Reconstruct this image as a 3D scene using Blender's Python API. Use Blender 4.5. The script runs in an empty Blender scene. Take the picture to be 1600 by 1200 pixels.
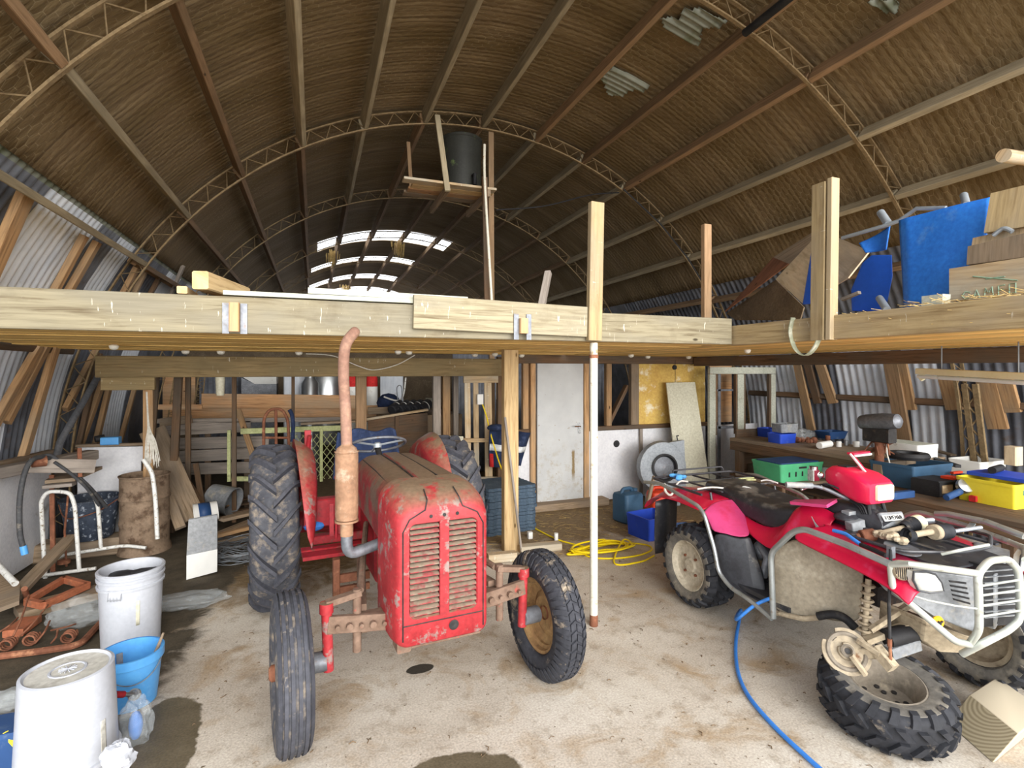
import bpy, bmesh, math, random
from mathutils import Vector, Matrix, noise
random.seed(7)
SC = bpy.context.scene
COL = SC.collection
PI = math.pi
V = Vector

# ------------------------------------------------------------------ camera model (used to measure real positions)
F_PX, VH, EYE = 826.0, 579.0, 1.84
TH = math.radians(20.76)
CT, ST = math.cos(TH), math.sin(TH)

def ray(u, v):
    a = (u - 800) / F_PX
    return V((a * CT + ST, -a * ST + CT, (VH - v) / F_PX))
def onD(u, v, d): return V((0, 0, EYE)) + ray(u, v) * d
def onZ(u, v, z=0.0):
    r = ray(u, v); return V((0, 0, EYE)) + r * ((z - EYE) / r.z)
def onY(u, v, y):
    r = ray(u, v); return V((0, 0, EYE)) + r * (y / r.y)
def onX(u, v, x):
    r = ray(u, v); return V((0, 0, EYE)) + r * (x / r.x)
AX, AZ = 2.14, 0.60          # axis of the arched shed
def onA(u, v, R=4.6):
    r = ray(u, v)
    a = r.x * r.x + r.z * r.z
    b = 2 * (-r.x * AX + r.z * (EYE - AZ))
    c = AX * AX + (EYE - AZ) ** 2 - R * R
    t = (-b + math.sqrt(b * b - 4 * a * c)) / (2 * a)
    return V((0, 0, EYE)) + r * t
def arch(deg, y, R=4.5):
    t = math.radians(deg)
    return V((AX + R * math.sin(t), y, AZ + R * math.cos(t)))

# ------------------------------------------------------------------ colours and materials
def C(h, k=1.0):
    h = h.lstrip('#')
    o = []
    for i in (0, 2, 4):
        x = int(h[i:i + 2], 16) / 255
        o.append((x / 12.92 if x <= 0.04045 else ((x + 0.055) / 1.055) ** 2.4) * k)
    return (o[0], o[1], o[2], 1.0)

class NT:
    def __init__(s, name):
        s.m = bpy.data.materials.new(name); s.m.use_nodes = True
        s.t = s.m.node_tree; s.n = s.t.nodes; s.l = s.t.links
        s.b = s.n['Principled BSDF']
    def new(s, typ, **kw):
        x = s.n.new(typ)
        for k, v in kw.items():
            if k.startswith('i_'):
                x.inputs[k[2:]].default_value = v
            else:
                setattr(x, k, v)
        return x
    def link(s, a, b): s.l.new(a, b)
    def coord(s, kind='Object'):
        return s.new('ShaderNodeTexCoord').outputs[kind]
    def mapping(s, src, scale=(1, 1, 1), rot=(0, 0, 0), loc=(0, 0, 0)):
        m = s.new('ShaderNodeMapping')
        m.inputs['Scale'].default_value = scale
        m.inputs['Rotation'].default_value = rot
        m.inputs['Location'].default_value = loc
        s.link(src, m.inputs['Vector']); return m.outputs[0]
    def noise(s, vec, scale=5, detail=4, rough=0.55, dist=0.0):
        x = s.new('ShaderNodeTexNoise')
        x.inputs['Scale'].default_value = scale; x.inputs['Detail'].default_value = detail
        x.inputs['Roughness'].default_value = rough; x.inputs['Distortion'].default_value = dist
        s.link(vec, x.inputs['Vector']); return x.outputs['Fac']
    def ramp(s, fac, stops, interp='LINEAR'):
        r = s.new('ShaderNodeValToRGB'); r.color_ramp.interpolation = interp
        e = r.color_ramp.elements
        while len(e) < len(stops): e.new(0.5)
        for i, (p, c) in enumerate(stops):
            e[i].position = p; e[i].color = c if len(c) == 4 else (*c, 1)
        s.link(fac, r.inputs['Fac']); return r.outputs['Color']
    def step(s, fac, a, b):
        m = s.new('ShaderNodeMapRange'); m.inputs['From Min'].default_value = a; m.inputs['From Max'].default_value = b
        s.link(fac, m.inputs['Value']); return m.outputs['Result']
    def mix(s, fac, a, b, mode='MIX'):
        m = s.new('ShaderNodeMix', data_type='RGBA', blend_type=mode)
        for key, val in (('Factor', fac), ('A', a), ('B', b)):
            sock = [i for i in m.inputs if i.name == key and (i.type == 'RGBA' if key != 'Factor' else i.type == 'VALUE')][0]
            if hasattr(val, 'is_output'): s.link(val, sock)
            else: sock.default_value = val
        return [o for o in m.outputs if o.type == 'RGBA'][0]
    def math(s, op, a, b=0.5):
        m = s.new('ShaderNodeMath', operation=op)
        for i, val in enumerate((a, b)):
            if hasattr(val, 'is_output'): s.link(val, m.inputs[i])
            else: m.inputs[i].default_value = val
        return m.outputs[0]
    def rnd(s): return s.new('ShaderNodeObjectInfo').outputs['Random']
    def bump(s, h, strength=0.3, dist=0.01):
        b = s.new('ShaderNodeBump'); b.inputs['Strength'].default_value = strength; b.inputs['Distance'].default_value = dist
        s.link(h, b.inputs['Height']); s.link(b.outputs[0], s.b.inputs['Normal'])
    def done(s, col=None, rough=0.7, metal=0.0, spec=0.3, alpha=None):
        if col is not None:
            if hasattr(col, 'is_output'): s.link(col, s.b.inputs['Base Color'])
            else: s.b.inputs['Base Color'].default_value = col
        if hasattr(rough, 'is_output'): s.link(rough, s.b.inputs['Roughness'])
        else: s.b.inputs['Roughness'].default_value = rough
        s.b.inputs['Metallic'].default_value = metal
        s.b.inputs['Specular IOR Level'].default_value = spec
        if alpha is not None: s.b.inputs['Alpha'].default_value = alpha
        return s.m

def mat_worn(name, a, b=None, dirt=None, scale=6, rough=0.6, metal=0.0, bump=0.15, dirt_at=(0.55, 0.7), spec=0.3, fine=40, dust=None):
    """painted or plain surface: two tones in broad noise, patches of dirt or rust, dust lying on what faces up"""
    t = NT(name); o = t.coord('Object')
    n1 = t.noise(o, scale, 5); n2 = t.noise(o, fine, 3)
    col = t.mix(t.step(n1, 0.35, 0.65), C(a), C(b or a))
    if dirt:
        n3 = t.noise(t.mapping(o, loc=(3.1, 7.7, 1.3)), scale * 1.7, 8, 0.65)
        col = t.mix(t.step(n3, *dirt_at), col, C(dirt))
    if dust:
        g = t.new('ShaderNodeNewGeometry'); sx = t.new('ShaderNodeSeparateXYZ'); t.link(g.outputs['Normal'], sx.inputs[0])
        up = t.step(sx.outputs['Z'], 0.35, 0.95)
        dm = t.math('MULTIPLY', up, t.step(t.noise(o, scale * 1.3, 7, 0.62), *dust[1]))
        col = t.mix(dm, col, C(dust[0]))
    col = t.mix(0.05 if bump <= .08 else 0.18, col, t.ramp(n2, [(0.3, (0, 0, 0)), (0.7, (1, 1, 1))]), 'OVERLAY')
    t.bump(n2, bump, 0.004)
    return t.done(col, rough, metal, spec)

def mat_wood(name, light, dark, grey=None, rough=0.8, grain=26, knots=True, droppings=False, stain=0.5):
    """sawn timber: grain runs along U of the board"""
    t = NT(name); uv = t.coord('UV'); r = t.rnd()
    off = t.new('ShaderNodeCombineXYZ'); t.link(t.math('MULTIPLY', r, 37.0), off.inputs[0]); t.link(t.math('MULTIPLY', r, 11.0), off.inputs[1])
    add = t.new('ShaderNodeVectorMath', operation='ADD'); t.link(uv, add.inputs[0]); t.link(off.outputs[0], add.inputs[1])
    p = add.outputs[0]
    g1 = t.noise(t.mapping(p, scale=(1.6, grain, 1)), 1.6, 6, 0.6, 0.6)
    g2 = t.noise(t.mapping(p, scale=(5, grain * 4, 1)), 1.0, 3, 0.6)
    big = t.noise(t.mapping(p, scale=(1.2, 3, 1)), 1.4, 4)
    col = t.ramp(g1, [(0.28, C(dark)), (0.52, C(light)), (0.8, C(light, 1.12))])
    if grey: col = t.mix(t.step(big, 0.42, 0.62), col, C(grey))
    if stain: col = t.mix(t.math('MULTIPLY', t.step(t.noise(p, 2.3, 6, .7), 0.55, 0.75), stain), col, C(dark))
    if knots:
        vo = t.new('ShaderNodeTexVoronoi'); vo.inputs['Scale'].default_value = 2.2; t.link(t.mapping(p, scale=(1, 2.4, 1)), vo.inputs['Vector'])
        col = t.mix(t.step(vo.outputs['Distance'], 0.07, 0.035), col, C(dark, 0.5))
    if droppings:
        d = t.noise(t.mapping(p, scale=(48, 9, 1)), 1.0, 3); d2 = t.noise(t.mapping(p, scale=(2.5, 2.5, 1)), 1.2, 2)
        col = t.mix(t.math('MULTIPLY', t.step(d, 0.655, 0.69), t.step(d2, 0.45, 0.6)), col, C('#d9d4c4'))
    v = t.new('ShaderNodeHueSaturation'); t.link(col, v.inputs['Color'])
    t.link(t.math('ADD', t.math('MULTIPLY', r, 0.4), 0.8), v.inputs['Value'])
    fin = t.mix(0.28, v.outputs[0], t.ramp(t.noise(t.mapping(p, scale=(2.5, grain * 2.2, 1)), 1.0, 5, .7), [(.25, (.12, .1, .08)), (.5, (.5, .5, .5)), (.75, (.8, .8, .8))]), 'OVERLAY')
    t.bump(g2, 0.25, 0.003)
    return t.done(fin, rough, 0, 0.2)

def mat_metal(name, a, b=None, rust=None, rough=0.4, scale=8, rust_at=(0.5, 0.65), metal=0.85):
    t = NT(name); o = t.coord('Object')
    n1 = t.noise(o, scale, 5); col = t.mix(t.step(n1, .35, .65), C(a), C(b or a))
    if rust: col = t.mix(t.step(t.noise(o, scale * 2.1, 8, .65), *rust_at), col, C(rust))
    t.bump(t.noise(o, 60, 3), 0.1, 0.003)
    return t.done(col, rough, metal, 0.4)

def mat_clear(name, tint='#eef2f4', alpha=0.4, rough=0.15):
    t = NT(name); o = t.coord('Object'); t.bump(t.noise(o, 22, 5), 0.8, 0.02)
    t.b.inputs['Alpha'].default_value = alpha
    return t.done(C(tint), rough, 0, 0.7)

# ------------------------------------------------------------------ mesh builder
def frame_of(d, up=None):
    d = d.normalized(); up = V(up) if up is not None else V((0, 0, 1))
    if abs(d.dot(up.normalized())) > 0.999: up = V((0, 1, 0)) if abs(d.y) < 0.9 else V((1, 0, 0))
    s = d.cross(up).normalized(); u = s.cross(d).normalized()
    return s, u
def axis_matrix(origin, axis, up=None):
    """local Z -> axis"""
    s, u = frame_of(V(axis), up); a = V(axis).normalized()
    m = Matrix((s, u, a)).transposed().to_4x4(); m.translation = V(origin); return m
def rot_z(deg, origin=(0, 0, 0)):
    m = Matrix.Rotation(math.radians(deg), 4, 'Z'); m.translation = V(origin); return m

class MB:
    def __init__(s):
        s.v = []; s.f = []; s.uv = []; s.mi = []; s.cur = 0
    def add(s, verts, faces, uvs=None):
        o = len(s.v); s.v += [V(p) for p in verts]
        for k, f in enumerate(faces):
            s.f.append([i + o for i in f])
            s.uv.append(uvs[k] if uvs else None); s.mi.append(s.cur)
        return s
    # bar of rectangular section from p to q: w across, h along 'up'
    def bar(s, p, q, w, h, up=None, ends=0.0, taper=1.0):
        p, q = V(p), V(q); d = q - p; L = d.length; sd, u = frame_of(d, up)
        b = min(w, h) * 0.09 + ends
        def ring(c, k):
            W, H = w / 2 * k, h / 2 * k
            bb = b * k
            pts = [(-W + bb, -H), (W - bb, -H), (W, -H + bb), (W, H - bb), (W - bb, H), (-W + bb, H), (-W, H - bb), (-W, -H + bb)]
            return [c + sd * x + u * y for x, y in pts]
        vs = ring(p, 1) + ring(q, taper)
        per = [0]; base = ring(V((0, 0, 0)), 1)
        for i in range(8): per.append(per[-1] + (base[(i + 1) % 8] - base[i]).length)
        fs, us = [], []
        for i in range(8):
            j = (i + 1) % 8
            fs.append([i, j, 8 + j, 8 + i]); us.append([(0, per[i]), (0, per[i + 1]), (L, per[i + 1]), (L, per[i])])
        fs.append(list(range(7, -1, -1))); us.append([(0.02 * i, (k % 3) * 0.02) for k, i in enumerate(range(8))])
        fs.append(list(range(8, 16))); us.append([(0.02 * i, (k % 3) * 0.02) for k, i in enumerate(range(8))])
        s.add(vs, fs, us); return s
    def box(s, c, size, m=None, bev=0.004):
        """box centred on c; longest edge carries the grain"""
        x, y, z = size; c = V(c); M = m or Matrix.Identity(4)
        ax = max(range(3), key=lambda i: size[i])
        d = [V((1, 0, 0)), V((0, 1, 0)), V((0, 0, 1))]
        up = d[(ax + 2) % 3]; other = (ax + 1) % 3
        sub = MB(); a = d[ax] * (size[ax] / 2)
        sub.bar(-a, a, 1, 1, up=up)
        # rebuild with exact section
        sub = MB()
        p, q = -a, a; sd, u = frame_of(q - p, up)
        wi = size[[i for i in range(3) if abs(sd[i]) > .5][0]]; hi = size[[i for i in range(3) if abs(u[i]) > .5][0]]
        sub.bar(p, q, wi, hi, up=up)
        R = M.to_3x3(); T = M.translation
        s.add([R @ (w + c) + T for w in sub.v], sub.f, sub.uv); return s
    def tube(s, pts, r, seg=10, closed=False, cap=True):
        pts = [V(p) for p in pts]; n = len(pts)
        rr = r if isinstance(r, (list, tuple)) else [r] * n
        up = None; rings = []; t_prev = None; L = 0; Ls = []
        for i in range(n):
            a = pts[(i - 1) % n] if (closed or i > 0) else pts[0]
            b = pts[(i + 1) % n] if (closed or i < n - 1) else pts[-1]
            t = (b - a).normalized()
            if up is None:
                sd, up = frame_of(t)
            else:
                q = t_prev.rotation_difference(t); up = (q @ up); up = (up - t * up.dot(t)).normalized()
            t_prev = t; sd = t.cross(up)
            rings.append([pts[i] + (sd * math.cos(2 * PI * k / seg) + up * math.sin(2 * PI * k / seg)) * rr[i] for k in range(seg)])
            if i: L += (pts[i] - pts[i - 1]).length
            Ls.append(L)
        vs = [p for R in rings for p in R]; fs = []; us = []
        for i in range(n if closed else n - 1):
            j = (i + 1) % n
            for k in range(seg):
                l = (k + 1) % seg
                fs.append([i * seg + k, i * seg + l, j * seg + l, j * seg + k])
                w = 2 * PI * rr[i] / seg
                us.append([(Ls[i], k * w), (Ls[i], (k + 1) * w), (Ls[j] if j else L + .1, (k + 1) * w), (Ls[j] if j else L + .1, k * w)])
        if cap and not closed:
            fs.append(list(range(seg - 1, -1, -1))); us.append(None)
            fs.append([(n - 1) * seg + k for k in range(seg)]); us.append(None)
        o = len(s.v); s.v += vs
        for f, u in zip(fs, us): s.f.append([i + o for i in f]); s.uv.append(u); s.mi.append(s.cur)
        return s
    def lathe(s, prof, m=None, seg=32, cap=False, closed=False, wob=None):
        """profile [(r, z)] turned about local Z"""
        M = m or Matrix.Identity(4); vs = []; fs = []
        n = len(prof)
        for r, z in prof:
            for k in range(seg):
                a = 2 * PI * k / seg
                rr = r * (wob(a, z) if wob else 1)
                vs.append(M @ V((rr * math.cos(a), rr * math.sin(a), z)))
        for i in range(n if closed else n - 1):
            j = (i + 1) % n
            for k in range(seg):
                l = (k + 1) % seg; fs.append([i * seg + k, i * seg + l, j * seg + l, j * seg + k])
        if cap and not closed:
            if prof[0][0] > 1e-4: fs.append(list(range(seg - 1, -1, -1)))
            if prof[-1][0] > 1e-4: fs.append([(n - 1) * seg + k for k in range(seg)])
        s.add(vs, fs); return s
    def cyl(s, p, q, r, seg=20, r2=None, bev=0.0):
        p, q = V(p), V(q); L = (q - p).length; r2 = r if r2 is None else r2; m = axis_matrix(p, q - p)
        if bev: pr = [(r - bev, 0), (r, bev), (r2, L - bev), (r2 - bev, L)]
        else: pr = [(r, 0), (r2, L)]
        return s.lathe(pr, m, seg, cap=True)
    def ball(s, c, r, seg=16, sc=(1, 1, 1), m=None):
        vs = []; fs = []; n = seg // 2; M = m or Matrix.Identity(4)
        for i in range(n + 1):
            t = PI * i / n
            for k in range(seg):
                a = 2 * PI * k / seg
                vs.append(M @ (V(c) + V((r * sc[0] * math.sin(t) * math.cos(a), r * sc[1] * math.sin(t) * math.sin(a), r * sc[2] * math.cos(t)))))
        for i in range(n):
            for k in range(seg):
                l = (k + 1) % seg; fs.append([i * seg + k, (i + 1) * seg + k, (i + 1) * seg + l, i * seg + l])
        s.add(vs, fs); return s
    def loft(s, rings, closed_ring=True, cap0=True, cap1=True, loop=False):
        n = len(rings[0]); vs = [p for r in rings for p in r]; fs = []; m = len(rings)
        for i in range(m if loop else m - 1):
            j = (i + 1) % m
            for k in range(n if closed_ring else n - 1):
                l = (k + 1) % n; fs.append([i * n + k, i * n + l, j * n + l, j * n + k])
        if closed_ring and cap0 and not loop: fs.append(list(range(n - 1, -1, -1)))
        if closed_ring and cap1 and not loop: fs.append([(m - 1) * n + k for k in range(n)])
        s.add(vs, fs); return s
    def plate(s, poly, th, m=None):
        """flat polygon in local XY with thickness along local Z (centred)"""
        M = m or Matrix.Identity(4); n = len(poly)
        vs = [M @ V((x, y, -th / 2)) for x, y in poly] + [M @ V((x, y, th / 2)) for x, y in poly]
        fs = [list(range(n - 1, -1, -1)), list(range(n, 2 * n))] + [[i, (i + 1) % n, n + (i + 1) % n, n + i] for i in range(n)]
        us = [[(poly[i][0], poly[i][1]) for i in range(n - 1, -1, -1)], [poly[i] for i in range(n)]] + [None] * n
        s.add(vs, fs, us); return s
    def slab(s, pts, th, nrm=None):
        """polygon given by 3-D points, extruded by th along its normal"""
        pts = [V(p) for p in pts]; n = len(pts)
        if nrm is None:
            nrm = V((0, 0, 0))
            for i in range(n): nrm += pts[i].cross(pts[(i + 1) % n])
        nrm = V(nrm).normalized() * th
        ed = (pts[1] - pts[0]).normalized(); ot = nrm.normalized().cross(ed)
        u2 = [((p - pts[0]).dot(ed), (p - pts[0]).dot(ot)) for p in pts]
        vs = pts + [p + nrm for p in pts]
        fs = [list(range(n - 1, -1, -1)), list(range(n, 2 * n))] + [[i, (i + 1) % n, n + (i + 1) % n, n + i] for i in range(n)]
        us = [[u2[i] for i in range(n - 1, -1, -1)], list(u2)] + [[(u2[i][0], u2[i][1]), (u2[(i + 1) % n][0], u2[(i + 1) % n][1]), (u2[(i + 1) % n][0] + th, u2[(i + 1) % n][1]), (u2[i][0] + th, u2[i][1])] for i in range(n)]
        s.add(vs, fs, us); return s
    def sheet(s, rows):
        """open grid of points"""
        n = len(rows[0]); vs = [V(p) for r in rows for p in r]
        fs = [[i * n + k, i * n + k + 1, (i + 1) * n + k + 1, (i + 1) * n + k] for i in range(len(rows) - 1) for k in range(n - 1)]
        s.add(vs, fs); return s
    def xf(s, m):
        s.v = [m @ p for p in s.v]; return s

    def build(s, name, mat, parent=None, smooth=True, label=None, cat=None, group=None, kind=None, solid=None, sub=0, bevel=None, angle=38, org=None):
        me = bpy.data.meshes.new(name)
        if org is not None: pass
        elif parent is not None: org = WORLD[parent.name]
        else:
            xs = [p.x for p in s.v]; ys = [p.y for p in s.v]; zs = [p.z for p in s.v]
            org = V(((min(xs) + max(xs)) / 2, (min(ys) + max(ys)) / 2, min(zs)))
        me.from_pydata([p - org for p in s.v], [], s.f)
        mats = mat if isinstance(mat, (list, tuple)) else [mat]
        for m in mats: me.materials.append(m)
        if len(mats) > 1: me.polygons.foreach_set('material_index', s.mi)
        if any(u is not None for u in s.uv):
            L = me.uv_layers.new(name='UVMap').data; i = 0
            for f, u in zip(s.f, s.uv):
                for k in range(len(f)):
                    L[i].uv = u[k] if u else (s.v[f[k]].x + s.v[f[k]].z * .3, s.v[f[k]].y + s.v[f[k]].z * .7)
                    i += 1
        bm = bmesh.new(); bm.from_mesh(me)
        if not FAST_OK.get('skip'): bmesh.ops.recalc_face_normals(bm, faces=bm.faces)
        bm.to_mesh(me); bm.free()
        ob = bpy.data.objects.new(name, me); COL.objects.link(ob)
        if smooth:
            me.polygons.foreach_set('use_smooth', [True] * len(me.polygons))
            try: me.set_sharp_from_angle(angle=math.radians(angle))
            except Exception: pass
        if parent is not None: ob.parent = parent; WORLD[ob.name] = org
        else: ob.location = org; WORLD[ob.name] = org
        if solid:
            md = ob.modifiers.new('thickness', 'SOLIDIFY'); md.thickness = solid; md.offset = 0
        if bevel:
            md = ob.modifiers.new('bevel', 'BEVEL'); md.width = bevel; md.segments = 2; md.limit_method = 'ANGLE'
        if sub:
            md = ob.modifiers.new('smooth', 'SUBSURF'); md.levels = sub; md.render_levels = sub
        if label: ob['label'] = label
        if cat: ob['category'] = cat
        if group: ob['group'] = group
        if kind: ob['kind'] = kind
        return ob
WORLD = {}
FAST_OK = {}

def thing(name, loc, label, cat, group=None):
    o = bpy.data.objects.new(name, None); COL.objects.link(o); o.location = V(loc); o.empty_display_size = 0.1
    WORLD[o.name] = V(loc); o['label'] = label; o['category'] = cat
    if group: o['group'] = group
    return o

def copy_thing(root, delta, label=None, group=None, rotz=None):
    r = root.copy(); COL.objects.link(r); r.location = V(root.location) + V(delta)
    WORLD[r.name] = WORLD[root.name] + V(delta)
    if rotz is not None: r.rotation_euler = (0, 0, rotz)
    if label: r['label'] = label
    if group: r['group'] = group
    for ch in list(root.children):
        c = ch.copy(); COL.objects.link(c); c.parent = r
        for g in list(ch.children):
            d = g.copy(); COL.objects.link(d); d.parent = c
    return r

def spline(pts, n=8, closed=False):
    """Catmull-Rom through points"""
    P = [V(p) for p in pts]; out = []; m = len(P)
    for i in range(m if closed else m - 1):
        a, b, c, d = (P[(i - 1) % m], P[i % m], P[(i + 1) % m], P[(i + 2) % m]) if closed else (P[max(i - 1, 0)], P[i], P[i + 1], P[min(i + 2, m - 1)])
        for k in range(n):
            t = k / n
            out.append(0.5 * ((2 * b) + (c - a) * t + (2 * a - 5 * b + 4 * c - d) * t * t + (-a + 3 * b - 3 * c + d) * t ** 3))
    if not closed: out.append(P[-1])
    return out
def fillet(pts, r, n=5):
    """polyline with rounded corners"""
    P = [V(p) for p in pts]; out = [P[0]]
    for i in range(1, len(P) - 1):
        a, b, c = P[i - 1], P[i], P[i + 1]
        k = min(r, (a - b).length * .45, (c - b).length * .45)
        p = b + (a - b).normalized() * k; q = b + (c - b).normalized() * k
        for j in range(n + 1):
            t = j / n; out.append(p * (1 - t) ** 2 + b * 2 * t * (1 - t) + q * t * t)
    out.append(P[-1]); return out
def rrect(w0, w1, h0, h1, r, n=5):
    """closed rounded rectangle (list of 2-D points), r = (bl, br, tr, tl) or one radius"""
    R = r if isinstance(r, (list, tuple)) else (r,) * 4; o = []
    for (cx, cy, a0, rr) in ((w0 + R[0], h0 + R[0], 180, R[0]), (w1 - R[1], h0 + R[1], 270, R[1]), (w1 - R[2], h1 - R[2], 0, R[2]), (w0 + R[3], h1 - R[3], 90, R[3])):
        for k in range(n + 1):
            a = math.radians(a0 + 90 * k / n); o.append((cx + rr * math.cos(a), cy + rr * math.sin(a)))
    return o
ORD = ['first', 'second', 'third', 'fourth', 'fifth', 'sixth', 'seventh', 'eighth', 'ninth', 'tenth', 'eleventh', 'twelfth', 'thirteenth', 'fourteenth', 'fifteenth', 'sixteenth', 'seventeenth', 'eighteenth', 'nineteenth', 'twentieth', 'twenty-first', 'twenty-second', 'twenty-third', 'twenty-fourth', 'twenty-fifth', 'twenty-sixth']
def plank(name, p, q, w, h, mat, label, cat='plank', group=None, up=None):
    return MB().bar(p, q, w, h, up=up).build(name, mat, None, label=label, cat=cat, group=group, angle=30)
# ------------------------------------------------------------------ materials
M = {}
def ellipse_mask(t, x, y, rx, ry, wob=0.35, rot=0):
    o = t.coord('Object')
    mp = t.mapping(o, loc=(-x, -y, 0))
    mp = t.mapping(mp, rot=(0, 0, rot), scale=(1, 1, 0))
    mp = t.mapping(mp, scale=(1 / rx, 1 / ry, 0))
    ln = t.new('ShaderNodeVectorMath', operation='LENGTH'); t.link(mp, ln.inputs[0])
    n = t.noise(t.mapping(o, loc=(x, y, 0)), 4.0, 6, .6)
    return t.step(t.math('ADD', ln.outputs['Value'], t.math('MULTIPLY', t.math('SUBTRACT', n, .5), wob * 3)), 1.03, 0.97)

def make_floor_mat():
    t = NT('dusty_concrete'); o = t.coord('Object')
    n1 = t.noise(o, 0.9, 6, .6); n2 = t.noise(o, 7, 8, .7); n3 = t.noise(o, 90, 3); n4 = t.noise(o, 2.6, 5, .62, .6)
    col = t.ramp(n1, [(0.32, C('#a69a8b')), (0.5, C('#bfb5a7')), (0.68, C('#cec7bb'))])
    col = t.mix(t.step(n4, 0.52, 0.68), col, C('#a48f74'))
    col = t.mix(t.math('MULTIPLY', t.step(n2, 0.52, 0.72), 0.7), col, C('#85745e'))
    col = t.mix(t.step(t.noise(o, 24, 4, .6), 0.66, 0.72), col, C('#655642'))
    # brown earth and straw towards the back, behind y = 4.6
    sx = t.new('ShaderNodeSeparateXYZ'); t.link(o, sx.inputs[0])
    by = t.step(t.math('ADD', sx.outputs['Y'], t.math('MULTIPLY', t.math('SUBTRACT', n4, .5), 2.2)), 4.7, 5.3)
    straw = t.ramp(t.noise(t.mapping(o, scale=(8, 30, 1), rot=(0, 0, .7)), 1.5, 5, .7), [(0.3, C('#5b4a35')), (0.6, C('#8a7658')), (.8, C('#a8946f'))])
    col = t.mix(by, col, straw)
    # damp dark earth along the wall on the bucket side
    bx = t.step(t.math('ADD', t.math('ADD', sx.outputs['X'], t.math('MULTIPLY', sx.outputs['Y'], -0.16)), t.math('MULTIPLY', t.math('SUBTRACT', n4, .5), .8)), -1.38, -1.5)
    col = t.mix(bx, col, t.ramp(n2, [(0.3, C('#3b352b')), (0.7, C('#5a5142'))]))
    wet = t.ramp(n2, [(0.3, C('#5a5140')), (0.7, C('#6c6250'))])
    m1 = ellipse_mask(t, 0.60, 2.30, .33, .17, .22)
    m2 = ellipse_mask(t, -0.70, 3.02, .17, .42, .3)
    col = t.mix(m1, col, wet); col = t.mix(m2, col, wet)
    m3 = ellipse_mask(t, 0.62, 3.25, .085, .05, .22)
    col = t.mix(m3, col, C('#3a352d'))
    col = t.mix(0.22, col, t.ramp(n3, [(.3, (0, 0, 0)), (.7, (1, 1, 1))]), 'OVERLAY')
    hb = t.math('ADD', t.math('MULTIPLY', n2, 1.0), t.math('MULTIPLY', n3, .4))
    t.bump(hb, 0.35, 0.008)
    rg = t.math('SUBTRACT', 0.88, t.math('MULTIPLY', t.math('MAXIMUM', m1, m2), 0.45))
    return t.done(col, rg, 0, .3)
M['floor'] = make_floor_mat()

def make_roof_mat():
    t = NT('sagging_building_paper'); uv = t.coord('UV')          # u = along the arch, v = along the shed (metres)
    big = t.noise(t.mapping(uv, scale=(.35, 1.1, 1)), 1.6, 5, .6); st = t.noise(t.mapping(uv, scale=(.8, 9, 1)), 1.4, 5, .65)
    fine = t.noise(t.mapping(uv, scale=(30, 90, 1)), 1.0, 3)
    col = t.ramp(st, [(0.25, C('#554530')), (0.5, C('#7c6a50')), (0.75, C('#988667'))])
    col = t.mix(t.step(big, .38, .64), col, C('#6e5d40'), 'MIX')
    col = t.mix(t.math('MULTIPLY', t.step(big, .6, .75), .6), col, C('#48392a'))
    # hexagonal wire netting holding the paper, cells drawn out along the arch
    sc = t.mapping(uv, loc=(200, 200, 0), scale=(9, 15, 0)); S = (1.0, 1.7320508, 1.0); H = (.5, .8660254, .5)
    def vm(op, a, b=None):
        n = t.new('ShaderNodeVectorMath', operation=op)
        for i, q in enumerate((a, b)):
            if q is None: continue
            if hasattr(q, 'is_output'): t.link(q, n.inputs[i])
            else: n.inputs[i].default_value = q
        return n
    wob = t.new('ShaderNodeTexNoise'); wob.inputs['Scale'].default_value = 1.3; t.link(uv, wob.inputs['Vector'])
    sc = vm('ADD', sc, vm('MULTIPLY', wob.outputs['Color'], (.9, .9, 0)).outputs[0]).outputs[0]
    ha = vm('SUBTRACT', vm('MODULO', sc, S).outputs[0], H).outputs[0]
    hb = vm('SUBTRACT', vm('MODULO', vm('ADD', sc, H).outputs[0], S).outputs[0], H).outputs[0]
    flat = (1, 1, 0); ha = vm('MULTIPLY', ha, flat).outputs[0]; hb = vm('MULTIPLY', hb, flat).outputs[0]
    pick = t.math('LESS_THAN', vm('LENGTH', ha).outputs['Value'], vm('LENGTH', hb).outputs['Value'])
    mx = t.new('ShaderNodeMix', data_type='VECTOR'); t.link(pick, mx.inputs[0])
    vs_ = [i for i in mx.inputs if i.type == 'VECTOR']; t.link(hb, vs_[-2]); t.link(ha, vs_[-1])
    g = vm('ABSOLUTE', [o for o in mx.outputs if o.type == 'VECTOR'][0]).outputs[0]
    gx = t.new('ShaderNodeSeparateXYZ'); t.link(g, gx.inputs[0])
    edge = t.math('SUBTRACT', .5, t.math('MAXIMUM', vm('DOT_PRODUCT', g, (.5, .8660254, 0)).outputs['Value'], gx.outputs['X']))
    wire = t.math('MULTIPLY', t.step(edge, .035, .008), t.step(t.noise(uv, .9, 3), .40, .60))
    col = t.mix(t.math('MULTIPLY', wire, .38), col, C('#c4b596'))
    painted_glint = t.step(t.noise(t.mapping(uv, scale=(14, 70, 1)), 1.0, 2), .72, .78)
    col = t.mix(t.math('MULTIPLY', painted_glint, .35), col, C('#c9b991'))  # small pale glints painted into the paper colour
    t.bump(t.math('ADD', t.math('MULTIPLY', fine, .5), t.math('ADD', t.math('MULTIPLY', t.step(edge, 0, .35), .45), t.math('MULTIPLY', t.noise(t.mapping(uv, scale=(9, 30, 1)), 1, 3), 1.4))), 0.5, 0.014)
    return t.done(col, .85, 0, .2)
M['roof'] = make_roof_mat()

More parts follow.
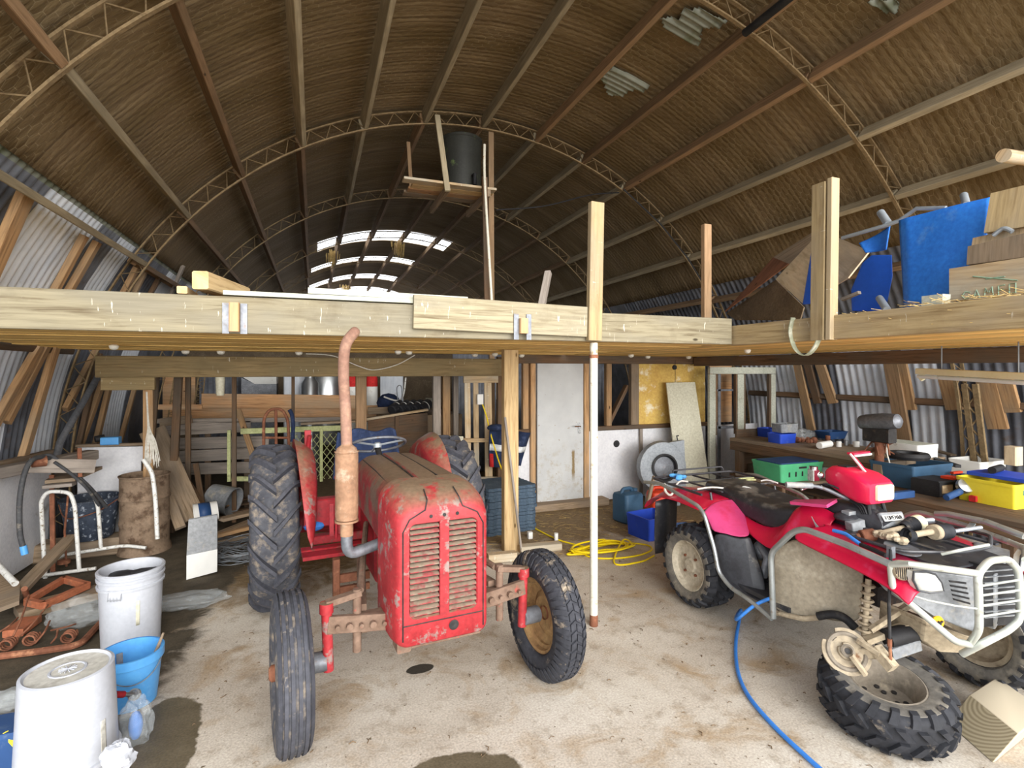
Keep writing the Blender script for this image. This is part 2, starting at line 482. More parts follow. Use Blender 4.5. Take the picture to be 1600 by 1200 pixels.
M['iron_light'] = mat_metal('pale_galvanised_iron', '#e2e7ee', '#c9d0da', '#a3a09a', .5, 3, (.62, .8), .05)
M['iron_dark'] = mat_metal('old_dark_iron', '#7b7f88', '#5d6068', '#5c4a3a', .5, 4, (.58, .78), .15)
M['iron_green'] = mat_metal('mossy_iron', '#8f9389', '#7b8073', '#62694f', .6, 3, (.5, .7), .1)
M['sky_glass'] = None
M['beam'] = mat_wood('weathered_pale_beam', '#948b73', '#675a45', '#898270', droppings=True, stain=.55)
M['header'] = mat_wood('dull_header_timber', '#94805c', '#69563a', '#887858', droppings=True, stain=.5)
M['pine'] = mat_wood('new_pine', '#d3b688', '#a9875a', None, droppings=False, stain=.2)
M['post'] = mat_wood('spattered_pine_post', '#aa956f', '#7c6443', '#a08f74', droppings=True, stain=.45)
M['joist'] = mat_wood('yellow_pine_decking', '#edc67a', '#bb9048', None, stain=.5)
M['purlin_orange'] = mat_wood('orange_brown_purlin', '#96795c', '#69533b', '#836c52', stain=.3)
M['purlin_grey'] = mat_wood('greyed_purlin', '#ada086', '#857860', '#968b74', stain=.3)
M['purlin_brown'] = mat_wood('brown_purlin', '#8f755a', '#654e38', '#7f6a52', stain=.3)
M['stud'] = mat_wood('red_brown_timber', '#b8936a', '#7f5e42', '#9c8468', stain=.35)
M['stud_dark'] = mat_wood('dark_old_timber', '#6d5540', '#463525', '#5d5145', stain=.4)
M['grey_wood'] = mat_wood('silver_grey_board', '#9a9086', '#6a6159', '#857d76', stain=.4)
M['hardwood'] = mat_wood('brown_dirty_board', '#93806a', '#66553f', '#827464', stain=.45)
M['orange_board'] = mat_wood('orange_stained_board', '#c89a6e', '#92694a', '#b4987a', stain=.4)
M['ply'] = mat_wood('old_plywood', '#cdb899', '#a08a6b', '#b8a88f', grain=10, stain=.5)
M['ply_red'] = mat_wood('red_brown_plywood', '#7b5440', '#543626', '#6a4a3a', grain=10, stain=.4)
M['crate_wood'] = mat_wood('pale_rough_crate', '#bfa682', '#8a6e4c', '#b5ab98', stain=.5, droppings=True)
M['white_board'] = mat_worn('dirty_white_foam_board', '#b9baac', '#a9ab9c', '#858070', 3, .8, dirt_at=(.6, .8))
M['white_wall'] = mat_worn('scuffed_white_lining', '#e3e4e8', '#d2d3d8', '#8f8372', 2.2, .6, dirt_at=(.62, .78))
def make_door_mat():
    t = NT('scuffed_cream_door'); o = t.coord('Object'); n = t.noise(o, 3.2, 7, .65); n2 = t.noise(o, 11, 6, .7)
    col = t.mix(t.step(n, .35, .65), C('#c4c6c6'), C('#b8babb'))
    sx = t.new('ShaderNodeSeparateXYZ'); t.link(o, sx.inputs[0])
    band = t.math('MULTIPLY', t.step(sx.outputs['Z'], .95, .55), t.step(n2, .5, .68))
    col = t.mix(t.math('MULTIPLY', band, .6), col, C('#a3957c'))
    col = t.mix(t.step(t.noise(o, 18, 4, .6), .68, .74), col, C('#8d7c62'))
    d = t.math('ADD', t.math('ABSOLUTE', t.math('SUBTRACT', sx.outputs['X'], .19)), t.math('MULTIPLY', t.math('SUBTRACT', n2, .5), .05))
    drip = t.math('MULTIPLY', t.step(d, .026, .016), t.math('MULTIPLY', t.step(sx.outputs['Z'], .28, .42), t.step(sx.outputs['Z'], .74, .70)))
    col = t.mix(drip, col, C('#85714f'))
    return t.done(col, .5, 0, .3)
M['door'] = make_door_mat()
M['yellow_wall'] = mat_worn('yellowed_wallboard', '#d8b868', '#c7a155', '#e6dcc0', 2.5, .8, dirt_at=(.56, .66))
M['cream_panel'] = mat_worn('cream_panel', '#c9c6b2', '#bfbba6', '#a19a84', 2, .5, dirt_at=(.7, .85))
M['rust'] = mat_worn('rusted_steel', '#8a5a44', '#6f4735', '#a87a5c', 9, .85, .2)
M['rust_pink'] = mat_worn('pinkish_rust_exhaust', '#8f6f60', '#7c5c4e', '#a3826c', 8, .8, .1, dirt_at=(.5, .7))
M['muffler'] = mat_worn('orange_rust_muffler', '#9c7a60', '#876750', '#b3a18c', 7, .75, .1, dirt_at=(.55, .75))
M['truss'] = mat_worn('dusty_truss_steel', '#7d6a4e', '#8f7a5a', '#655037', 9, .85, .1)
M['red'] = mat_worn('faded_tractor_red', '#a02e33', '#8f262b', '#84716c', 7, .5, 0, .2, (.55, .62), .35, 40, ('#75624f', (.34, .48)))
M['red_dusty'] = mat_worn('dusty_tractor_bonnet', '#93383a', '#7f3234', '#705c50', 4, .6, 0, .25, (.44, .56), .25, 40, ('#6c5947', (.14, .34)))
M['red_clean'] = mat_worn('tractor_red_casting', '#96212a', '#7d1b22', '#5b4038', 7, .5, 0, .2, (.56, .68))
M['louvre'] = mat_worn('dusty_red_louvre', '#9a4547', '#843b3d', '#857769', 11, .7, 0, .2, (.48, .58), .2, 40, ('#857665', (.30, .5)))
M['axle'] = mat_worn('muddy_axle_iron', '#7d6758', '#6a5547', '#a8473f', 9, .85, .1, .3, (.62, .7))
M['iron_black'] = mat_worn('oily_black_iron', '#2b2a2b', '#3a3837', '#5a4a3d', 8, .6, .3, .3)
M['steel_grey'] = mat_worn('grey_steel_pipe', '#7f8288', '#6a6d73', '#6f5a48', 8, .5, .5, .2, (.6, .75))
M['rubber'] = mat_worn('dusty_black_rubber', '#303136', '#3b3c42', '#9b8d7a', 7, .8, 0, .3, (.56, .72), .25)
M['rubber_mud'] = mat_worn('muddy_tyre_rubber', '#3c3d43', '#4a4b50', '#85796a', 8, .85, 0, .35, (.50, .70), .25)
M['side_dust'] = mat_worn('dusty_sidewall', '#5d5a56', '#746f67', '#8d8678', 6, .85, 0, .15, (.5, .7), .2)
M['lug'] = mat_worn('worn_lug_rubber', '#3a3b42', '#45464d', '#8d8274', 9, .75, 0, .25, (.6, .74), .3)
M['rubber_dark'] = mat_worn('quad_tyre_rubber', '#242529', '#2e2f34', '#83786a', 7, .7, 0, .3, (.6, .75), .3)
M['rubber_wall'] = mat_worn('dusty_tyre_sidewall', '#55534f', '#6d6860', '#8c8474', 6, .85, 0, .2, (.5, .7), .2)
M['rim'] = mat_worn('rusty_wheel_rim', '#a08258', '#8d6d4a', '#5f4633', 8, .8, .1, .3, (.55, .7))
M['rim_cream'] = mat_worn('muddy_cream_rim', '#b3a995', '#c0b7a4', '#8a7e6c', 7, .75, .1, .2, (.56, .7))
M['quad_red'] = mat_worn('glossy_quad_red', '#c61640', '#bd1238', '#c94a72', 3, .3, 0, .05, (.55, .75), .5)
M['quad_pink'] = mat_worn('sunfaded_quad_red', '#cc4a80', '#c23a6a', '#c2284e', 3, .35, 0, .05, (.5, .7), .5)
M['pod_red'] = mat_worn('shiny_headlight_red', '#d41f48', '#cf1b40', None, 4, .25, 0, .03, spec=.5)
M['plastic_black'] = mat_worn('scratched_black_plastic', '#2c2d31', '#3a3b40', '#77726a', 5, .4, 0, .15, (.6, .72), .5)
M['seat'] = mat_worn('black_vinyl_seat', '#232428', '#2c2d31', '#4f4d4b', 5, .4, 0, .12, (.6, .75), .5, dust=('#6d6964', (.5, .62)))
M['plastic_grey'] = mat_worn('grey_plastic', '#7c7f83', '#888b8e', '#a09a8d', 5, .5, 0, .12, (.55, .7), .4)
M['mudflap'] = mat_worn('mud_caked_guard', '#9c9280', '#8d8371', '#b3aa98', 3, .9, 0, .3, (.5, .7))
M['mud_arm'] = mat_worn('mud_caked_steel', '#b0a28a', '#a0917a', '#6d604e', 9, .9, 0, .5, (.56, .7))
M['chrome_bar'] = mat_metal('brushed_guard_tube', '#b9bec0', '#9fa6a6', '#857a68', .35, 8, (.56, .72), .7)
M['bumper'] = mat_metal('dusty_silver_bumper', '#c9cdc6', '#b7bbb2', '#8c8573', .4, 7, (.58, .74), .45)
M['chrome'] = mat_metal('bright_chrome', '#dfe3e6', '#c8ccd0', None, .15, 8, metal=1.0)
M['lamp_cream'] = mat_worn('cream_lamp_lens', '#e6dfbc', '#ddd5ae', None, 4, .25, 0, .03, spec=.6)
M['lamp_glass'] = mat_worn('cloudy_headlight_lens', '#dcdcd6', '#cfcfc8', '#b3b0a5', 4, .2, .2, .03, spec=.6)
M['pail_white'] = mat_worn('white_plastic_pail', '#b4b7be', '#adb0b8', '#8d8a83', 3.5, .35, 0, .06, (.66, .8), .5)
M['pail_base'] = mat_worn('grubby_pail_bottom', '#c9c7c0', '#aeaba2', '#8d887c', 5, .6, 0, .1, (.52, .7))
M['blue_pail'] = mat_worn('sky_blue_plastic', '#5ba4e0', '#4f97d6', '#7fb6e2', 4, .35, 0, .06, (.6, .8), .5)
M['blue_royal'] = mat_worn('royal_blue_plastic', '#2c4fc4', '#2545b0', '#5a6ea8', 5, .45, 0, .06, (.6, .8))
M['blue_dark'] = mat_worn('navy_plastic', '#2b4a78', '#24406a', '#5c6c80', 5, .5, 0, .08, (.58, .75))
M['blue_sheet'] = mat_worn('blue_plastic_sheet', '#2f78d6', '#2a6cc6', '#6a96c8', 2.5, .5, 0, .1, (.6, .8))
M['blue_chair'] = mat_worn('deep_blue_plastic', '#2559c0', '#1f4eac', '#4a74bc', 4, .4, 0, .08, (.62, .8))
M['teal_tub'] = mat_worn('slate_blue_tub', '#3a5a76', '#345069', '#5b7084', 4, .5, 0, .08, (.6, .8))
M['green_crate'] = mat_worn('green_fish_crate', '#4fa878', '#459a6c', '#7c9a84', 5, .5, 0, .08, (.6, .8))
M['yellow_tub'] = mat_worn('yellow_plastic_tub', '#e9d63a', '#dcc92f', '#b7a840', 4, .4, 0, .05, (.66, .8), .5)
M['yellow_cord'] = mat_worn('yellow_cable', '#ecd117', '#e0c410', None, 6, .5)
M['hose_blue'] = mat_worn('blue_air_hose', '#3f84d8', '#3677c8', '#7fa0c8', 8, .4, 0, .05, (.6, .8))
M['hose_black'] = mat_worn('dusty_black_hose', '#3c3d40', '#4a4b4d', '#7c766c', 8, .65, 0, .1, (.56, .7))
M['drum'] = mat_worn('rusty_drum', '#8f7b68', '#7d6a58', '#574536', 5, .85, .2, .35, (.5, .64))
M['tub_blue'] = mat_worn('plaster_streaked_tub', '#3a4250', '#323a47', '#aab2bd', 12, .6, 0, .2, (.56, .66))
M['white_tube'] = mat_worn('flaking_white_tube', '#dcdcd8', '#cfcfcb', '#8b7f6c', 22, .6, .1, .25, (.56, .64))
M['orange_paint'] = mat_worn('orange_painted_frame', '#ad6a4c', '#9a5b40', '#7d5a48', 7, .7, 0, .2, (.55, .7))
M['mats'] = mat_worn('blue_grey_foam_mat', '#4b5c6c', '#415060', '#5f6c78', 8, .9, 0, .2)
M['navy_cloth'] = mat_worn('navy_cloth', '#23304e', '#1c2741', '#3a4560', 8, .9, 0, .3)
M['reflect'] = mat_worn('silver_tape', '#dfe2e4', '#cfd3d6', None, 8, .3)
M['tape_red'] = mat_worn('red_cloth_edge', '#c22a2a', '#b32424', None, 8, .8)
M['fan_grey'] = mat_worn('grey_fan_housing', '#9aa0a6', '#8c9298', '#7c776e', 3, .5, .2, .1, (.6, .8))
M['black'] = mat_worn('matt_black', '#1d1d1f', '#28282a', '#4d4842', 6, .6, 0, .1, (.6, .8))
M['white_plastic'] = mat_worn('white_plastic', '#e6e6e2', '#d9d9d5', '#a9a498', 5, .5, 0, .08, (.64, .8))
M['red_plastic'] = mat_worn('red_plastic', '#d04020', '#c2381a', None, 5, .5)
M['poly_tank'] = mat_worn('black_poly_tank', '#2a2b28', '#33342f', '#5c6b42', 3, .6, 0, .2, (.6, .7))
M['steel_bright'] = mat_metal('stainless_steel', '#c3c7ca', '#a9aeb2', None, .3, 5, metal=.9)
M['aluminium'] = mat_metal('galvanised_tube', '#aeb6bd', '#98a0a8', '#7a6c5c', .45, 8, (.64, .8), .5)
M['pole_white'] = mat_worn('chipped_white_pole', '#dedacb', '#d2cebe', '#a7875f', 10, .5, .1, .15, (.58, .68))
M['lime_frame'] = mat_worn('pale_green_paint', '#bcc08c', '#aab07c', '#6d6a4c', 7, .7, 0, .15, (.58, .72))
M['hay'] = mat_worn('dry_straw', '#b99f6a', '#9c8350', '#7d6840', 12, .95)
M['twig'] = mat_worn('dry_twig', '#5d4a35', '#75614a', None, 12, .95)
M['bag'] = mat_clear('clear_plastic_bag', '#c4cacc', .22, .12)
M['bag_blue'] = mat_worn('blue_rag', '#3f7fd0', '#3672c0', None, 6, .7)
M['leaf'] = mat_worn('green_leaf', '#6fb43e', '#5ca030', None, 8, .6)
M['wire'] = mat_metal('grey_wire', '#8f959b', '#7b8187', '#6a5543', .5, 8, (.55, .7), .5)
M['rope'] = mat_worn('frayed_white_rope', '#d5d2ca', '#c5c2b8', '#a19a8a', 12, .9)
M['strap'] = mat_worn('grey_green_strap', '#a3a68f', '#8f927c', '#cbc9b8', 9, .85)
M['disc_iron'] = mat_worn('muddy_brake_iron', '#a99c87', '#978a75', '#7a5a42', 9, .8, .2, .35, (.6, .72))
M['rim_grey'] = mat_worn('dirty_grey_rim', '#857c6f', '#776e62', '#a39885', 8, .8, .1, .2, (.58, .72))
M['engine'] = mat_worn('oily_engine_iron', '#3a3536', '#4a4240', '#6d5545', 9, .7, .2, .4)
M['slab_wood'] = mat_wood('pale_timber_block', '#b5aa94', '#948669', None, grain=30, knots=False, stain=.1)
M['orange_tag'] = mat_worn('amber_tag', '#e9a91c', '#dd9c14', None, 8, .5)
M['dropping'] = mat_worn('white_spatter', '#efece0', '#e2dfd2', None, 9, .8)
M['dirt'] = mat_worn('dark_earth', '#4a4133', '#3c352a', '#665b48', 5, .95, 0, .5)
M['far_dark'] = mat_worn('dark_brown_boards', '#6a5c4a', '#574b3d', '#7a6d5a', 3, .9)  # plain dark brown for boards and a box

def make_endgrain():
    t = NT('end_grain'); o = t.coord('Object')
    w = t.new('ShaderNodeTexWave', wave_type='RINGS', rings_direction='Z'); w.inputs['Scale'].default_value = 17; w.inputs['Distortion'].default_value = 1.2; w.inputs['Detail'].default_value = 2
    return t, o, w
def make_screw_mat():
    t, o, w = make_endgrain()
    t.link(t.mapping(o, loc=(0.03, 0.03, 0)), w.inputs['Vector'])
    col = t.ramp(w.outputs['Fac'], [(0, C('#8f8268')), (1, C('#b3a68a'))])
    return t.done(col, .9, 0, .2)
M['endgrain'] = make_screw_mat()
# ------------------------------------------------------------------ the shed itself
Y0, Y1 = 0.48, 22.7
R_LIN = 4.72
SKY = [(13.25, 14.35, -24.5, 15.0), (16.4, 17.1, -26.5, 11.0), (19.5, 20.5, -28.5, 10.5)]
TRUSS_Y = [0.48, 3.64, 6.80, 9.96, 13.12, 16.28, 19.44, 22.6]

def floor():
    m = MB(); n = 24
    m.sheet([[V((-14 + 36 * i / n, -12 + 48 * j / n, 0)) for i in range(n + 1)] for j in range(n + 1)])
    o = m.build('floor', M['floor'], None, smooth=False, kind='structure', org=V((0, 0, 0)))
floor()

def roof():
    angs = [-56.2 + 1.938 * k for k in range(59)]
    ys = []; y = Y0 - .1
    while y < 10: ys.append(y); y += .0152
    while y < Y1: ys.append(y); y += .22
    # make the skylight edges exact
    for a, b, _, _ in SKY: ys += [a, b]
    ys = sorted(ys)
    vs, uv = [], []
    for y in ys:
        for k, g in enumerate(angs):
            amp = 0.0022 if y < 10 else 0
            sag = noise.noise(V((g * .09, y * 1.7, 0))) * 0.02 + noise.noise(V((g * .5, y * 7, 3))) * 0.006
            p = arch(g, y, R_LIN + amp * math.sin(2 * PI * y / .076) - abs(sag))
            vs.append(p); uv.append((math.radians(g) * R_LIN, y))
    n = len(angs); fs = []
    for i in range(len(ys) - 1):
        yc = (ys[i] + ys[i + 1]) / 2
        for k in range(n - 1):
            g = (angs[k] + angs[k + 1]) / 2
            if any(a < yc < b and g0 < g < g1 for a, b, g0, g1 in SKY): continue
            fs.append([i * n + k, (i + 1) * n + k, (i + 1) * n + k + 1, i * n + k + 1])
    m = MB(); m.add(vs, fs, [[uv[i] for i in f] for f in fs])
    o = m.build('ceiling', M['roof'], None, kind='structure', solid=0.012, angle=180)
    # patches where the paper is torn away and the iron shows
    def patch(pts, tag):
        q = MB(); c0 = [onA(u, v, 4.675) for u, v in pts]
        gs = [math.degrees(math.atan2(p.x - AX, p.z - AZ)) for p in c0]; yy = [p.y for p in c0]
        g0, g1, a0, a1 = min(gs), max(gs), min(yy), max(yy)
        rows = []
        ny, ng = 60, 16
        def inside(g, y):
            c = False; j = len(gs) - 1
            for i in range(len(gs)):
                if (yy[i] > y) != (yy[j] > y) and g < (gs[j] - gs[i]) * (y - yy[i]) / (yy[j] - yy[i]) + gs[i]: c = not c
                j = i
            return c
        idx = {}; V_ = []; F_ = []
        for i in range(ny + 1):
            for k in range(ng + 1):
                y = a0 + (a1 - a0) * i / ny; g = g0 + (g1 - g0) * k / ng
                V_.append(arch(g, y, 4.672 + .016 * math.sin(2 * PI * y / .076)))
        for i in range(ny):
            for k in range(ng):
                if inside(g0 + (g1 - g0) * (k + .5) / ng, a0 + (a1 - a0) * (i + .5) / ny):
                    F_.append([i * (ng + 1) + k, (i + 1) * (ng + 1) + k, (i + 1) * (ng + 1) + k + 1, i * (ng + 1) + k + 1])
        q.add(V_, F_); q.build('bare_iron_patch', M['iron_green'], o, label=tag, angle=180, solid=.004)
    patch([(1030, 25), (1062, 30), (1068, 12), (1100, 14), (1136, 32), (1118, 45), (1098, 40), (1092, 70), (1066, 60), (1040, 45)], 'pale corrugated iron showing through a tear in the roof paper')
    patch([(938, 118), (955, 104), (985, 118), (1015, 135), (1006, 142), (985, 140), (972, 152), (950, 146)], 'grey corrugated iron showing through a smaller roof tear')
    patch([(1355, 2), (1368, -4), (1405, 2), (1402, 18), (1385, 22), (1372, 10)], 'grey iron showing through a small roof tear')
roof()

def side_wall(name, sgn, bands):
    a0, a1 = 55, 97.3
    ys = []; y = 2.6 if sgn < 0 else 2.3  # walls left open near the front, out of view, to let daylight in
    while y < 9.5: ys.append(y); y += .0166
    while y < Y1 + .01: ys.append(y); y += .5
    angs = [55, 56.7] + [56.7 + (a1 - 56.7) * k / 12 for k in range(1, 13)]
    vs = []
    for y in ys:
        for g in angs:
            vs.append(arch(sgn * g, y, 4.72 + (.013 * math.sin(2 * PI * y / .1) if y < 9.5 else 0) + .02))
    n = len(angs); m = MB(); fs = []; mi = []
    for i in range(len(ys) - 1):
        yc = (ys[i] + ys[i + 1]) / 2; b = 1
        for (c, d, k) in bands:
            if c <= yc < d: b = k
        for k in range(n - 1):
            fs.append([i * n + k, (i + 1) * n + k, (i + 1) * n + k + 1, i * n + k + 1]); mi.append(2 if k == 0 and sgn < 0 else 1 if sgn > 0 and k < 5 else b)
    m.add(vs, fs); m.mi = mi
    m.build(name, [M['iron_light'], M['iron_dark'], M['iron_green']], None, kind='structure', angle=180, solid=.004)
side_wall('wall_left', -1, [(0, 4.9, 1), (4.9, 5.95, 0), (6.45, 6.95, 0), (8.4, 9.1, 0)])
side_wall('wall_right', 1, [(5.86, 6.9, 0), (4.42, 5.2, 0), (3.94, 4.3, 0), (1.5, 2.4, 0)])

# lattice arches
def truss(y, k):
    t = thing('roof_truss', (AX, y, 0), f'arched steel lattice truss under the roof, {ORD[k]} from the open front', 'truss')
    ri, ro = 4.5, 4.655; near = k < 4
    degs = [-97 + 2 * i for i in range(98)]
    for r, nm in ((ri, 'bottom_chord'), (ro, 'top_chord')):
        m = MB(); m.loft([[arch(g, y - .016, r - .008), arch(g, y + .016, r - .008), arch(g, y + .016, r + .008), arch(g, y - .016, r + .008)] for g in degs])
        m.build(nm, M['truss'], t, angle=30)
    m = MB(); step = 1.65 if near else 3.3; n = int(194 / step)
    pts = [arch(-97 + step * i, y, ri if i % 2 else ro) for i in range(n + 1)]
    m.tube(pts, .0078, 5); m.build('lacing', M['truss'], t)
for k, y in enumerate(TRUSS_Y): truss(y, k)

# purlins, one timber per bay
PANG = [-58.2, -49.4, -39.8, -29.8, -19.8, -10, 0, 10, 19.6, 29.2, 39.2, 48.5, 58.5]
BAYN = ['in the roof bay nearest the viewer', 'between the second and third trusses', 'between the third and fourth trusses', 'between the fourth and fifth trusses', 'between the fifth and sixth trusses', 'in the sixth roof bay back', 'in the rearmost roof bay']
O_, G_, B_ = 'purlin_orange', 'purlin_grey', 'purlin_brown'
TONE = {0: [G_, O_, O_, G_, G_, G_, G_, O_, B_, O_, G_, G_, B_], 1: [G_, G_, O_, G_, G_, G_, G_, O_, O_, O_, G_, G_, B_], 2: [B_, B_, B_, O_, G_, O_, B_, G_, G_, G_, G_, G_, B_], 3: [B_, B_, B_, O_, B_, B_, B_, B_, B_, O_, O_, G_, B_]}
tone = {(b, i): TONE[b][i] for b in TONE for i in range(13)}
cname = {'purlin_orange': 'orange', 'purlin_grey': 'greyed', 'purlin_brown': 'brown'}
for b in range(7):
    for i, g in enumerate(PANG):
        ya, yb = TRUSS_Y[b], TRUSS_Y[b + 1]
        mt = tone.get((b, i), 'purlin_brown' if b else 'purlin_grey')
        off = 0.3 if (i % 2 and b) else 0
        p, q = arch(g, ya + .022, 4.575), arch(g + (.25 if b else 0), yb - .022, 4.575)
        up = arch(g, 0, 1) - arch(g, 0, 0)
        plank('roof_purlin', p, q, .055, .15, M[mt], f'{cname[mt]} roof purlin, {ORD[i]} up from the left eave, {BAYN[b]}', 'purlin', 'roof purlins', up=up)

# ------------------------------------------------------------------ cross partition at y = 6.5
YP = 6.5
def st(name, mb, mat, **kw): return mb.build(name, mat, None, kind='structure', **kw)
# door and frame
DX0, DX1 = 2.80, 3.50
d = MB().box(((DX0 + DX1) / 2, YP - .03, 1.0), (DX1 - DX0 - .01, .04, 1.94)).build('door_1', M['door'], None, kind='structure')
hm = MB(); hm.box((DX1 - .075, YP - .057, 1.05), (.035, .012, .15)); hm.cyl((DX1 - .075, YP - .06, 1.08), (DX1 - .075, YP - .10, 1.08), .012, 10); hm.tube([(DX1 - .075, YP - .1, 1.08), (DX1 - .17, YP - .105, 1.082)], .010, 8)
hm.build('door_handle', M['chrome'], d, label='chrome lever handle')
plank('door_jamb', (DX0 - .05, YP, 0), (DX0 - .05, YP, 2.0), .07, .1, M['stud'], 'timber door jamb on the hinge side of the cream door', 'door frame', up=(0, 1, 0))
plank('door_jamb', (DX1 + .05, YP, 0), (DX1 + .05, YP, 2.0), .08, .1, M['stud'], 'brown timber door jamb beside the lever handle', 'door frame', up=(0, 1, 0))
plank('door_jamb', (DX0 - .1, YP, 2.03), (DX1 + .1, YP, 2.03), .1, .07, M['stud_dark'], 'dark timber head over the cream door', 'door frame')
plank('door_step', (DX0 - .15, YP - .12, .045), (DX1 + .3, YP - .12, .045), .2, .09, M['hardwood'], 'worn timber step across the foot of the cream door', 'step')
# low white lining boards and rails
w = MB(); w.box((2.52, YP + .02, .50), (.50, .03, 1.0)); st('wall_back_lining', w, M['white_wall'])
w = MB(); w.slab([(3.6, YP + .0, .02), (5.62, YP + .0, .02), (5.62, YP, 1.0), (3.6, YP, 1.0)], .03, (0, 1, 0)); w.box((4.02, YP - .003, .78), (.001, .001, .001)); w2 = st('wall_back_boarding', w, M['white_wall'])
q = MB(); q.lathe([(.001, 0), (.045, 0), (.05, .004), (.001, .004)], axis_matrix((4.05, YP - .002, .80), (0, -1, 0)), 16); q.build('knocked_hole', M['black'], w2, label='dark round hole knocked through the lining')
w = MB(); w.slab([(4.42, YP + .005, 1.04), (5.62, YP + .005, 1.04), (5.62, YP + .005, 1.95), (4.42, YP + .005, 1.95)], .025, (0, 1, 0)); st('wall_back_panel', w, M['yellow_wall'])
plank('dado_rail', (3.6, YP - .012, 1.03), (5.62, YP - .012, 1.03), .07, .06, M['stud_dark'], 'dark timber rail between white boarding and yellowed wallboard', 'rail')
plank('dado_rail', (2.28, YP, 1.03), (2.70, YP, 1.03), .05, .07, M['stud_dark'], 'short dark rail on the white board beside the door', 'rail')
for x, wd, mt, lb in ((3.93, .085, 'stud', 'bare stud in the open wall to the right of the door'), (4.36, .13, 'hardwood', 'broad grey-brown stud at the edge of the yellowed wallboard'), (2.66, .08, 'stud', 'brown stud standing just left of the cream door'), (2.30, .07, 'stud_dark', 'dark stud behind the hanging jacket')):
    plank('wall_stud', (x, YP + .03, 1.06 if x > 2.5 else 0), (x, YP + .03, 2.02), wd, .08, M[mt], lb, 'stud', up=(0, 1, 0))
plank('wall_batten', (4.44, YP - .03, .0), (4.44, YP - .03, 1.0), .05, .03, M['grey_wood'], 'grey vertical cover strip on the white boarding', 'batten', up=(0, 1, 0))
plank('diagonal_brace', (3.98, YP + .12, 1.06), (4.30, YP + .12, 1.62), .05, .09, M['stud_dark'], 'dark brace leaning behind the open studs', 'brace', up=(0, 1, 0))
plank('diagonal_brace', (2.45, YP + .3, 1.3), (2.66, YP + .3, 1.98), .05, .05, M['grey_wood'], 'grey lath leaning behind the stud left of the door', 'brace', up=(0, 1, 0))
# corrugated sheet closing the room behind the door wall
def corr_panel(name, x0, x1, y, z0, z1, mat, kind='structure', pitch=.1, **kw):
    m = MB(); n = max(8, int((x1 - x0) / .0167)); rows = []
    for z in (z0, z1): rows.append([(x0 + (x1 - x0) * i / n, y + .012 * math.sin(2 * PI * (x0 + (x1 - x0) * i / n) / pitch), z) for i in range(n + 1)])
    m.sheet(rows); return m.build(name, mat, None, kind=kind, solid=.004, angle=180, **kw)
corr_panel('wall_rear_iron', 2.35, 5.6, 9.2, 0, 2.3, M['iron_dark'])
# header over the open left part, with the lower packing board
plank('header_beam', (-2.02, YP - .05, 1.88), (2.30, YP - .05, 1.88), .09, .22, M['header'], 'broad dull timber header carrying the loft above the tractor', 'beam')
plank('header_packing', (-1.98, YP - .04, 1.705), (-1.52, YP - .04, 1.705), .07, .13, M['header'], 'short packing board under the left end of the header', 'beam')
plank('header_beam', (2.32, YP - .03, 2.0), (5.4, YP - .03, 2.0), .09, .13, M['stud_dark'], 'dark timber header above the door and yellowed wallboard', 'beam')
plank('gallery_bearer', (5.36, 1.3, 1.97), (5.36, YP - .1, 1.97), .09, .13, M['stud_dark'], 'long dark bearer under the right-hand gallery joists', 'beam')
# ------------------------------------------------------------------ loft and gallery
YL = 3.33; ZB, ZT = 2.045, 2.255
plank('loft_edge_beam', (-2.2, YL, (ZB + ZT) / 2), (3.12, YL, (ZB + ZT) / 2 ), .045, .205, M['beam'], 'long pale weathered beam along the front edge of the loft', 'beam')
plank('loft_fascia_board', (0.59, YL - .045, 2.205), (1.80, YL - .045, 2.18), .04, .21, M['beam'], 'pale board nailed over the middle of the loft edge beam', 'board')
for x in (-0.40, 1.31):
    t = thing('joist_hanger', (x, YL - .05, 2.10), 'galvanised hanger and block end at the left on the loft beam' if x < 0 else 'galvanised hanger and block end near the white pole', 'joist hanger')
    MB().box((x, YL - .05 - (.03 if x > 0 else 0), 2.135), (.05, .05, .16) if x < 0 else (.055, .06, .10)).build('block_end', M['orange_board'], t)
    g = MB(); g.box((x - .045, YL - .027 - (.045 if x > 0 else 0), 2.13), (.035, .006, .17)); g.box((x + .045, YL - .027 - (.045 if x > 0 else 0), 2.13), (.035, .006, .17)); g.build('nail_plate', M['steel_grey'], t)
plank('gallery_edge_beam', (3.17, 1.32, 2.12), (3.17, YL + .02, 2.12), .045, .155, M['post'], 'tan beam along the inner edge of the gallery on the right', 'beam')  # gallery cut short of the shed front to let more light beneath
# decking seen from underneath
n = 20; y0, y1 = YL + .03, YP - .0
zs = 2.065
for i in range(n):
    a = y0 + (y1 - y0) * i / n; wd = (y1 - y0) / n
    dz = random.uniform(-.006, .006); x0 = -2.2 + random.uniform(0, .08)
    plank('deck_plank', (x0, a + wd / 2, zs + dz), (3.14, a + wd / 2, zs + dz), wd - .006, .03, M['joist'], f'yellow loft decking plank over the tractor, {ORD[i]} behind the front beam', 'plank', 'loft decking planks')
for i in range(16):
    a = 3.2 + i * .143
    plank('deck_plank', (a + .07, 1.32, 2.06 + random.uniform(-.005, .005)), (a + .07, YP - .05, 2.06), .137, .03, M['joist'], f'gallery decking plank running lengthwise, {ORD[i]} in from the gallery edge', 'plank', 'gallery decking planks')
for i, (y, wd) in enumerate(((3.62, .05), (4.35, .05), (5.1, .09), (5.85, .05))):
    pass
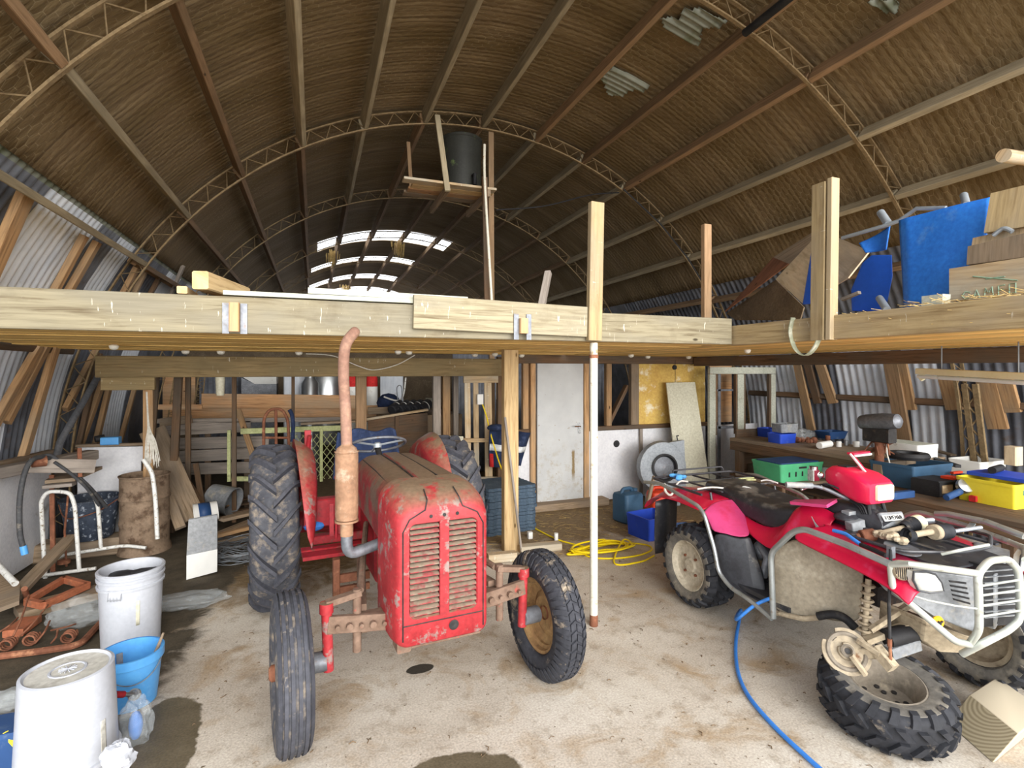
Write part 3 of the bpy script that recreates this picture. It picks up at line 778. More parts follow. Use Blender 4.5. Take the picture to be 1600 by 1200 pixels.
# uprights of the rail
plank('rail_post', (1.855, YL - .06, 2.05), (1.875, YL - .06, 3.02), .105, .05, M['post'], 'pale post above the white pole on the loft edge', 'post', up=(0, 1, 0))
MB().tube([(1.945, YL + .03, 2.05), (1.94, YL + .03, 2.70)], .024, 14).build('pipe_stub', M['aluminium'], None, label='short galvanised pipe behind the pale post above the white pole', cat='pipe')
plank('rail_post', (3.14, 3.62, 2.05), (3.14, 3.62, 3.08), .075, .05, M['purlin_orange'], 'orange-tan post at the inner corner of the gallery', 'post', up=(0, 1, 0))
t = thing('rail_post', (3.13, 2.52, 2.04), 'tall spattered post on the gallery edge beside the blue sheet', 'post')
MB().bar((3.135, 2.55, 2.04), (3.135, 2.535, 3.07), .045, .10, up=(0, 1, 0)).build('upright', M['post'], t)
MB().bar((3.15, 2.47, 2.04), (3.15, 2.455, 3.08), .07, .035, up=(0, 1, 0)).build('packing_strip', M['post'], t)
# supports from the floor
plank('support_post', (1.90, 5.07, 0.0), (1.90, 5.07, 2.05), .155, .10, M['pine'], 'yellow pine post standing under the loft behind the tractor', 'post', up=(0, 1, 0))
t = thing('support_pole', (1.905, 3.36, 0), 'chipped white steel pole under the front edge of the loft', 'pole')
MB().tube([(1.905, 3.36, 0), (1.905, 3.36, .08)], .030, 18).build('rusty_foot', M['rust'], t)
MB().tube([(1.905, 3.36, .07), (1.905, 3.36, 2.04)], .0285, 18).build('pole', M['pole_white'], t)
MB().tube([(1.905, 3.36, 1.93), (1.905, 3.36, 1.955)], .033, 18).build('collar', M['rust'], t)
# things lying on the loft edge
m = MB(); m.slab([(-0.46, YL - .02, 2.262), (.60, YL - .02, 2.262), (.62, YL + .42, 2.262), (-.46, YL + .42, 2.262)], .025); m.build('foam_sheet', M['white_board'], None, label='lower off-white foam sheet lying on the loft edge', cat='sheet')
m = MB(); m.slab([(-.02, YL - .03, 2.29), (.96, YL + .02, 2.29), (.98, YL + .5, 2.29), (-.02, YL + .5, 2.29)], .034); m.build('foam_sheet', M['white_board'], None, label='upper off-white foam sheet lying on the loft edge', cat='sheet')
plank('timber_offcut', (-.57, YL - .02, 2.335), (-.42, YL + .55, 2.335), .085, .10, M['pine'], 'square timber end poking over the loft edge', 'timber', up=(0, 0, 1))
plank('timber_offcut', (-.66, YL + .0, 2.28), (-.66, YL + .3, 2.28), .05, .04, M['pine'], 'small timber block on the left of the loft edge', 'timber')
plank('timber_offcut', (1.62, YL + .35, 2.26), (1.76, YL + .50, 2.62), .05, .05, M['grey_wood'], 'grey timber stub leaning up on the loft behind the edge beam', 'timber')
m = MB(); m.lathe([(.001, 0), (.12, .01), (.13, .03), (.05, .07), (.025, .16), (.001, .17)], Matrix.Translation((1.72, YL + .9, 2.25)) @ Matrix.Rotation(.3, 4, 'X'), 18); m.build('lamp_shade', M['steel_grey'], None, label='dull metal lamp shade lying on the loft near the tall pale post', cat='lamp shade')
# --- gallery contents
GZ = 2.08
def slabthing(name, pts, th, mat, label, cat, nrm=None): return MB().slab(pts, th, nrm).build(name, M[mat], None, label=label, cat=cat, angle=30)
XB = 4.1
pb = lambda u, v, x=XB: onX(u, v, x)
slabthing('plywood_sheet', [pb(1255, 475, 3.95), pb(1212, 436, 4.25), pb(1283, 360, 4.25), pb(1358, 392, 3.95), pb(1325, 434, 3.85)], .012, 'ply', 'pale tan plywood sheet propped behind the tall post', 'sheet')
slabthing('plywood_sheet', [pb(1132, 487, 4.6), pb(1208, 402, 4.6), pb(1232, 412, 4.45)], .012, 'ply_red', 'narrow red-brown board wedge on the gallery', 'sheet')
slabthing('plywood_sheet', [pb(1135, 490, 4.75), pb(1212, 437, 4.75), pb(1256, 480, 4.5), pb(1250, 500, 4.5), pb(1150, 500, 4.75)], .012, 'far_dark', 'dark board lying under the tan plywood sheet', 'sheet')
slabthing('plywood_sheet', [pb(1208, 402, 4.7), pb(1290, 350, 4.7), pb(1296, 372, 4.6), pb(1232, 415, 4.6)], .012, 'hardwood', 'dark strip of board leaning behind the tan plywood', 'sheet')
def blue_chair(u0, label, pts_back, x):
    t = thing('plastic_chair', pb(u0, 478, x), label, 'chair')
    a = [pb(*p, x) for p in pts_back]
    MB().slab(a, .03, (0.3, 1, 0.1)).build('backrest', M['blue_chair'], t, bevel=.01)
    c = sum(a, V((0, 0, 0))) / len(a)
    MB().box((c.x + .08, c.y + .12, GZ + .12), (.34, .34, .03)).build('seat', M['blue_chair'], t, bevel=.01)
    for sx in (-1, 1):
        for sy in (-1, 1): MB().bar((c.x + .08 + sx * .15, c.y + .12 + sy * .15, GZ + .01), (c.x + .08 + sx * .14, c.y + .12 + sy * .14, GZ + .12), .03, .03).build('leg', M['blue_chair'], t)
blue_chair(1275, 'blue plastic chair back between the plywood and the tall post', [(1257, 476), (1272, 385), (1281, 380), (1284, 474)], 3.75)
blue_chair(1355, 'blue plastic chair with folded wings right of the tall post', [(1335, 486), (1334, 452), (1352, 410), (1366, 398), (1394, 398), (1395, 432), (1384, 486)], 3.72)
m = MB(); pts = []
for i in range(15):
    row = []
    for k in range(9):
        s = i / 14; q = k / 8
        top = pb(1342, 380, 3.82).lerp(pb(1390, 352, 3.82), s); bot = pb(1352, 395, 3.82).lerp(pb(1384, 390, 3.82), s)
        p = top.lerp(bot, q); p = p + V((0.03 * math.sin(3 * s), 0, 0)); row.append(p)
    pts.append(row)
m.sheet(pts); m.build('plastic_offcut', M['blue_sheet'], None, label='blue plastic flap standing above the folded blue chair', cat='plastic sheet', solid=.008)
# big blue sheet hanging over a rail
tl, tr, br, bl = pb(1400, 344, 3.7), pb(1547, 308, 3.7), pb(1530, 470, 3.62), pb(1407, 482, 3.62)
rows = []
for i in range(25):
    s = i / 24; row = []
    for k in range(13):
        q = k / 12; p = tl.lerp(tr, s).lerp(bl.lerp(br, s), q)
        p.x += .007 * math.sin(s * 7 + q * 1.5) + (.03 if s < .12 else 0) * (1 - s / .12); row.append(p)
    rows.append(row)
m = MB().sheet(rows); m.build('blue_sheet', M['blue_sheet'], None, label='large blue plastic sheet hanging on the gallery', cat='plastic sheet', solid=.006)
MB().tube([pb(1316, 372, 3.78), pb(1385, 352, 3.78), pb(1405, 345, 3.80), pb(1432, 326, 3.80), pb(1478, 325, 3.8)], .014, 10).build('bent_pipe', M['aluminium'], None, label='bent grey pipe resting above the blue chair', cat='pipe')
MB().tube([pb(1376, 332, 3.86), pb(1388, 350, 3.8)], .026, 12).build('pipe_stub', M['aluminium'], None, label='short pipe end standing beside the bent grey pipe', cat='pipe')
MB().tube([pb(1506, 305, 3.9), pb(1510, 320, 3.8)], .022, 12).build('pipe_stub', M['aluminium'], None, label='small pipe end peeking over the blue sheet', cat='pipe')
MB().tube([pb(1374, 466, 3.5), pb(1386, 484, 3.38)], .022, 12).build('pipe_stub', M['aluminium'], None, label='grey pipe end on the gallery floor below the blue chair', cat='pipe')
MB().bar(pb(1316, 468, 3.45), pb(1343, 457, 3.45), .03, .02).build('lath', M['grey_wood'], None, label='grey lath end beside the foot of the tall post', cat='lath')
def crate(nm, a, b, c, dpt, mat, label, cat='board'):
    pts = [pb(*a), pb(*b), pb(*c[0]), pb(*c[1])]
    return slabthing(nm, pts, dpt, mat, label, cat, (1, 0.1, 0))
x = 3.45
slabthing('crate', [pb(1483, 470, x), pb(1640, 462, x), pb(1640, 396, x), pb(1483, 420, x)], .35, 'crate_wood', 'pale rough crate with faded green lettering on the gallery', 'crate', (1, 0, 0))
slabthing('board_offcut', [pb(1510, 414, x + .05), pb(1512, 385, x + .05), pb(1640, 355, x + .05), pb(1640, 396, x + .05)], .1, 'hardwood', 'brown split board lying on the pale crate', 'board', (1, 0, 0))
slabthing('board_offcut', [pb(1517, 390, x + .16), pb(1520, 372, x + .16), pb(1640, 345, x + .16), pb(1640, 385, x + .16)], .1, 'crate_wood', 'pale board behind the brown split board on the crate', 'board', (1, 0, 0))
slabthing('board_offcut', [pb(1537, 364, x + .12), pb(1548, 302, x + .12), pb(1660, 275, x + .12), pb(1660, 345, x + .12)], .06, 'post', 'spattered brown board standing highest on the crate', 'board', (1, 0, 0))
MB().tube(spline([pb(1552, 368, x + .1), pb(1568, 357, x + .1), pb(1582, 362, x + .1)], 6), .012, 8).build('hoop', M['aluminium'], None, label='small pale hoop between the boards on the crate', cat='hoop')
# faded stencil letters on the crate side
cr = [o for o in bpy.data.objects if o.name.startswith('crate')][0]
m = MB(); xx = x - .003
def stroke(pp, r=.0035): m.tube([pb(u, v, xx) for u, v in pp], r, 4)
for pp in ([(1516, 457), (1508, 456), (1503, 463), (1508, 467), (1515, 465)], [(1521, 466), (1526, 453), (1531, 465)], [(1523, 461), (1529, 460)], [(1538, 464), (1540, 450), (1545, 458), (1550, 448), (1552, 462)], [(1560, 461), (1560, 447), (1570, 445)], [(1560, 453), (1568, 452)], [(1577, 459), (1577, 444), (1587, 442), (1587, 457), (1577, 459)], [(1540, 436), (1570, 432)], [(1520, 432), (1590, 438)]): stroke(pp)
m.build('faded_lettering', mat_worn('faded_green_ink', '#7f9a84', '#93a794'), cr, label='faded green stencilled letters')
MB().tube([onX(1568, 243, 4.9), onA(1640, 254, 4.62)], .05, 14).build('round_post', M['crate_wood'], None, label='pale round post end poking in under the roof at the right', cat='post')
m = MB(); m.slab([pb(1440, 478, 3.3), pb(1472, 475, 3.3), pb(1473, 459, 3.3), pb(1440, 463, 3.3)], .07, (1, 0, 0)); m.build('paper_carton', M['white_board'], None, label='small cream open carton on the gallery edge', cat='carton')
m = MB()
for i in range(700):
    y = random.uniform(1.35, 2.42); xx = random.uniform(3.2, 3.42); a = random.uniform(0, PI); L = random.uniform(.04, .11); z = 2.085 + random.random() * .15 * (1 if y < 2.1 else .8)
    m.tube([(xx, y, z), (xx + L * math.cos(a), y + L * math.sin(a), z + random.uniform(-.02, .03))], .0016, 3, cap=False)
m.build('straw', M['hay'], None, label='loose straw strewn along the gallery edge', cat='straw', kind='stuff')
# coil and strap at the gallery edge
m = MB(); 
for k in range(5): m.tube([(3.42 + .17 * math.cos(a) * (1 - k * .04), 2.98 + .17 * math.sin(a), 2.09 + k * .018) for a in [2 * PI * i / 24 for i in range(24)]], .009, 6, closed=True)
m.build('rope_coil', M['hardwood'], None, label='brown coil lying on the gallery beside the tall post', cat='coil')
m = MB(); xs = 3.135
c = spline([pb(1240, 497, xs), pb(1236, 520, xs), pb(1243, 545, xs), pb(1258, 556, xs), pb(1273, 545, xs), pb(1283, 520, xs), pb(1285, 492, xs)], 6)
m.loft([[p + V((-.02, 0, 0)), p + V((.02, 0, 0)), p + V((.02, .006, .004)), p + V((-.02, .006, .004))] for p in c]); m.build('strap', M['strap'], None, label='grey webbing strap looped over the gallery edge', cat='strap')
# hornet-like white cups under the decking
cups = [(178, 538), (345, 553), (467, 553), (622, 547), (639, 548), (742, 556), (773, 551), (1076, 556), (1168, 545), (290, 555), (815, 556), (986, 553), (1012, 557)]
for i, (u, v) in enumerate(sorted(cups)):
    p = onZ(u, v, 2.05)
    if p.y > 6.3 or p.y < 0: p = onY(u, v, 6.2); p.z = 2.05
    r = .018 + .0035 * p.y
    m = MB(); m.lathe([(r * .55, 0), (r, -.012), (r * .8, -.035), (r * .35, -.045)], Matrix.Translation(p), 12, cap=True); m.build('mud_nest', M['dropping'], None, label=f'small white nest lump stuck under the loft deck, {ORD[i]} from the left', cat='nest', group='white nest lumps under the deck')
# --- water tank platform under the ridge
YT = 7.05
t = thing('water_tank', (1.93, YT, 4.24), 'black plastic header tank with green stains high under the roof', 'tank')
MB().lathe([(.001, 0), (.25, 0), (.262, .03), (.275, .72), (.285, .73), (.285, .76), (.25, .78), (.001, .78)], Matrix.Translation((1.93, YT, 4.24)), 32).build('tank_body', M['poly_tank'], t)
m = MB(); m.tube([(2.02, YT - .26, 4.44), (2.02, YT - .33, 4.44), (2.02, YT - .33, 4.30)], .028, 10); m.build('elbow', M['black'], t)
for i, (y, mt) in enumerate(((YT - .42, 'crate_wood'), (YT - .26, 'pine'), (YT - .09, 'orange_board'), (YT + .08, 'hardwood'))):
    plank('platform_board', (1.15 - i * .0 + random.uniform(-.1, .1), y, 4.22), (2.27, y, 4.22), .15, .03, M[mt], f'platform board under the header tank, {ORD[i]} from the front', 'board')
plank('tank_bearer', (1.62, YT - .5, 4.155), (1.62, YT + .5, 4.155), .05, .09, M['hardwood'], 'bearer under the tank platform on its left', 'bearer')
plank('tank_bearer', (2.16, YT - .5, 4.155), (2.16, YT + .5, 4.155), .05, .09, M['hardwood'], 'bearer under the tank platform on its right', 'bearer')
plank('tank_hanger', (1.52, 6.74, 5.14), (1.60, YT - .54, 4.10), .07, .035, M['purlin_grey'], 'grey hanger from the truss to the front of the tank platform', 'hanger', up=(0, 1, 0))
plank('tank_hanger', (1.25, YT + .3, 5.0), (1.28, YT + .2, 4.23), .05, .03, M['purlin_orange'], 'orange-brown hanger at the rear of the tank platform', 'hanger', up=(0, 1, 0))
plank('tank_post', (2.31, 6.86, 0), (2.29, 6.86, 5.1), .075, .04, M['purlin_brown'], 'tall brown post rising beside the header tank', 'post', up=(0, 1, 0))
plank('tank_post', (2.11, 6.44, 2.08), (2.10, 6.55, 4.35), .07, .04, M['stud_dark'], 'shorter dark post behind the white standpipe', 'post', up=(0, 1, 0))
MB().tube(spline([(2.06, 6.42, 4.72), (2.06, 6.42, 4.3), (2.10, 6.38, 3.4), (2.17, 6.34, 2.08)], 6), .018, 10).build('standpipe', M['pole_white'], None, label='thin pale standpipe running down from the header tank', cat='pipe')
# loose cable under the roof, cord under the deck
MB().tube(spline([onY(775, 328, 6.9), onY(850, 322, 6.85), onY(920, 305, 6.8), onY(967, 301, 6.75)], 8), .010, 6).build('roof_cable', M['black'], None, label='slack black cable slung between the roof purlins', cat='cable')
MB().tube([arch(29, 6.72, 4.48), arch(39, 6.70, 4.46), arch(48, 6.70, 4.46), arch(55, 6.7, 4.46)], .012, 6).build('roof_cable', M['black'], None, label='black cable running down the inside of the third truss', cat='cable')
MB().tube(spline([onY(478, 553, 6.30), onY(520, 556, 6.30), onY(560, 572, 6.30), onY(585, 578, 6.30), onY(620, 570, 6.30), onY(648, 555, 6.30)], 6), .006, 6).build('pale_cord', M['rope'], None, label='thin pale cord sagging in front of the header beam', cat='cord')
MB().tube([arch(18, .6, 4.4), arch(18.5, 3.6, 4.42)], .035, 12).build('flue_pipe', M['black'], None, label='thick black pipe under the roof nearest the viewer', cat='pipe')
for k, (u, v, yy) in enumerate(((520, 392, 13.5), (622, 378, 14.0), (540, 446, 19.7))):
    p = onA(u, v, 4.5); m = MB()
    for i in range(45):
        a = random.uniform(0, 2 * PI); r = random.random() * .22; z0 = random.uniform(-.1, .05)
        m.tube([(p.x + r * math.cos(a), p.y + r * .3 * math.sin(a), p.z + z0), (p.x + r * math.cos(a) * .9, p.y, p.z + z0 - random.uniform(.05, .35))], .008, 3, cap=False)
    m.build('straw_nest', M['hay'], None, label=['ragged straw nest at the left end of the nearest roof gap', 'ragged straw nest at the middle of the nearest roof gap', 'ragged straw nest at the farthest roof gap'][k], cat='nest', kind='stuff')
# ------------------------------------------------------------------ wheels
def tyre_profile(R, r, w, sq=.55):
    """closed carcass section (radius, axial)"""
    o = []
    h = R - r
    pts = [(r, -w * .36), (r + h * .08, -w * .44), (r + h * .45, -w * .5), (r + h * .78, -w * .47), (R - h * .06, -w * .40), (R, -w * .26), (R + h * .015, 0)]
    pts = pts + [(a, -b) for a, b in reversed(pts[:-1])]
    return pts + [(r + h * .02, w * .30), (r + h * .02, -w * .30)]

def rim_parts(parent, mat, cen, ax, r, w, dish=.35, hubr=.3, face=1, hub_len=.05, slots=0, hubmat=None):
    A = axis_matrix(cen, ax)
    m = MB()
    m.lathe([(r * 1.03, -w * .42), (r * 1.0, -w * .44), (r * .93, -w * .40), (r * .90, -w * .2), (r * .82, -w * .12), (r * .82, w * .12), (r * .90, w * .2), (r * .93, w * .40), (r * 1.0, w * .44), (r * 1.03, w * .42), (r * .99, w * .2), (r * .86, 0), (r * .99, -w * .2)], A, 40, closed=True)
    rim = m.build('rim', mat, parent)
    z = w * (dish - .5) * face
    d = MB(); zz = z
    d.lathe([(r * .87, zz), (r * .84, zz + .012 * face), (r * .62, zz + .03 * face), (r * .45, zz + .012 * face), (hubr * r, zz + .02 * face), (hubr * r, zz + .012 * face), (r * .45, zz + .0), (r * .62, zz + .018 * face), (r * .84, zz)], A, 40, closed=True)
    d.lathe([(.001, zz + .012 * face), (hubr * r * 1.1, zz + .012 * face), (hubr * r * 1.1, zz + .022 * face), (.001, zz + .022 * face)], A, 24)
    disc = d.build('wheel_disc', mat, parent)
    b = MB()
    for k in range(6):
        a = 2 * PI * k / 6; c = A @ V((r * .30 * math.cos(a), r * .30 * math.sin(a), zz + .02 * face)); n = A.to_3x3() @ V((0, 0, face))
        b.cyl(c, c + n * .018, .011, 6)
    b.build('wheel_nuts', hubmat or mat, parent)
    h = MB(); h.lathe([(hubr * r * .62, zz), (hubr * r * .6, zz + hub_len * face), (hubr * r * .42, zz + (hub_len + .012) * face), (.001, zz + (hub_len + .012) * face)], A, 20)
    h.build('hub', hubmat or mat, parent)

def make_tyre(parent, cen, ax, R, r, w, mat, tread, wallmat=None):
    """ax = axle direction; tread in 'bar' (chevron lugs), 'rib', 'block', 'knob'"""
    A = axis_matrix(cen, ax); m = MB(); core = R - (.048 if tread == 'bar' else .012 if tread in ('rib', 'block') else .02)
    m.lathe(tyre_profile(core, r, w), A, 72, closed=True)
    if wallmat: pass
    t = m.build('tyre', mat, parent, angle=60)
    if wallmat:
        h = core - r
        for sg in wallmat[1]:
            q = MB(); q.lathe([(r + h * .02, sg * (w * .40)), (r + h * .08, sg * (w * .44 + .003)), (r + h * .45, sg * (w * .5 + .003)), (r + h * .72, sg * (w * .48 + .003)), (r + h * .74, sg * w * .46)], A, 60); q.build('sidewall', wallmat[0], parent)
    L = MB()
    def on(a, s, h):   # angle, axial, height above carcass
        c = w * .5; q = abs(s) / c
        rad = core - (core - r) * (0.02 if q < .5 else .02 + .30 * ((q - .5) / .5) ** 2)
        return A @ V(((rad + h) * math.cos(a), (rad + h) * math.sin(a), s))
    if tread == 'bar':
        n = 20
        for k in range(n):
            for sd in (-1, 1):
                a0 = 2 * PI * (k + (.5 if sd > 0 else 0)) / n; rings = []
                for j in range(7):
                    q = j / 6; s = sd * w * (-.03 + .55 * q); a = a0 + .34 * q * (.85 + .15 * q)
                    da = (.042 - .006 * q); hh = R - core
                    ex = -.004
                    rings.append([on(a - da, s, ex), on(a - da * .7, s, hh * (1 - .12 * q)), on(a + da * .7, s, hh * (1 - .12 * q)), on(a + da, s, ex)])
                L.loft(rings)
        L.build('tread_bars', M['lug'], parent, angle=30)
    elif tread == 'rib':
        for s in (-.40, -.26, -.09, .09, .26, .40):
            s *= w; wd = w * .058
            rr = []
            for i in range(72):
                a = 2 * PI * i / 72
                rr.append([on(a, s - wd, -.004), on(a, s - wd * .8, .012), on(a, s + wd * .8, .012), on(a, s + wd, -.004)])
            L.loft(rr, loop=True)
        L.build('tread_ribs', M['lug'], parent, angle=30)
    elif tread == 'block':
        n = 44
        for k in range(n):
            a0 = 2 * PI * k / n
            for row, (s0, s1, sh) in enumerate(((-.56, -.30, 0), (-.24, -.05, .5), (-.01, .17, .1), (.21, .34, .6), (.36, .56, 0))):
                a = a0 + sh * 2 * PI / n; da = 2 * PI / n * (.34 if row in (0, 4) else .40); hh = .014
                sk = .35 * 2 * PI / n
                rings = []
                for j in range(4):
                    s = (s0 + (s1 - s0) * j / 3) * w; aa = a + (sk if row % 2 else -sk) * (j / 3 - .5)
                    rings.append([on(aa - da, s, -.004), on(aa - da * .85, s, hh), on(aa + da * .85, s, hh), on(aa + da, s, -.004)])
                L.loft(rings)
        L.build('tread_blocks', mat, parent, angle=30)
    else:
        n = 20
        for k in range(n):
            for row, (s0, s1, sh, sk) in enumerate(((-.545, -.36, 0, .3), (-.27, -.05, .5, -.8), (.05, .27, .25, .8), (.36, .545, .75, -.3))):
                a = 2 * PI * (k + sh) / n; da = 2 * PI / n * .24; hh = .024
                rings = []
                for j in range(4):
                    s = (s0 + (s1 - s0) * j / 3) * w; aa = a + sk * (j / 3 - .5) * 2 * PI / n * .6
                    rings.append([on(aa - da, s, -.004), on(aa - da * .8, s, hh), on(aa + da * .8, s, hh), on(aa + da, s, -.004)])
                L.loft(rings)
        L.build('tread_knobs', mat, parent, angle=30)
    return t

# ------------------------------------------------------------------ the red tractor
TX = .575
TR = thing('tractor', (TX, 3.6, 0), 'old faded red tractor with rusty upright exhaust standing under the loft', 'tractor')
def part(mb, name, mat, **kw): return mb.build(name, M[mat] if isinstance(mat, str) else mat, TR, **kw)
def sec(y, w, zb, zt, rt, rb, cx=TX, n=8):
    return [V((cx + x, y, z)) for x, z in rrect(-w, w, zb, zt, (rb, rb, rt, rt), n)]
# bonnet
m = MB()
m.loft([sec(3.98, .235, .93, 1.215, .13, .02), sec(3.9, .25, .92, 1.235, .13, .02), sec(3.4, .255, .91, 1.24, .13, .02), sec(2.98, .262, .90, 1.235, .125, .02)])
hood = part(m, 'bonnet', 'red_dusty', angle=50)
m = MB()     # pressed centre rib with its two seams
ring = lambda y, z, w: [V((TX - w, y, z - .008)), V((TX - w + .008, y, z + .004)), V((TX + w - .008, y, z + .004)), V((TX + w, y, z - .008))]
m.loft([ring(3.97, 1.226, .05), ring(3.9, 1.243, .055), ring(3.4, 1.248, .058), ring(3.0, 1.243, .06), ring(2.84, 1.222, .06)]); m.build('centre_rib', M['red_dusty'], TR)
m = MB()
for sx in (-1, 1):
    m.tube([(TX + sx * .060, 3.97, 1.219), (TX + sx * .064, 3.9, 1.237), (TX + sx * .066, 3.4, 1.242), (TX + sx * .069, 2.99, 1.237)], .005, 6)
    m.tube([(TX + sx * .196, 3.9, 1.208), (TX + sx * .20, 3.4, 1.214), (TX + sx * .207, 2.97, 1.208)], .004, 6)
m.build('bonnet_seam', M['iron_black'], TR)
# nose: rings running forward, then the grille opening
m = MB()
N = 8
rings = [sec(2.985, .268, .49, 1.24, .125, .03), sec(2.85, .266, .47, 1.235, .125, .035), sec(2.74, .258, .46, 1.215, .125, .045), sec(2.675, .246, .46, 1.18, .115, .05), sec(2.65, .235, .465, 1.15, .105, .05), sec(2.642, .222, .475, 1.125, .095, .05)]
rings.append(sec(2.640, .182, .60, 1.075, .035, .035)); rings.append(sec(2.652, .176, .606, 1.069, .03, .03))
m.loft(rings, cap0=False, cap1=False)
part(m, 'nose_cowl', 'red', angle=50)
m = MB(); m.box((TX, 2.70, .84), (.36, .01, .50)); part(m, 'radiator_screen', 'iron_black')
m = MB(); m.bar((TX, 2.645, .60), (TX, 2.645, 1.08), .05, .02, up=(0, 1, 0)); part(m, 'grille_bar', 'red')
for sx in (-1, 1):
    for k in range(17):
        z = .618 + k * .0272
        mm = MB(); x0, x1 = TX + sx * .026, TX + sx * .176
        prof = [V((0, 2.655, z - .008)), V((0, 2.644, z - .006)), V((0, 2.642, z + .0)), V((0, 2.652, z + .006)), V((0, 2.672, z + .009)), V((0, 2.672, z + .005))]
        mm.loft([[p + V((x0, 0, 0)) for p in prof], [p + V((x1, 0, 0)) for p in prof]])
        mm.build('grille_louvre', M['louvre'], TR, angle=40)
m = MB()    # seams of the cowl, badge bolts, crank hole
c = [V((TX + x, 2.652 if abs(x) < .2 else 2.67, z)) for x, z in ((-.246, .53), (-.205, .55), (-.20, 1.06), (-.17, 1.10))]
for sx in (-1, 1):
    m.tube([V((TX + sx * .213, 2.6405, .50)), V((TX + sx * .213, 2.6405, 1.04)), V((TX + sx * .18, 2.6395, 1.10))], .0035, 5)
    m.tube([V((TX + sx * .18, 2.6395, 1.10)), V((TX + sx * .10, 2.642, 1.14)), V((TX + sx * .085, 2.66, 1.185)), V((TX + sx * .08, 2.74, 1.222))], .0035, 5)
m.tube([V((TX - .213, 2.6395, .575)), V((TX + .213, 2.6395, .575))], .003, 5)
part(m, 'cowl_seam', 'iron_black')
m = MB()
for x in (-.07, 0, .07): m.lathe([(.001, 0), (.009, 0), (.009, .003), (.001, .003)], axis_matrix((TX + x, 2.641, 1.105), (0, -1, 0)), 12)
m.lathe([(.001, 0), (.024, 0), (.026, .004), (.018, .006), (.001, .002)], axis_matrix((TX + .05, 2.640, .535), (0, -1, 0)), 18)
part(m, 'badge_holes', 'iron_black')
m = MB(); m.box((TX, 2.72, .455), (.42, .09, .03)); m.box((TX - .2, 2.72, .48), (.07, .1, .10)); part(m, 'front_sill', 'axle')
# engine, gearbox, rear axle
m = MB(); m.box((TX, 3.25, .70), (.26, .78, .50), bev=.02); m.box((TX, 2.9, .72), (.4, .12, .5)); part(m, 'engine_block', 'engine')
m = MB()
for k in range(4): m.cyl((TX - .13, 3.05 + k * .15, .86), (TX - .20, 3.05 + k * .15, .86), .028, 12)
m.cyl((TX - .16, 3.0, .60), (TX - .16, 3.16, .60), .05, 14); m.cyl((TX - .19, 3.22, .55), (TX - .19, 3.22, .78), .035, 14); part(m, 'manifold', 'rust')
m = MB(); m.tube(spline([(TX - .14, 2.93, .98), (TX - .2, 2.9, .85), (TX - .17, 2.92, .66), (TX - .1, 2.93, .60)], 6), .026, 10); part(m, 'radiator_hose', 'black')
m = MB(); m.lathe([(.001, -.02), (.10, -.02), (.10, .02), (.001, .02)], axis_matrix((TX - .09, 2.96, .66), (0, 1, 0)), 24); part(m, 'fan_pulley', 'red_clean')
m = MB(); m.tube([(TX - .17, 2.98, .80), (TX - .10, 2.97, .53)], .014, 8); part(m, 'fan_belt', 'hose_blue')
m = MB()
m.loft([sec(3.62, .17, .42, .92, .05, .05), sec(4.0, .16, .40, .88, .05, .05), sec(4.35, .2, .38, .86, .06, .06), sec(4.85, .22, .40, .90, .06, .06)]); part(m, 'gearbox', 'red_clean')
m = MB()
for sx in (-1, 1): m.lathe([(.13, 0), (.11, .12), (.085, .3), (.085, .52)], axis_matrix((TX + sx * .2, 4.6, .63), (sx, 0, 0)), 24)
part(m, 'rear_axle', 'red_clean')
m = MB(); m.box((TX - .34, 4.18, .80), (.46, .10, .20)); m.box((TX - .3, 4.12, .62), (.42, .08, .06)); part(m, 'step_plate', 'red_clean')
m = MB(); m.tube([(TX - .60, 3.9, .60), (TX - .18, 3.9, .60)], .022, 10); m.box((TX - .40, 3.88, .60), (.40, .22, .025)); part(m, 'footboard', 'red_clean')
m = MB(); m.tube([(TX - .55, 4.7, .85), (TX - .50, 4.55, 1.32)], .018, 8); m.box((TX - .51, 4.6, 1.22), (.05, .03, .28)); part(m, 'lift_arm', 'red_clean')
for k, (x, y, z0, z1) in enumerate(((TX - .37, 3.95, .66, 1.07), (TX - .31, 3.98, .66, 1.10), (TX - .26, 3.98, .66, 1.03))):
    m = MB(); m.tube([(x, y, z0), (x + .01, y + .03, z1)], .010, 8); m.ball((x + .01, y + .03, z1 + .012), .02, 10)
    if k < 2: m.bar((x - .03, y, z0 + .02), (x - .03, y + .02, z0 + .24), .03, .012)
    part(m, 'control_lever', 'red_clean')
m = MB(); m.ball((TX - .5, 4.15, .71), .055, 12, (1.4, 1, .7)); part(m, 'seat_rag', 'bag_blue')
# dashboard, steering wheel, seat
m = MB(); m.loft([sec(3.98, .2, .9, 1.2, .1, .02), sec(4.08, .17, .9, 1.15, .1, .02)]); part(m, 'dash_panel', 'iron_black')
m = MB(); m.tube([(TX - .03, 3.95, 1.1), (TX - .03, 4.22, 1.235)], .022, 12); part(m, 'steering_column', 'iron_black')
SM = axis_matrix((TX - .03, 4.22, 1.245), (0, .40, 1))
m = MB(); m.tube([SM @ V((.215 * math.cos(a), .215 * math.sin(a), .02)) for a in [2 * PI * i / 40 for i in range(40)]], .0105, 10, closed=True)
sw = part(m, 'steering_wheel', 'steel_grey')
m = MB()
for k in range(3):
    a = 2 * PI * k / 3 + .5; m.tube([SM @ V((.02, 0, .02)) if 0 else SM @ V((0, 0, .015)), SM @ V((.21 * math.cos(a), .21 * math.sin(a), .02))], .008, 6)
m.lathe([(.03, -.01), (.034, .02), (.02, .035), (.001, .036)], SM, 16)
m.build('wheel_spokes', M['aluminium'], sw)
m = MB(); rows = []
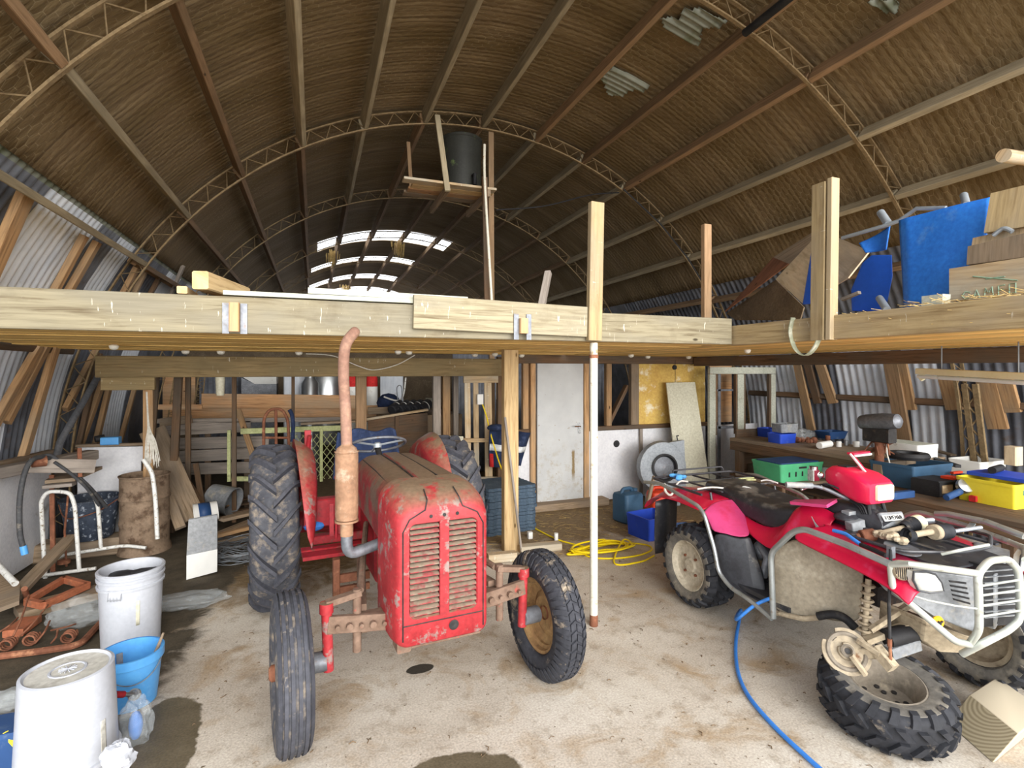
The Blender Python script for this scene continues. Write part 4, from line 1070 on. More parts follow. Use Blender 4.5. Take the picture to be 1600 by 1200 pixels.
for i in range(11):
    row = []
    for k in range(15):
        a = (k / 14 - .5) * 2.6; q = i / 10; R_ = .30 - .05 * q
        row.append(V((TX - .02 + R_ * math.sin(a), 4.62 + .16 * math.cos(a) + .06 * q + .01 * math.sin(9 * a), .92 + .40 * q + .02 * math.sin(5 * a + 3 * q))))
    rows.append(row)
m.sheet(rows); part(m, 'seat_cover', 'navy_cloth', solid=.03, sub=1)
m = MB(); m.ball((TX - .02, 4.55, .96), .25, 20, (1, .9, .25)); part(m, 'seat_pan', 'navy_cloth')
# exhaust
EXX, EXY = .145, 3.0
m = MB(); m.tube(fillet([(TX - .2, EXY + .06, .88), (EXX, EXY, .845), (EXX, EXY, 1.0)], .085, 6), .030, 16); part(m, 'exhaust_elbow', 'steel_grey')
m = MB(); m.tube([(EXX, EXY, .955), (EXX, EXY, 1.04)], .034, 18); m.tube([(EXX, EXY, 1.03), (EXX, EXY, 1.04)], .062, 20); part(m, 'exhaust_collar', 'muffler')
m = MB(); m.lathe([(.034, 1.035), (.058, 1.045), (.06, 1.07), (.06, 1.39), (.056, 1.41), (.05, 1.425), (.03, 1.44), (.028, 1.45)], Matrix.Translation((EXX, EXY, 0)), 28); m.lathe([(.061, 1.40), (.064, 1.405), (.061, 1.41)], Matrix.Translation((EXX, EXY, 0)), 28); part(m, 'muffler', 'muffler')
m = MB(); m.tube(spline([(EXX, EXY, 1.44), (EXX - .006, EXY, 1.62), (EXX - .016, EXY, 1.80), (EXX - .014, EXY, 1.92), (EXX + .0, EXY, 1.99), (EXX + .035, EXY, 2.04), (EXX + .06, EXY, 2.065)], 6), [.029] * 30 + [.028] * 3 + [.025, .022, .017, .012], 16); part(m, 'stack_pipe', 'rust_pink')
# front axle
AY = 2.87
m = MB(); m.bar((TX - .38, AY, .535), (TX + .40, AY, .535), .085, .085)
for sx in (-1, 1): m.bar((TX + sx * .25, AY - .045, .535), (TX + sx * .545, AY - .045, .575), .03, .085)
part(m, 'axle_beam', 'axle')
for sx in (-1, 1):
    m = MB()
    for k in range(5): m.cyl((TX + sx * (.27 + k * .058), AY - .055, .54 + .006 * k), (TX + sx * (.27 + k * .058), AY - .085, .54 + .006 * k), .017 if k % 2 else .011, 8)
    m.cyl((TX + sx * .40, AY - .02, .40), (TX + sx * .40, AY - .02, .72), .022, 10)
    part(m, 'axle_bolts', 'axle')
for sx in (-1, 1):
    m = MB(); m.cyl((TX + sx * .54, AY - .03, .34), (TX + sx * .55, AY - .03, .66), .026, 14); m.cyl((TX + sx * .55, AY - .03, .63), (TX + sx * .55, AY - .03, .68), .034, 14); part(m, 'king_pin', 'red')
    m = MB(); m.bar((TX + sx * .55, AY - .02, .67), (TX + sx * .38, AY - .02, .70), .05, .03); part(m, 'steering_arm', 'axle')
    m = MB(); m.tube([(TX + sx * .38, AY + .0, .70), (TX + sx * .19, 3.8, .78)], .018, 8); part(m, 'drag_link', 'axle')
    m = MB(); m.bar((TX + sx * .37, AY + .02, .60), (TX + sx * .21, 3.9, .60), .05, .035); part(m, 'radius_rod', 'axle')
# brake box with flat bars beneath the engine
m = MB(); m.box((TX - .34, 3.45, .56), (.22, .03, .05)); m.box((TX - .34, 3.45, .49), (.22, .03, .04)); m.box((TX - .43, 3.45, .56), (.04, .05, .25)); part(m, 'linkage_bracket', 'rust')
# wheels
phi = math.radians(2)
def front_wheel(x, y, tread, mat, face):
    ax = V((math.cos(phi), math.sin(phi), 0)); cen = V((x, y, .372))
    sub = bpy.data.objects.new('front_wheel', None); COL.objects.link(sub); sub.parent = TR; sub.location = cen - WORLD[TR.name]; WORLD[sub.name] = cen
    make_tyre(sub, cen, ax, .372, .215, .165, M[mat], tread)
    rim_parts(sub, M['rim'], cen, ax, .213, .12, dish=.5, face=face, hub_len=.085, hubmat=M['rust'])
front_wheel(TX - .715, 2.87, 'rib', 'rubber_mud', -1)
front_wheel(TX + .70, 2.87, 'block', 'rubber', 1)
for sx in (-1, 1): m = MB(); m.cyl((TX + sx * .545, 2.85, .385), (TX + sx * .655, 2.865, .38), .048, 18); part(m, 'stub_axle', 'steel_grey')
def rear_wheel(x, face):
    cen = V((x, 4.6, .632)); ax = V((1, 0, 0))
    sub = bpy.data.objects.new('rear_wheel', None); COL.objects.link(sub); sub.parent = TR; sub.location = cen - WORLD[TR.name]; WORLD[sub.name] = cen
    make_tyre(sub, cen, ax, .632, .37, .33, M['rubber_mud'], 'bar')
    rim_parts(sub, M['rim'], cen, ax, .36, .24, dish=.5, face=face, hub_len=.06)
rear_wheel(TX - .76, -1); rear_wheel(TX + .66, 1)
# shell fenders: dished plates between tyre and driver
for sx in (-1, 1):
    xo = TX + (-.545 if sx < 0 else .47)
    rows = []
    for i in range(29):
        a = math.radians(2 + 176 * i / 28)
        q = math.sin(math.pi * (i / 28)) ** .55
        row = []
        for j in range(9):
            t = j / 8; r = .66 - (.66 - (.66 - .36 * q)) * t
            d = .075 * math.sin(math.pi * min(1, t * .8 + .05)) * q + .01
            lip = -.09 * max(0, (.25 - t) / .25) ** 1.5 * q
            row.append(V((xo - sx * (d + lip), 4.6 - (r + .03) * math.cos(a), .60 + (r + .03) * math.sin(a))))
        rows.append(row)
    m = MB(); m.sheet(rows); part(m, 'fender', 'red', solid=.006)
TR.rotation_euler = (0, 0, math.radians(4.5)); TR.location.x -= .017
# ------------------------------------------------------------------ the quad bike
QX = 3.25
Q = thing('quad_bike', (QX, 2.7, 0), 'faded red quad bike with silver guard bars and one front wheel off', 'quad bike')
def qp(mb, name, mat, **kw): return mb.build(name, M[mat], Q, **kw)
def quad_wheel(x, y, face):
    cen = V((x, y, .315)); ax = V((1, 0, 0))
    sub = bpy.data.objects.new('quad_wheel', None); COL.objects.link(sub); sub.parent = Q; sub.location = cen - WORLD[Q.name]; WORLD[sub.name] = cen
    make_tyre(sub, cen, ax, .315, .185, .27, M['rubber_dark'], 'knob', (M['side_dust'], (-1, 1)))
    A = axis_matrix(cen, V((face, 0, 0)))
    m = MB(); m.lathe([(.19, .10), (.195, .115), (.185, .12), (.165, .105), (.155, .085), (.13, .075), (.06, .085), (.05, .10), (.001, .10)], A, 40); m.build('rim', M['rim_cream'], sub)
    m = MB()
    for k in range(4): a = PI / 4 + PI / 2 * k; c = A @ V((.085 * math.cos(a), .085 * math.sin(a), .08)); m.cyl(c, c + V((face * .018, 0, 0)), .010, 6)
    m.build('wheel_nuts', M['rust'], sub)
    m = MB(); m.lathe([(.19, -.10), (.16, -.09), (.15, -.05), (.10, -.03), (.05, -.03), (.045, -.06), (.001, -.06), (.001, -.03), (.15, .01), (.16, -.1)], A, 32); m.build('rim_back', M['mud_arm'], sub)
quad_wheel(2.865, 3.38, -1); quad_wheel(3.64, 3.38, 1)
quad_wheel(3.72, 1.93, 1)
# rear mudguard sheet
def sheet_part(name, mat, rows, th=.006, **kw):
    m = MB(); m.sheet(rows); return qp(m, name, mat, solid=th, **kw)
prof = [(3.98, .70, .10), (3.93, .775, .08), (3.80, .82, .06), (3.6, .835, .05), (3.4, .835, .05), (3.24, .828, .06)]
rows = []
for (y, zc, dr) in prof:
    row = []
    for k in range(-10, 11):
        t = k / 10; row.append(V((QX + t * .50, y, zc - dr * abs(t) ** 2.5 + (.02 if .3 < abs(t) < .75 else 0))))
    rows.append(row)
sheet_part('rear_mudguard', 'quad_red', rows, sub=1)
# drop panels in front of the rear wheels, side panels, lower shields (both sides)
def mirror(p): return V((2 * QX - p.x, p.y, p.z))
def both(name, mat, rows, th=.008, sub=1, label=None):
    for s in (0, 1):
        rr = [[mirror(p) if s else p for p in r] for r in rows]
        sheet_part(name, mat, rr, th, sub=sub)
P3 = lambda u, v, x: onX(u, v, x)
top = [V((2.755, 3.22, .755)), V((2.85, 3.25, .815)), V((2.95, 3.25, .84)), V((3.03, 3.24, .845)), V((3.09, 3.20, .84))]
mid = [P3(1100, 802, 2.77), P3(1122, 803, 2.84), P3(1142, 803, 2.92), P3(1156, 806, 2.99), P3(1167, 812, 3.03)]
bot = [P3(1113, 832, 2.76), P3(1136, 834, 2.80), P3(1146, 839, 2.83), P3(1166, 840, 2.88), P3(1172, 836, 2.93)]
both('rear_drop_panel', 'quad_pink', [[a.lerp(b, k / 3) for a, b in zip(top, mid)] for k in range(3)] + [[a.lerp(b, k / 3) for a, b in zip(mid, bot)] for k in range(4)])
lo = [P3(1121, 895, 2.76), P3(1135, 905, 2.78), P3(1150, 918, 2.80), P3(1180, 928, 2.84), P3(1196, 905, 2.92)]
lo2 = [P3(1142, 914, 2.76), P3(1152, 922, 2.77), P3(1166, 930, 2.79), P3(1185, 940, 2.82), P3(1200, 950, 2.86)]
both('leg_shield', 'plastic_black', [[a.lerp(b, k / 4) for a, b in zip(bot, lo)] for k in range(5)] + [lo2])
# side panel below the seat rising over the tank
up = [P3(1152, 790, 3.08), P3(1165, 806, 3.06), P3(1182, 817, 3.05), P3(1206, 826, 3.05), P3(1228, 820, 3.06), P3(1236, 806, 3.07), P3(1242, 793, 3.09), P3(1266, 784, 3.12), P3(1290, 794, 3.12), P3(1312, 806, 3.12)]
dn = [P3(1172, 836, 2.95), P3(1180, 842, 2.93), P3(1190, 850, 2.92), P3(1205, 861, 2.90), P3(1214, 852, 2.92), P3(1226, 842, 2.95), P3(1240, 834, 3.0), P3(1262, 826, 3.02), P3(1282, 824, 3.04), P3(1298, 826, 3.06)]
both('side_panel', 'quad_red', [[a.lerp(b, k / 5) + V((-.02 * math.sin(PI * k / 5), 0, 0)) for a, b in zip(up, dn)] for k in range(6)])
# wing badge on the side panel
m = MB()
for k in range(6):
    a = P3(1273 + k * 1.6, 806 + k * 3.4, 3.065); b = P3(1279 + k * 2.1, 825 + k * .2, 3.03)
    m.tube([a + V((-.035, -.006, 0)), b + V((-.02, -.006, 0))], .0028, 5)
qp(m, 'wing_badge', 'plastic_grey', label='grey feathered wing badge')
# seat
def qsec(y, w, zb, zt, r=.04): return [V((QX + x, y, z)) for x, z in rrect(-w, w, zb, zt, (.02, .02, r, r), 6)]
m = MB(); m.loft([qsec(3.62, .10, .86, .90, .02), qsec(3.55, .18, .83, .92, .04), qsec(3.35, .205, .80, .925, .05), qsec(3.1, .215, .75, .895, .05), qsec(2.9, .212, .72, .88, .05), qsec(2.78, .20, .725, .89, .05), qsec(2.66, .165, .78, .92, .05), qsec(2.57, .12, .82, .955, .04)]); qp(m, 'seat', 'seat', angle=70)
m = MB(); m.loft([qsec(2.60, .10, .80, .965, .05), qsec(2.45, .115, .80, 1.0, .06), qsec(2.28, .10, .80, 1.0, .06), qsec(2.15, .085, .80, .94, .05)]); qp(m, 'tank_cover', 'plastic_black', angle=60)
for sx in (-1, 1):
    m = MB(); m.slab([(QX + sx * .12, 2.72, .93), (QX + sx * .24, 2.66, .94), (QX + sx * .20, 2.42, .97), (QX + sx * .11, 2.42, 1.0)], .02); qp(m, 'tank_flank', 'quad_pink')
m = MB(); m.box((QX, 2.9, .5), (.26, 1.5, .12), bev=.02); m.box((QX, 2.6, .62), (.34, .5, .34), bev=.03); m.box((QX, 3.38, .34), (.62, .1, .1)); qp(m, 'chassis', 'engine')
m = MB(); m.box((QX - .30, 2.72, .33), (.30, .46, .03)); m.box((QX + .30, 2.72, .33), (.30, .46, .03)); m.box((QX, 2.72, .34), (.5, .3, .03)); qp(m, 'footwell', 'plastic_black')
m = MB(); m.tube([P3(1188, 852, 2.98), P3(1200, 872, 2.96), P3(1192, 900, 2.95)], .03, 10); m.ball(P3(1190, 860, 3.0), .06, 12, (1, 1, 1.2)); qp(m, 'engine_side', 'steel_grey')
# guard tubes along each side
gl = [(2.735, 3.93, .86), (2.73, 3.70, .895), (2.725, 3.23, .82), (2.72, 3.16, .78), (2.72, 3.05, .55), (2.72, 3.01, .40), (2.72, 2.90, .335), (2.72, 2.72, .315), (2.72, 2.54, .27)]
gf = [(2.73, 2.54, .275), (2.73, 2.56, .68), (2.735, 2.40, .86), (2.735, 2.32, .90), (2.74, 2.05, .885), (2.75, 1.83, .855)]
for s in (0, 1):
    for nm, g, r in (('rear_guard_bar', gl, .0145), ('front_guard_bar', gf, .0185)):
        pts = fillet([mirror(V(p)) if s else V(p) for p in g], .05, 5); m = MB(); m.tube(pts, r, 12); qp(m, nm, 'chrome_bar')
# mud-caked splash guards before the footwells
a0 = [P3(1208, 862, 2.80), P3(1226, 846, 2.82), P3(1250, 838, 2.84), P3(1290, 850, 2.90), P3(1330, 868, 2.95), P3(1352, 884, 2.98)]
b0 = [P3(1210, 955, 2.80), P3(1228, 962, 2.82), P3(1256, 966, 2.84), P3(1290, 968, 2.90), P3(1326, 975, 2.95), P3(1345, 970, 2.98)]
both('splash_guard', 'mudflap', [[a.lerp(b, k / 4) for a, b in zip(a0, b0)] for k in range(5)])
m = MB(); m.tube([P3(1210, 957, 2.79), P3(1255, 967, 2.83), P3(1282, 965, 2.87)], .016, 8); qp(m, 'lower_rail', 'mud_arm')
m = MB(); m.tube(spline([P3(1278, 963, 2.85), P3(1300, 960, 2.88), P3(1320, 966, 2.9), P3(1337, 982, 2.92)], 5), .024, 12); qp(m, 'rubber_tube', 'black')
# front mudguard
rows = []
for (y, zc, dr) in ((2.42, .86, .0), (2.34, .865, .02), (2.1, .85, .03), (1.9, .835, .045), (1.78, .82, .06), (1.74, .77, .06)):
    row = []
    for k in range(-12, 13):
        t = k / 12; z = zc - dr * abs(t) ** 3; w = .50
        if abs(t) > .96: z -= .05
        row.append(V((QX + t * w, y + (.10 if abs(t) < .4 and y > 2.3 else 0), z)))
    rows.append(row)
sheet_part('front_mudguard', 'quad_red', rows, sub=1)
m = MB(); m.slab([(QX - .26, 2.28, .872), (QX + .26, 2.28, .872), (QX + .24, 1.72, .835), (QX - .24, 1.72, .835)], .012); qp(m, 'front_deck', 'plastic_black')
# dash pod, sticker panel, small grey boxes
m = MB(); m.slab([P3(1373, 800, 3.20), P3(1410, 798, 3.36), P3(1418, 816, 3.34), P3(1380, 826, 3.16)], .10); qp(m, 'front_console', 'plastic_grey', bevel=.01)
a, b, c, d = P3(1377, 806, 3.19), P3(1409, 803, 3.345), P3(1412.5, 813, 3.33), P3(1382, 815, 3.175)
nrm = (b - a).cross(c - a).normalized(); nrm = nrm if nrm.y < 0 else -nrm
m = MB(); m.slab([p + nrm * .004 for p in (a, b, c, d)], .002); stk = qp(m, 'sticker', 'white_plastic')
GL = {'F': [[(0, 0), (0, 1), (.7, 1)], [(0, .55), (.55, .55)]], 'O': [[(0, 0), (0, 1), (.7, 1), (.7, 0), (0, 0)]], 'R': [[(0, 0), (0, 1), (.7, 1), (.7, .5), (0, .5), (.7, 0)]], 'E': [[(.7, 0), (0, 0), (0, 1), (.7, 1)], [(0, .5), (.55, .5)]], 'M': [[(0, 0), (0, 1), (.35, .4), (.7, 1), (.7, 0)]], 'A': [[(0, 0), (.35, 1), (.7, 0)], [(.15, .4), (.55, .4)]], 'N': [[(0, 0), (0, 1), (.7, 0), (.7, 1)]]}
m = MB(); word = 'FOREMAN'
for i, chh in enumerate(word):
    for stx in GL[chh]:
        pp = []
        for (x, y) in stx:
            s_ = .10 + .82 * (i + x * .95) / len(word); t_ = .22 + .55 * (1 - y)
            pp.append(a.lerp(b, s_).lerp(d.lerp(c, s_), t_) + nrm * .007)
        m.tube(pp, .0022, 4)
m.build('lettering', M['black'], stk, label='small dark capital letters')
m = MB(); m.slab([P3(1331, 818, 3.05), P3(1352, 812, 3.15), P3(1354, 828, 3.13), P3(1333, 832, 3.05)], .06, (0.2, 1, 0)); qp(m, 'air_box', 'plastic_grey', bevel=.006)
m = MB(); m.ball(P3(1322, 808, 3.12), .07, 14, (1, 1, .45)); qp(m, 'key_surround', 'plastic_black')
m = MB(); m.box(P3(1326, 801, 3.12), (.06, .05, .025), bev=.006); qp(m, 'key_cap', 'plastic_grey')
# headlight pod on the bars
def psec(y, w, z0, z1, dx=0, r=.03): return [V((QX - .03 + dx + x, y, z)) for x, z in rrect(-w, w, z0, z1, r, 5)]
m = MB(); m.loft([psec(2.50, .085, 1.11, 1.20, 0, .025), psec(2.46, .10, 1.085, 1.225, 0, .035), psec(2.38, .112, 1.055, 1.225, 0, .04), psec(2.28, .12, 1.03, 1.205, 0, .035), psec(2.215, .115, 1.03, 1.175, 0, .03), psec(2.195, .105, 1.04, 1.16, 0, .025)]); pod = qp(m, 'headlight_pod', 'pod_red', angle=40)
m = MB(); m.loft([psec(2.197, .075, 1.055, 1.15, .02, .012), psec(2.182, .072, 1.058, 1.147, .02, .012), psec(2.178, .055, 1.07, 1.135, .02, .012)]); m.build('pod_lens', M['lamp_cream'], pod, label='cream lamp lens')
m = MB(); m.box((QX - .03, 2.41, 1.227), (.10, .06, .006)); m.build('pod_gauge', M['black'], pod)
m = MB(); m.box((QX - .03, 2.505, 1.15), (.14, .02, .06)); m.build('pod_back', M['black'], pod)
m = MB(); m.tube([(QX - .0, 2.28, .96), (QX - .01, 2.30, 1.06)], .035, 10); m.tube([(QX - .07, 2.24, .96), (QX - .06, 2.26, 1.04)], .012, 8); m.tube([(QX + .07, 2.24, .96), (QX + .06, 2.26, 1.04)], .012, 8); qp(m, 'steering_stem', 'black')
pa, pb_, pc_ = P3(1357, 743, 3.24), P3(1329, 709, 3.26), P3(1354, 706, 3.40)
m = MB(); m.bar(pa, pb_, .03, .012, up=(0, 1, 0)); m.bar(pb_, pc_, .05, .012, up=(0, 0, 1)); qp(m, 'bent_stay', 'pod_red', label='bent red stay with white edge')
m = MB(); m.bar(pa + V((-.012, -.008, 0)), pb_ + V((-.012, -.008, 0)), .012, .01, up=(0, 1, 0)); m.bar(pb_ + V((0, -.03, -.01)), pc_ + V((0, -.03, -.01)), .012, .012); qp(m, 'stay_edge', 'white_plastic')
# handlebar, grips, levers
hl, hr = V((2.86, 2.56, 1.105)), V((3.64, 2.56, 1.105))
m = MB(); m.tube(fillet([hl, (3.04, 2.46, 1.10), (3.14, 2.34, 1.03), (3.36, 2.34, 1.03), (3.46, 2.46, 1.10), hr], .06), .012, 10); bar_ = qp(m, 'handlebar', 'steel_grey')
for p, q in ((hl, V((3.0, 2.485, 1.102))), (hr, V((3.5, 2.485, 1.102)))):
    m = MB(); m.tube([p, q], .019, 12); m.build('grip', M['plastic_grey'], bar_)
m = MB(); c = P3(1271, 742, 3.03); m.box(c, (.055, .05, .07), bev=.01); m.cyl(c + V((0, 0, .03)), c + V((0, 0, .055)), .026, 14); m.ball(c + V((.035, -.02, 0)), .024, 10); m.build('brake_reservoir', M['chrome'], bar_)
m = MB(); m.tube(spline([P3(1253, 765, 2.96), P3(1266, 761, 3.0), P3(1284, 760, 3.06)], 5), [.006] * 10 + [.009], 8); m.ball(P3(1253, 765, 2.96), .008, 8); m.build('brake_lever', M['chrome'], bar_)
m = MB(); m.slab([P3(1292, 742, 3.2), P3(1307, 741, 3.24), P3(1306, 753, 3.23), P3(1293, 755, 3.2)], .03); m.build('switch_box', M['white_plastic'], bar_)
for k in range(3):
    m = MB(); m.tube(spline([P3(1286 + 3 * k, 756, 3.08), P3(1308 + 4 * k, 762 + 2 * k, 3.12), P3(1322 + 5 * k, 778, 3.14), P3(1340 + 4 * k, 790, 3.16), P3(1348 + 3 * k, 803, 3.16)], 5), .006, 6); qp(m, 'control_cable', 'black')
# rear rack and what is tied to it
m = MB(); z = .885
m.tube(fillet([(2.80, 3.28, z), (2.80, 3.92, z + .01), (3.70, 3.92, z + .01), (3.70, 3.28, z)], .06), .010, 8)
for y in (3.42, 3.68): m.tube([(2.80, y, z), (3.70, y, z)], .008, 8)
for x in (3.02, 3.25, 3.48): m.bar((x, 3.30, z), (x, 3.92, z), .02, .012)
m.tube(fillet([(3.05, 3.93, z), (3.05, 3.96, z + .05), (3.62, 3.96, z + .05), (3.62, 3.93, z)], .04), .008, 8)
for x in (2.92, 3.58): m.tube([(x, 3.32, z), (x, 3.30, .80)], .010, 8)
rr = qp(m, 'rear_rack', 'plastic_black')
m = MB()
for k in range(9):
    c = V((3.0 + random.uniform(-.04, .04), 3.80 + random.uniform(-.06, .06), .905 + random.random() * .02)); m.ball(c, .03, 8, (1.2, .9, .6))
m.build('rag_knot', M['blue_pail'], rr, label='knotted blue rag')
for (p, q, nm, mt) in (((2.86, 3.40, .90), (3.12, 3.30, .897), 'white_twine', 'rope'), ((2.82, 3.6, .90), (2.98, 3.66, .9), 'white_twine', 'rope'), ((3.2, 3.45, .90), (3.62, 3.58, .90), 'green_cord', 'lime_frame'), ((3.3, 3.40, .90), (3.56, 3.50, .903), 'green_cord', 'lime_frame'), ((3.18, 3.28, .905), (3.26, 3.22, .90), 'white_hook', 'white_plastic'), ((3.58, 3.46, .9), (3.64, 3.34, .9), 'white_hook', 'white_plastic')):
    m = MB(); m.tube(spline([p, V(p).lerp(V(q), .5) + V((0, .02, .012)), q], 4), .007, 6); m.build(nm, M[mt], rr)
m = MB(); rows = []
for i in range(9):
    q_ = i / 8; rows.append([V((2.80 + .04 * q_, 3.86 + .06 * math.sin(q_ * 1.5), .70 - .48 * q_)), V((3.06 + .02 * q_, 3.90 + .04 * math.sin(q_ * 1.5), .72 - .50 * q_))])
m.sheet(rows); qp(m, 'mud_flap', 'plastic_black', solid=.008)
m = MB(); m.sheet([[V((3.48, 3.90, .72)), V((3.70, 3.86, .70))], [V((3.48, 3.95, .22)), V((3.68, 3.92, .22))]]); qp(m, 'mud_flap', 'plastic_black', solid=.008)
m = MB(); m.tube(spline([(2.80, 3.72, .89), (2.78, 3.70, .83), (2.80, 3.66, .80), (2.84, 3.66, .83)], 5), .010, 8); qp(m, 'tie_strap', 'rope')
# front rack
m = MB(); z = .895
m.tube(fillet([(2.88, 2.20, z), (2.88, 1.86, z), (3.16, 1.74, z), (3.40, 1.74, z), (3.64, 1.86, z), (3.64, 2.22, z)], .06), .010, 8)
for x in (3.08, 3.28, 3.5): m.bar((x, 1.76, z - .004), (x, 2.2, z + .004), .03, .012)
m.tube([(2.88, 2.15, z), (3.64, 2.15, z)], .009, 8)
fr = qp(m, 'front_rack', 'plastic_black')
m = MB(); m.tube(fillet([(3.03, 1.76, z), (3.06, 1.70, z + .035), (3.32, 1.70, z + .035), (3.36, 1.76, z)], .03), .008, 8); m.build('rack_loop', M['bumper'], fr)
# nose: fascia, lamps, vents
face = [onY(1398, 893, 1.86), onY(1424, 890, 1.78), onY(1470, 896, 1.72), onY(1534, 903, 1.67), onY(1534, 992, 1.67), onY(1500, 980, 1.70), onY(1460, 963, 1.74), onY(1426, 940, 1.80), onY(1408, 920, 1.85)]
cx = sum((p for p in face), V((0, 0, 0))) / len(face)
m = MB(); m.slab(face, .16, (0.1, 1, 0)); qp(m, 'nose_fascia', 'plastic_grey', bevel=.01)
m = MB(); m.slab([mirror(p) for p in face], .16, (-0.1, 1, 0)); qp(m, 'nose_fascia', 'plastic_grey', bevel=.01)
lens = [onY(1427, 893, 1.74), onY(1446, 893, 1.72), onY(1460, 897, 1.71), onY(1470, 910, 1.70), onY(1474, 924, 1.70), onY(1452, 926, 1.72), onY(1434, 922, 1.74), onY(1426, 906, 1.75)]
for s in (0, 1):
    pts = [mirror(p) if s else p for p in lens]; c = sum(pts, V((0, 0, 0))) / len(pts)
    rings = [[p + V((0, .03, 0)) for p in pts], pts, [p.lerp(c, .25) + V((0, -.016, 0)) for p in pts], [p.lerp(c, .7) + V((0, -.024, 0)) for p in pts]]
    m = MB(); m.loft(rings, cap0=False); qp(m, 'headlight', 'lamp_glass', angle=60)
    m = MB(); m.tube([p + V((0, -.002, 0)) for p in pts], .006, 6, closed=True); qp(m, 'headlight_rim', 'plastic_black')
for k in range(5):
    u0, v0 = 1484 + k * 1.6, 907 + k * 7
    m = MB(); m.slab([onY(u0, v0, 1.685), onY(u0 + 26, v0 + 3 + k, 1.668), onY(u0 + 26, v0 + 6 + k, 1.668), onY(u0 + 1, v0 + 3, 1.685)], .006, (0, 1, 0)); qp(m, 'vent_slot', 'black')
m = MB(); m.slab([onY(1535, 883, 1.68), onY(1588, 884, 1.68), onY(1588, 975, 1.68), onY(1535, 980, 1.68)], .06, (0, 1, 0)); qp(m, 'radiator', 'black')
m = MB()
for k in range(9): m.bar(onY(1537, 893 + 9 * k, 1.674), onY(1587, 889 + 9 * k, 1.674), .012, .004)
qp(m, 'radiator_fins', 'plastic_grey')
m = MB(); m.slab([onY(1444, 968, 1.80), onY(1485, 985, 1.74), onY(1530, 1000, 1.70), onY(1525, 1022, 1.76), onY(1470, 1020, 1.8), onY(1440, 1000, 1.86)], .25, (0.1, 1, 0)); qp(m, 'skid_plate', 'mud_arm', bevel=.01)
m = MB(); c = onY(1466, 972, 1.70); m.lathe([(.001, -.012), (.026, -.012), (.03, 0), (.026, .006), (.001, .006)], axis_matrix(c, (-.3, -1, 0.1)), 18); tg = qp(m, 'amber_reflector', 'orange_tag', label='amber round reflector')
m = MB()
for k in range(3): a_ = 2 * PI * k / 3 + .4; m.tube([c + V((-.006, -.0135, 0)), c + V((-.006 + .019 * math.cos(a_), -.0135, .019 * math.sin(a_)))], .005, 5)
m.build('reflector_marks', M['black'], tg)
# bumper
b = lambda u, v, y=1.60: onY(u, v, y)
m = MB(); m.tube(fillet([b(1515, 1006, 1.66), b(1530, 985), b(1529, 930), b(1527, 897), b(1545, 876), b(1575, 873), b(1591, 890), b(1594, 930), b(1594, 968), b(1575, 985), b(1540, 1003), b(1503, 1022, 1.7)], .04, 5), .0175, 12); bp = qp(m, 'bumper_hoop', 'bumper')
for (v0, v1) in ((916, 906), (931, 922), (947, 938), (964, 954)):
    m = MB(); m.tube([b(1530, v0, 1.595), b(1593, v1, 1.595)], .0055, 8); m.build('bumper_rung', M['bumper'], bp)
j0 = V((2.75, 1.83, .855)); j1 = P3(1395, 920, 2.77)
m = MB(); m.tube([j0, b(1420, 881, 1.74), b(1470, 888, 1.66), b(1528, 896)], .0165, 12); qp(m, 'bumper_arm', 'bumper')
m = MB(); m.tube(fillet([j0, j1, b(1492, 1002, 1.64), b(1520, 1008, 1.66)], .03), .0165, 12); qp(m, 'bumper_arm', 'bumper')
m = MB(); m.tube([j1, b(1450, 938, 1.72), b(1490, 946, 1.65), b(1526, 951)], .005, 8); qp(m, 'bumper_wire', 'bumper')
m = MB(); m.tube([mirror(j0), V((3.68, 1.72, .86)), V((3.42, 1.60, .87))], .0165, 12); qp(m, 'bumper_arm', 'bumper')
m = MB(); m.tube([P3(1600, 838, 3.76), P3(1540, 815, 3.76), P3(1480, 803, 3.76), P3(1462, 803, 3.76)], .0185, 12); m.bar(P3(1520, 818, 3.76), P3(1512, 828, 3.66), .03, .008); qp(m, 'front_guard_bar', 'chrome_bar')
# round brush-like horn by the joint
c = P3(1410, 891, 2.79)
m = MB(); A = axis_matrix(c, (-.45, -1, .15)); m.lathe([(.001, -.03), (.045, -.03), (.05, 0), (.045, .012), (.001, .016)], A, 24)
hn = qp(m, 'horn', 'mud_arm')
m = MB()
for k in range(9):
    x = -.04 + k * .01; h = math.sqrt(max(0, .043 ** 2 - x * x)); m.tube([A @ V((x, -h, .016)), A @ V((x, h, .016))], .0024, 4)
m.build('horn_ribs', M['iron_black'], hn)
# suspension on the side without its wheel
m = MB(); m.tube([P3(1357, 905, 2.92), P3(1350, 1000, 2.86)], .016, 10)
for k in range(7):
    p = P3(1357, 915, 2.92).lerp(P3(1350, 985, 2.86), k / 6); m.lathe([(.028, -.008), (.036, 0), (.028, .008)], axis_matrix(p, (.05, 0, 1)), 16, cap=False)
qp(m, 'shock_absorber', 'mud_arm')
m = MB(); m.bar(P3(1440, 968, 3.1), P3(1352, 1002, 2.83), .05, .03); m.bar(P3(1420, 945, 3.05), P3(1360, 985, 2.84), .03, .025); qp(m, 'wishbone', 'mud_arm')
m = MB(); m.box(P3(1395, 1022, 2.95), (.20, .06, .07), rot_z(-8)) if 0 else m.bar(P3(1432, 1005, 3.05), P3(1388, 1020, 2.88), .06, .06); qp(m, 'lower_arm', 'plastic_grey')
m = MB(); m.tube([P3(1440, 985, 3.1), P3(1385, 998, 2.9)], .05, 12); qp(m, 'cv_boot', 'black')
c = P3(1322, 1018, 2.66); A = axis_matrix(c, (-.55, -.62, .5))
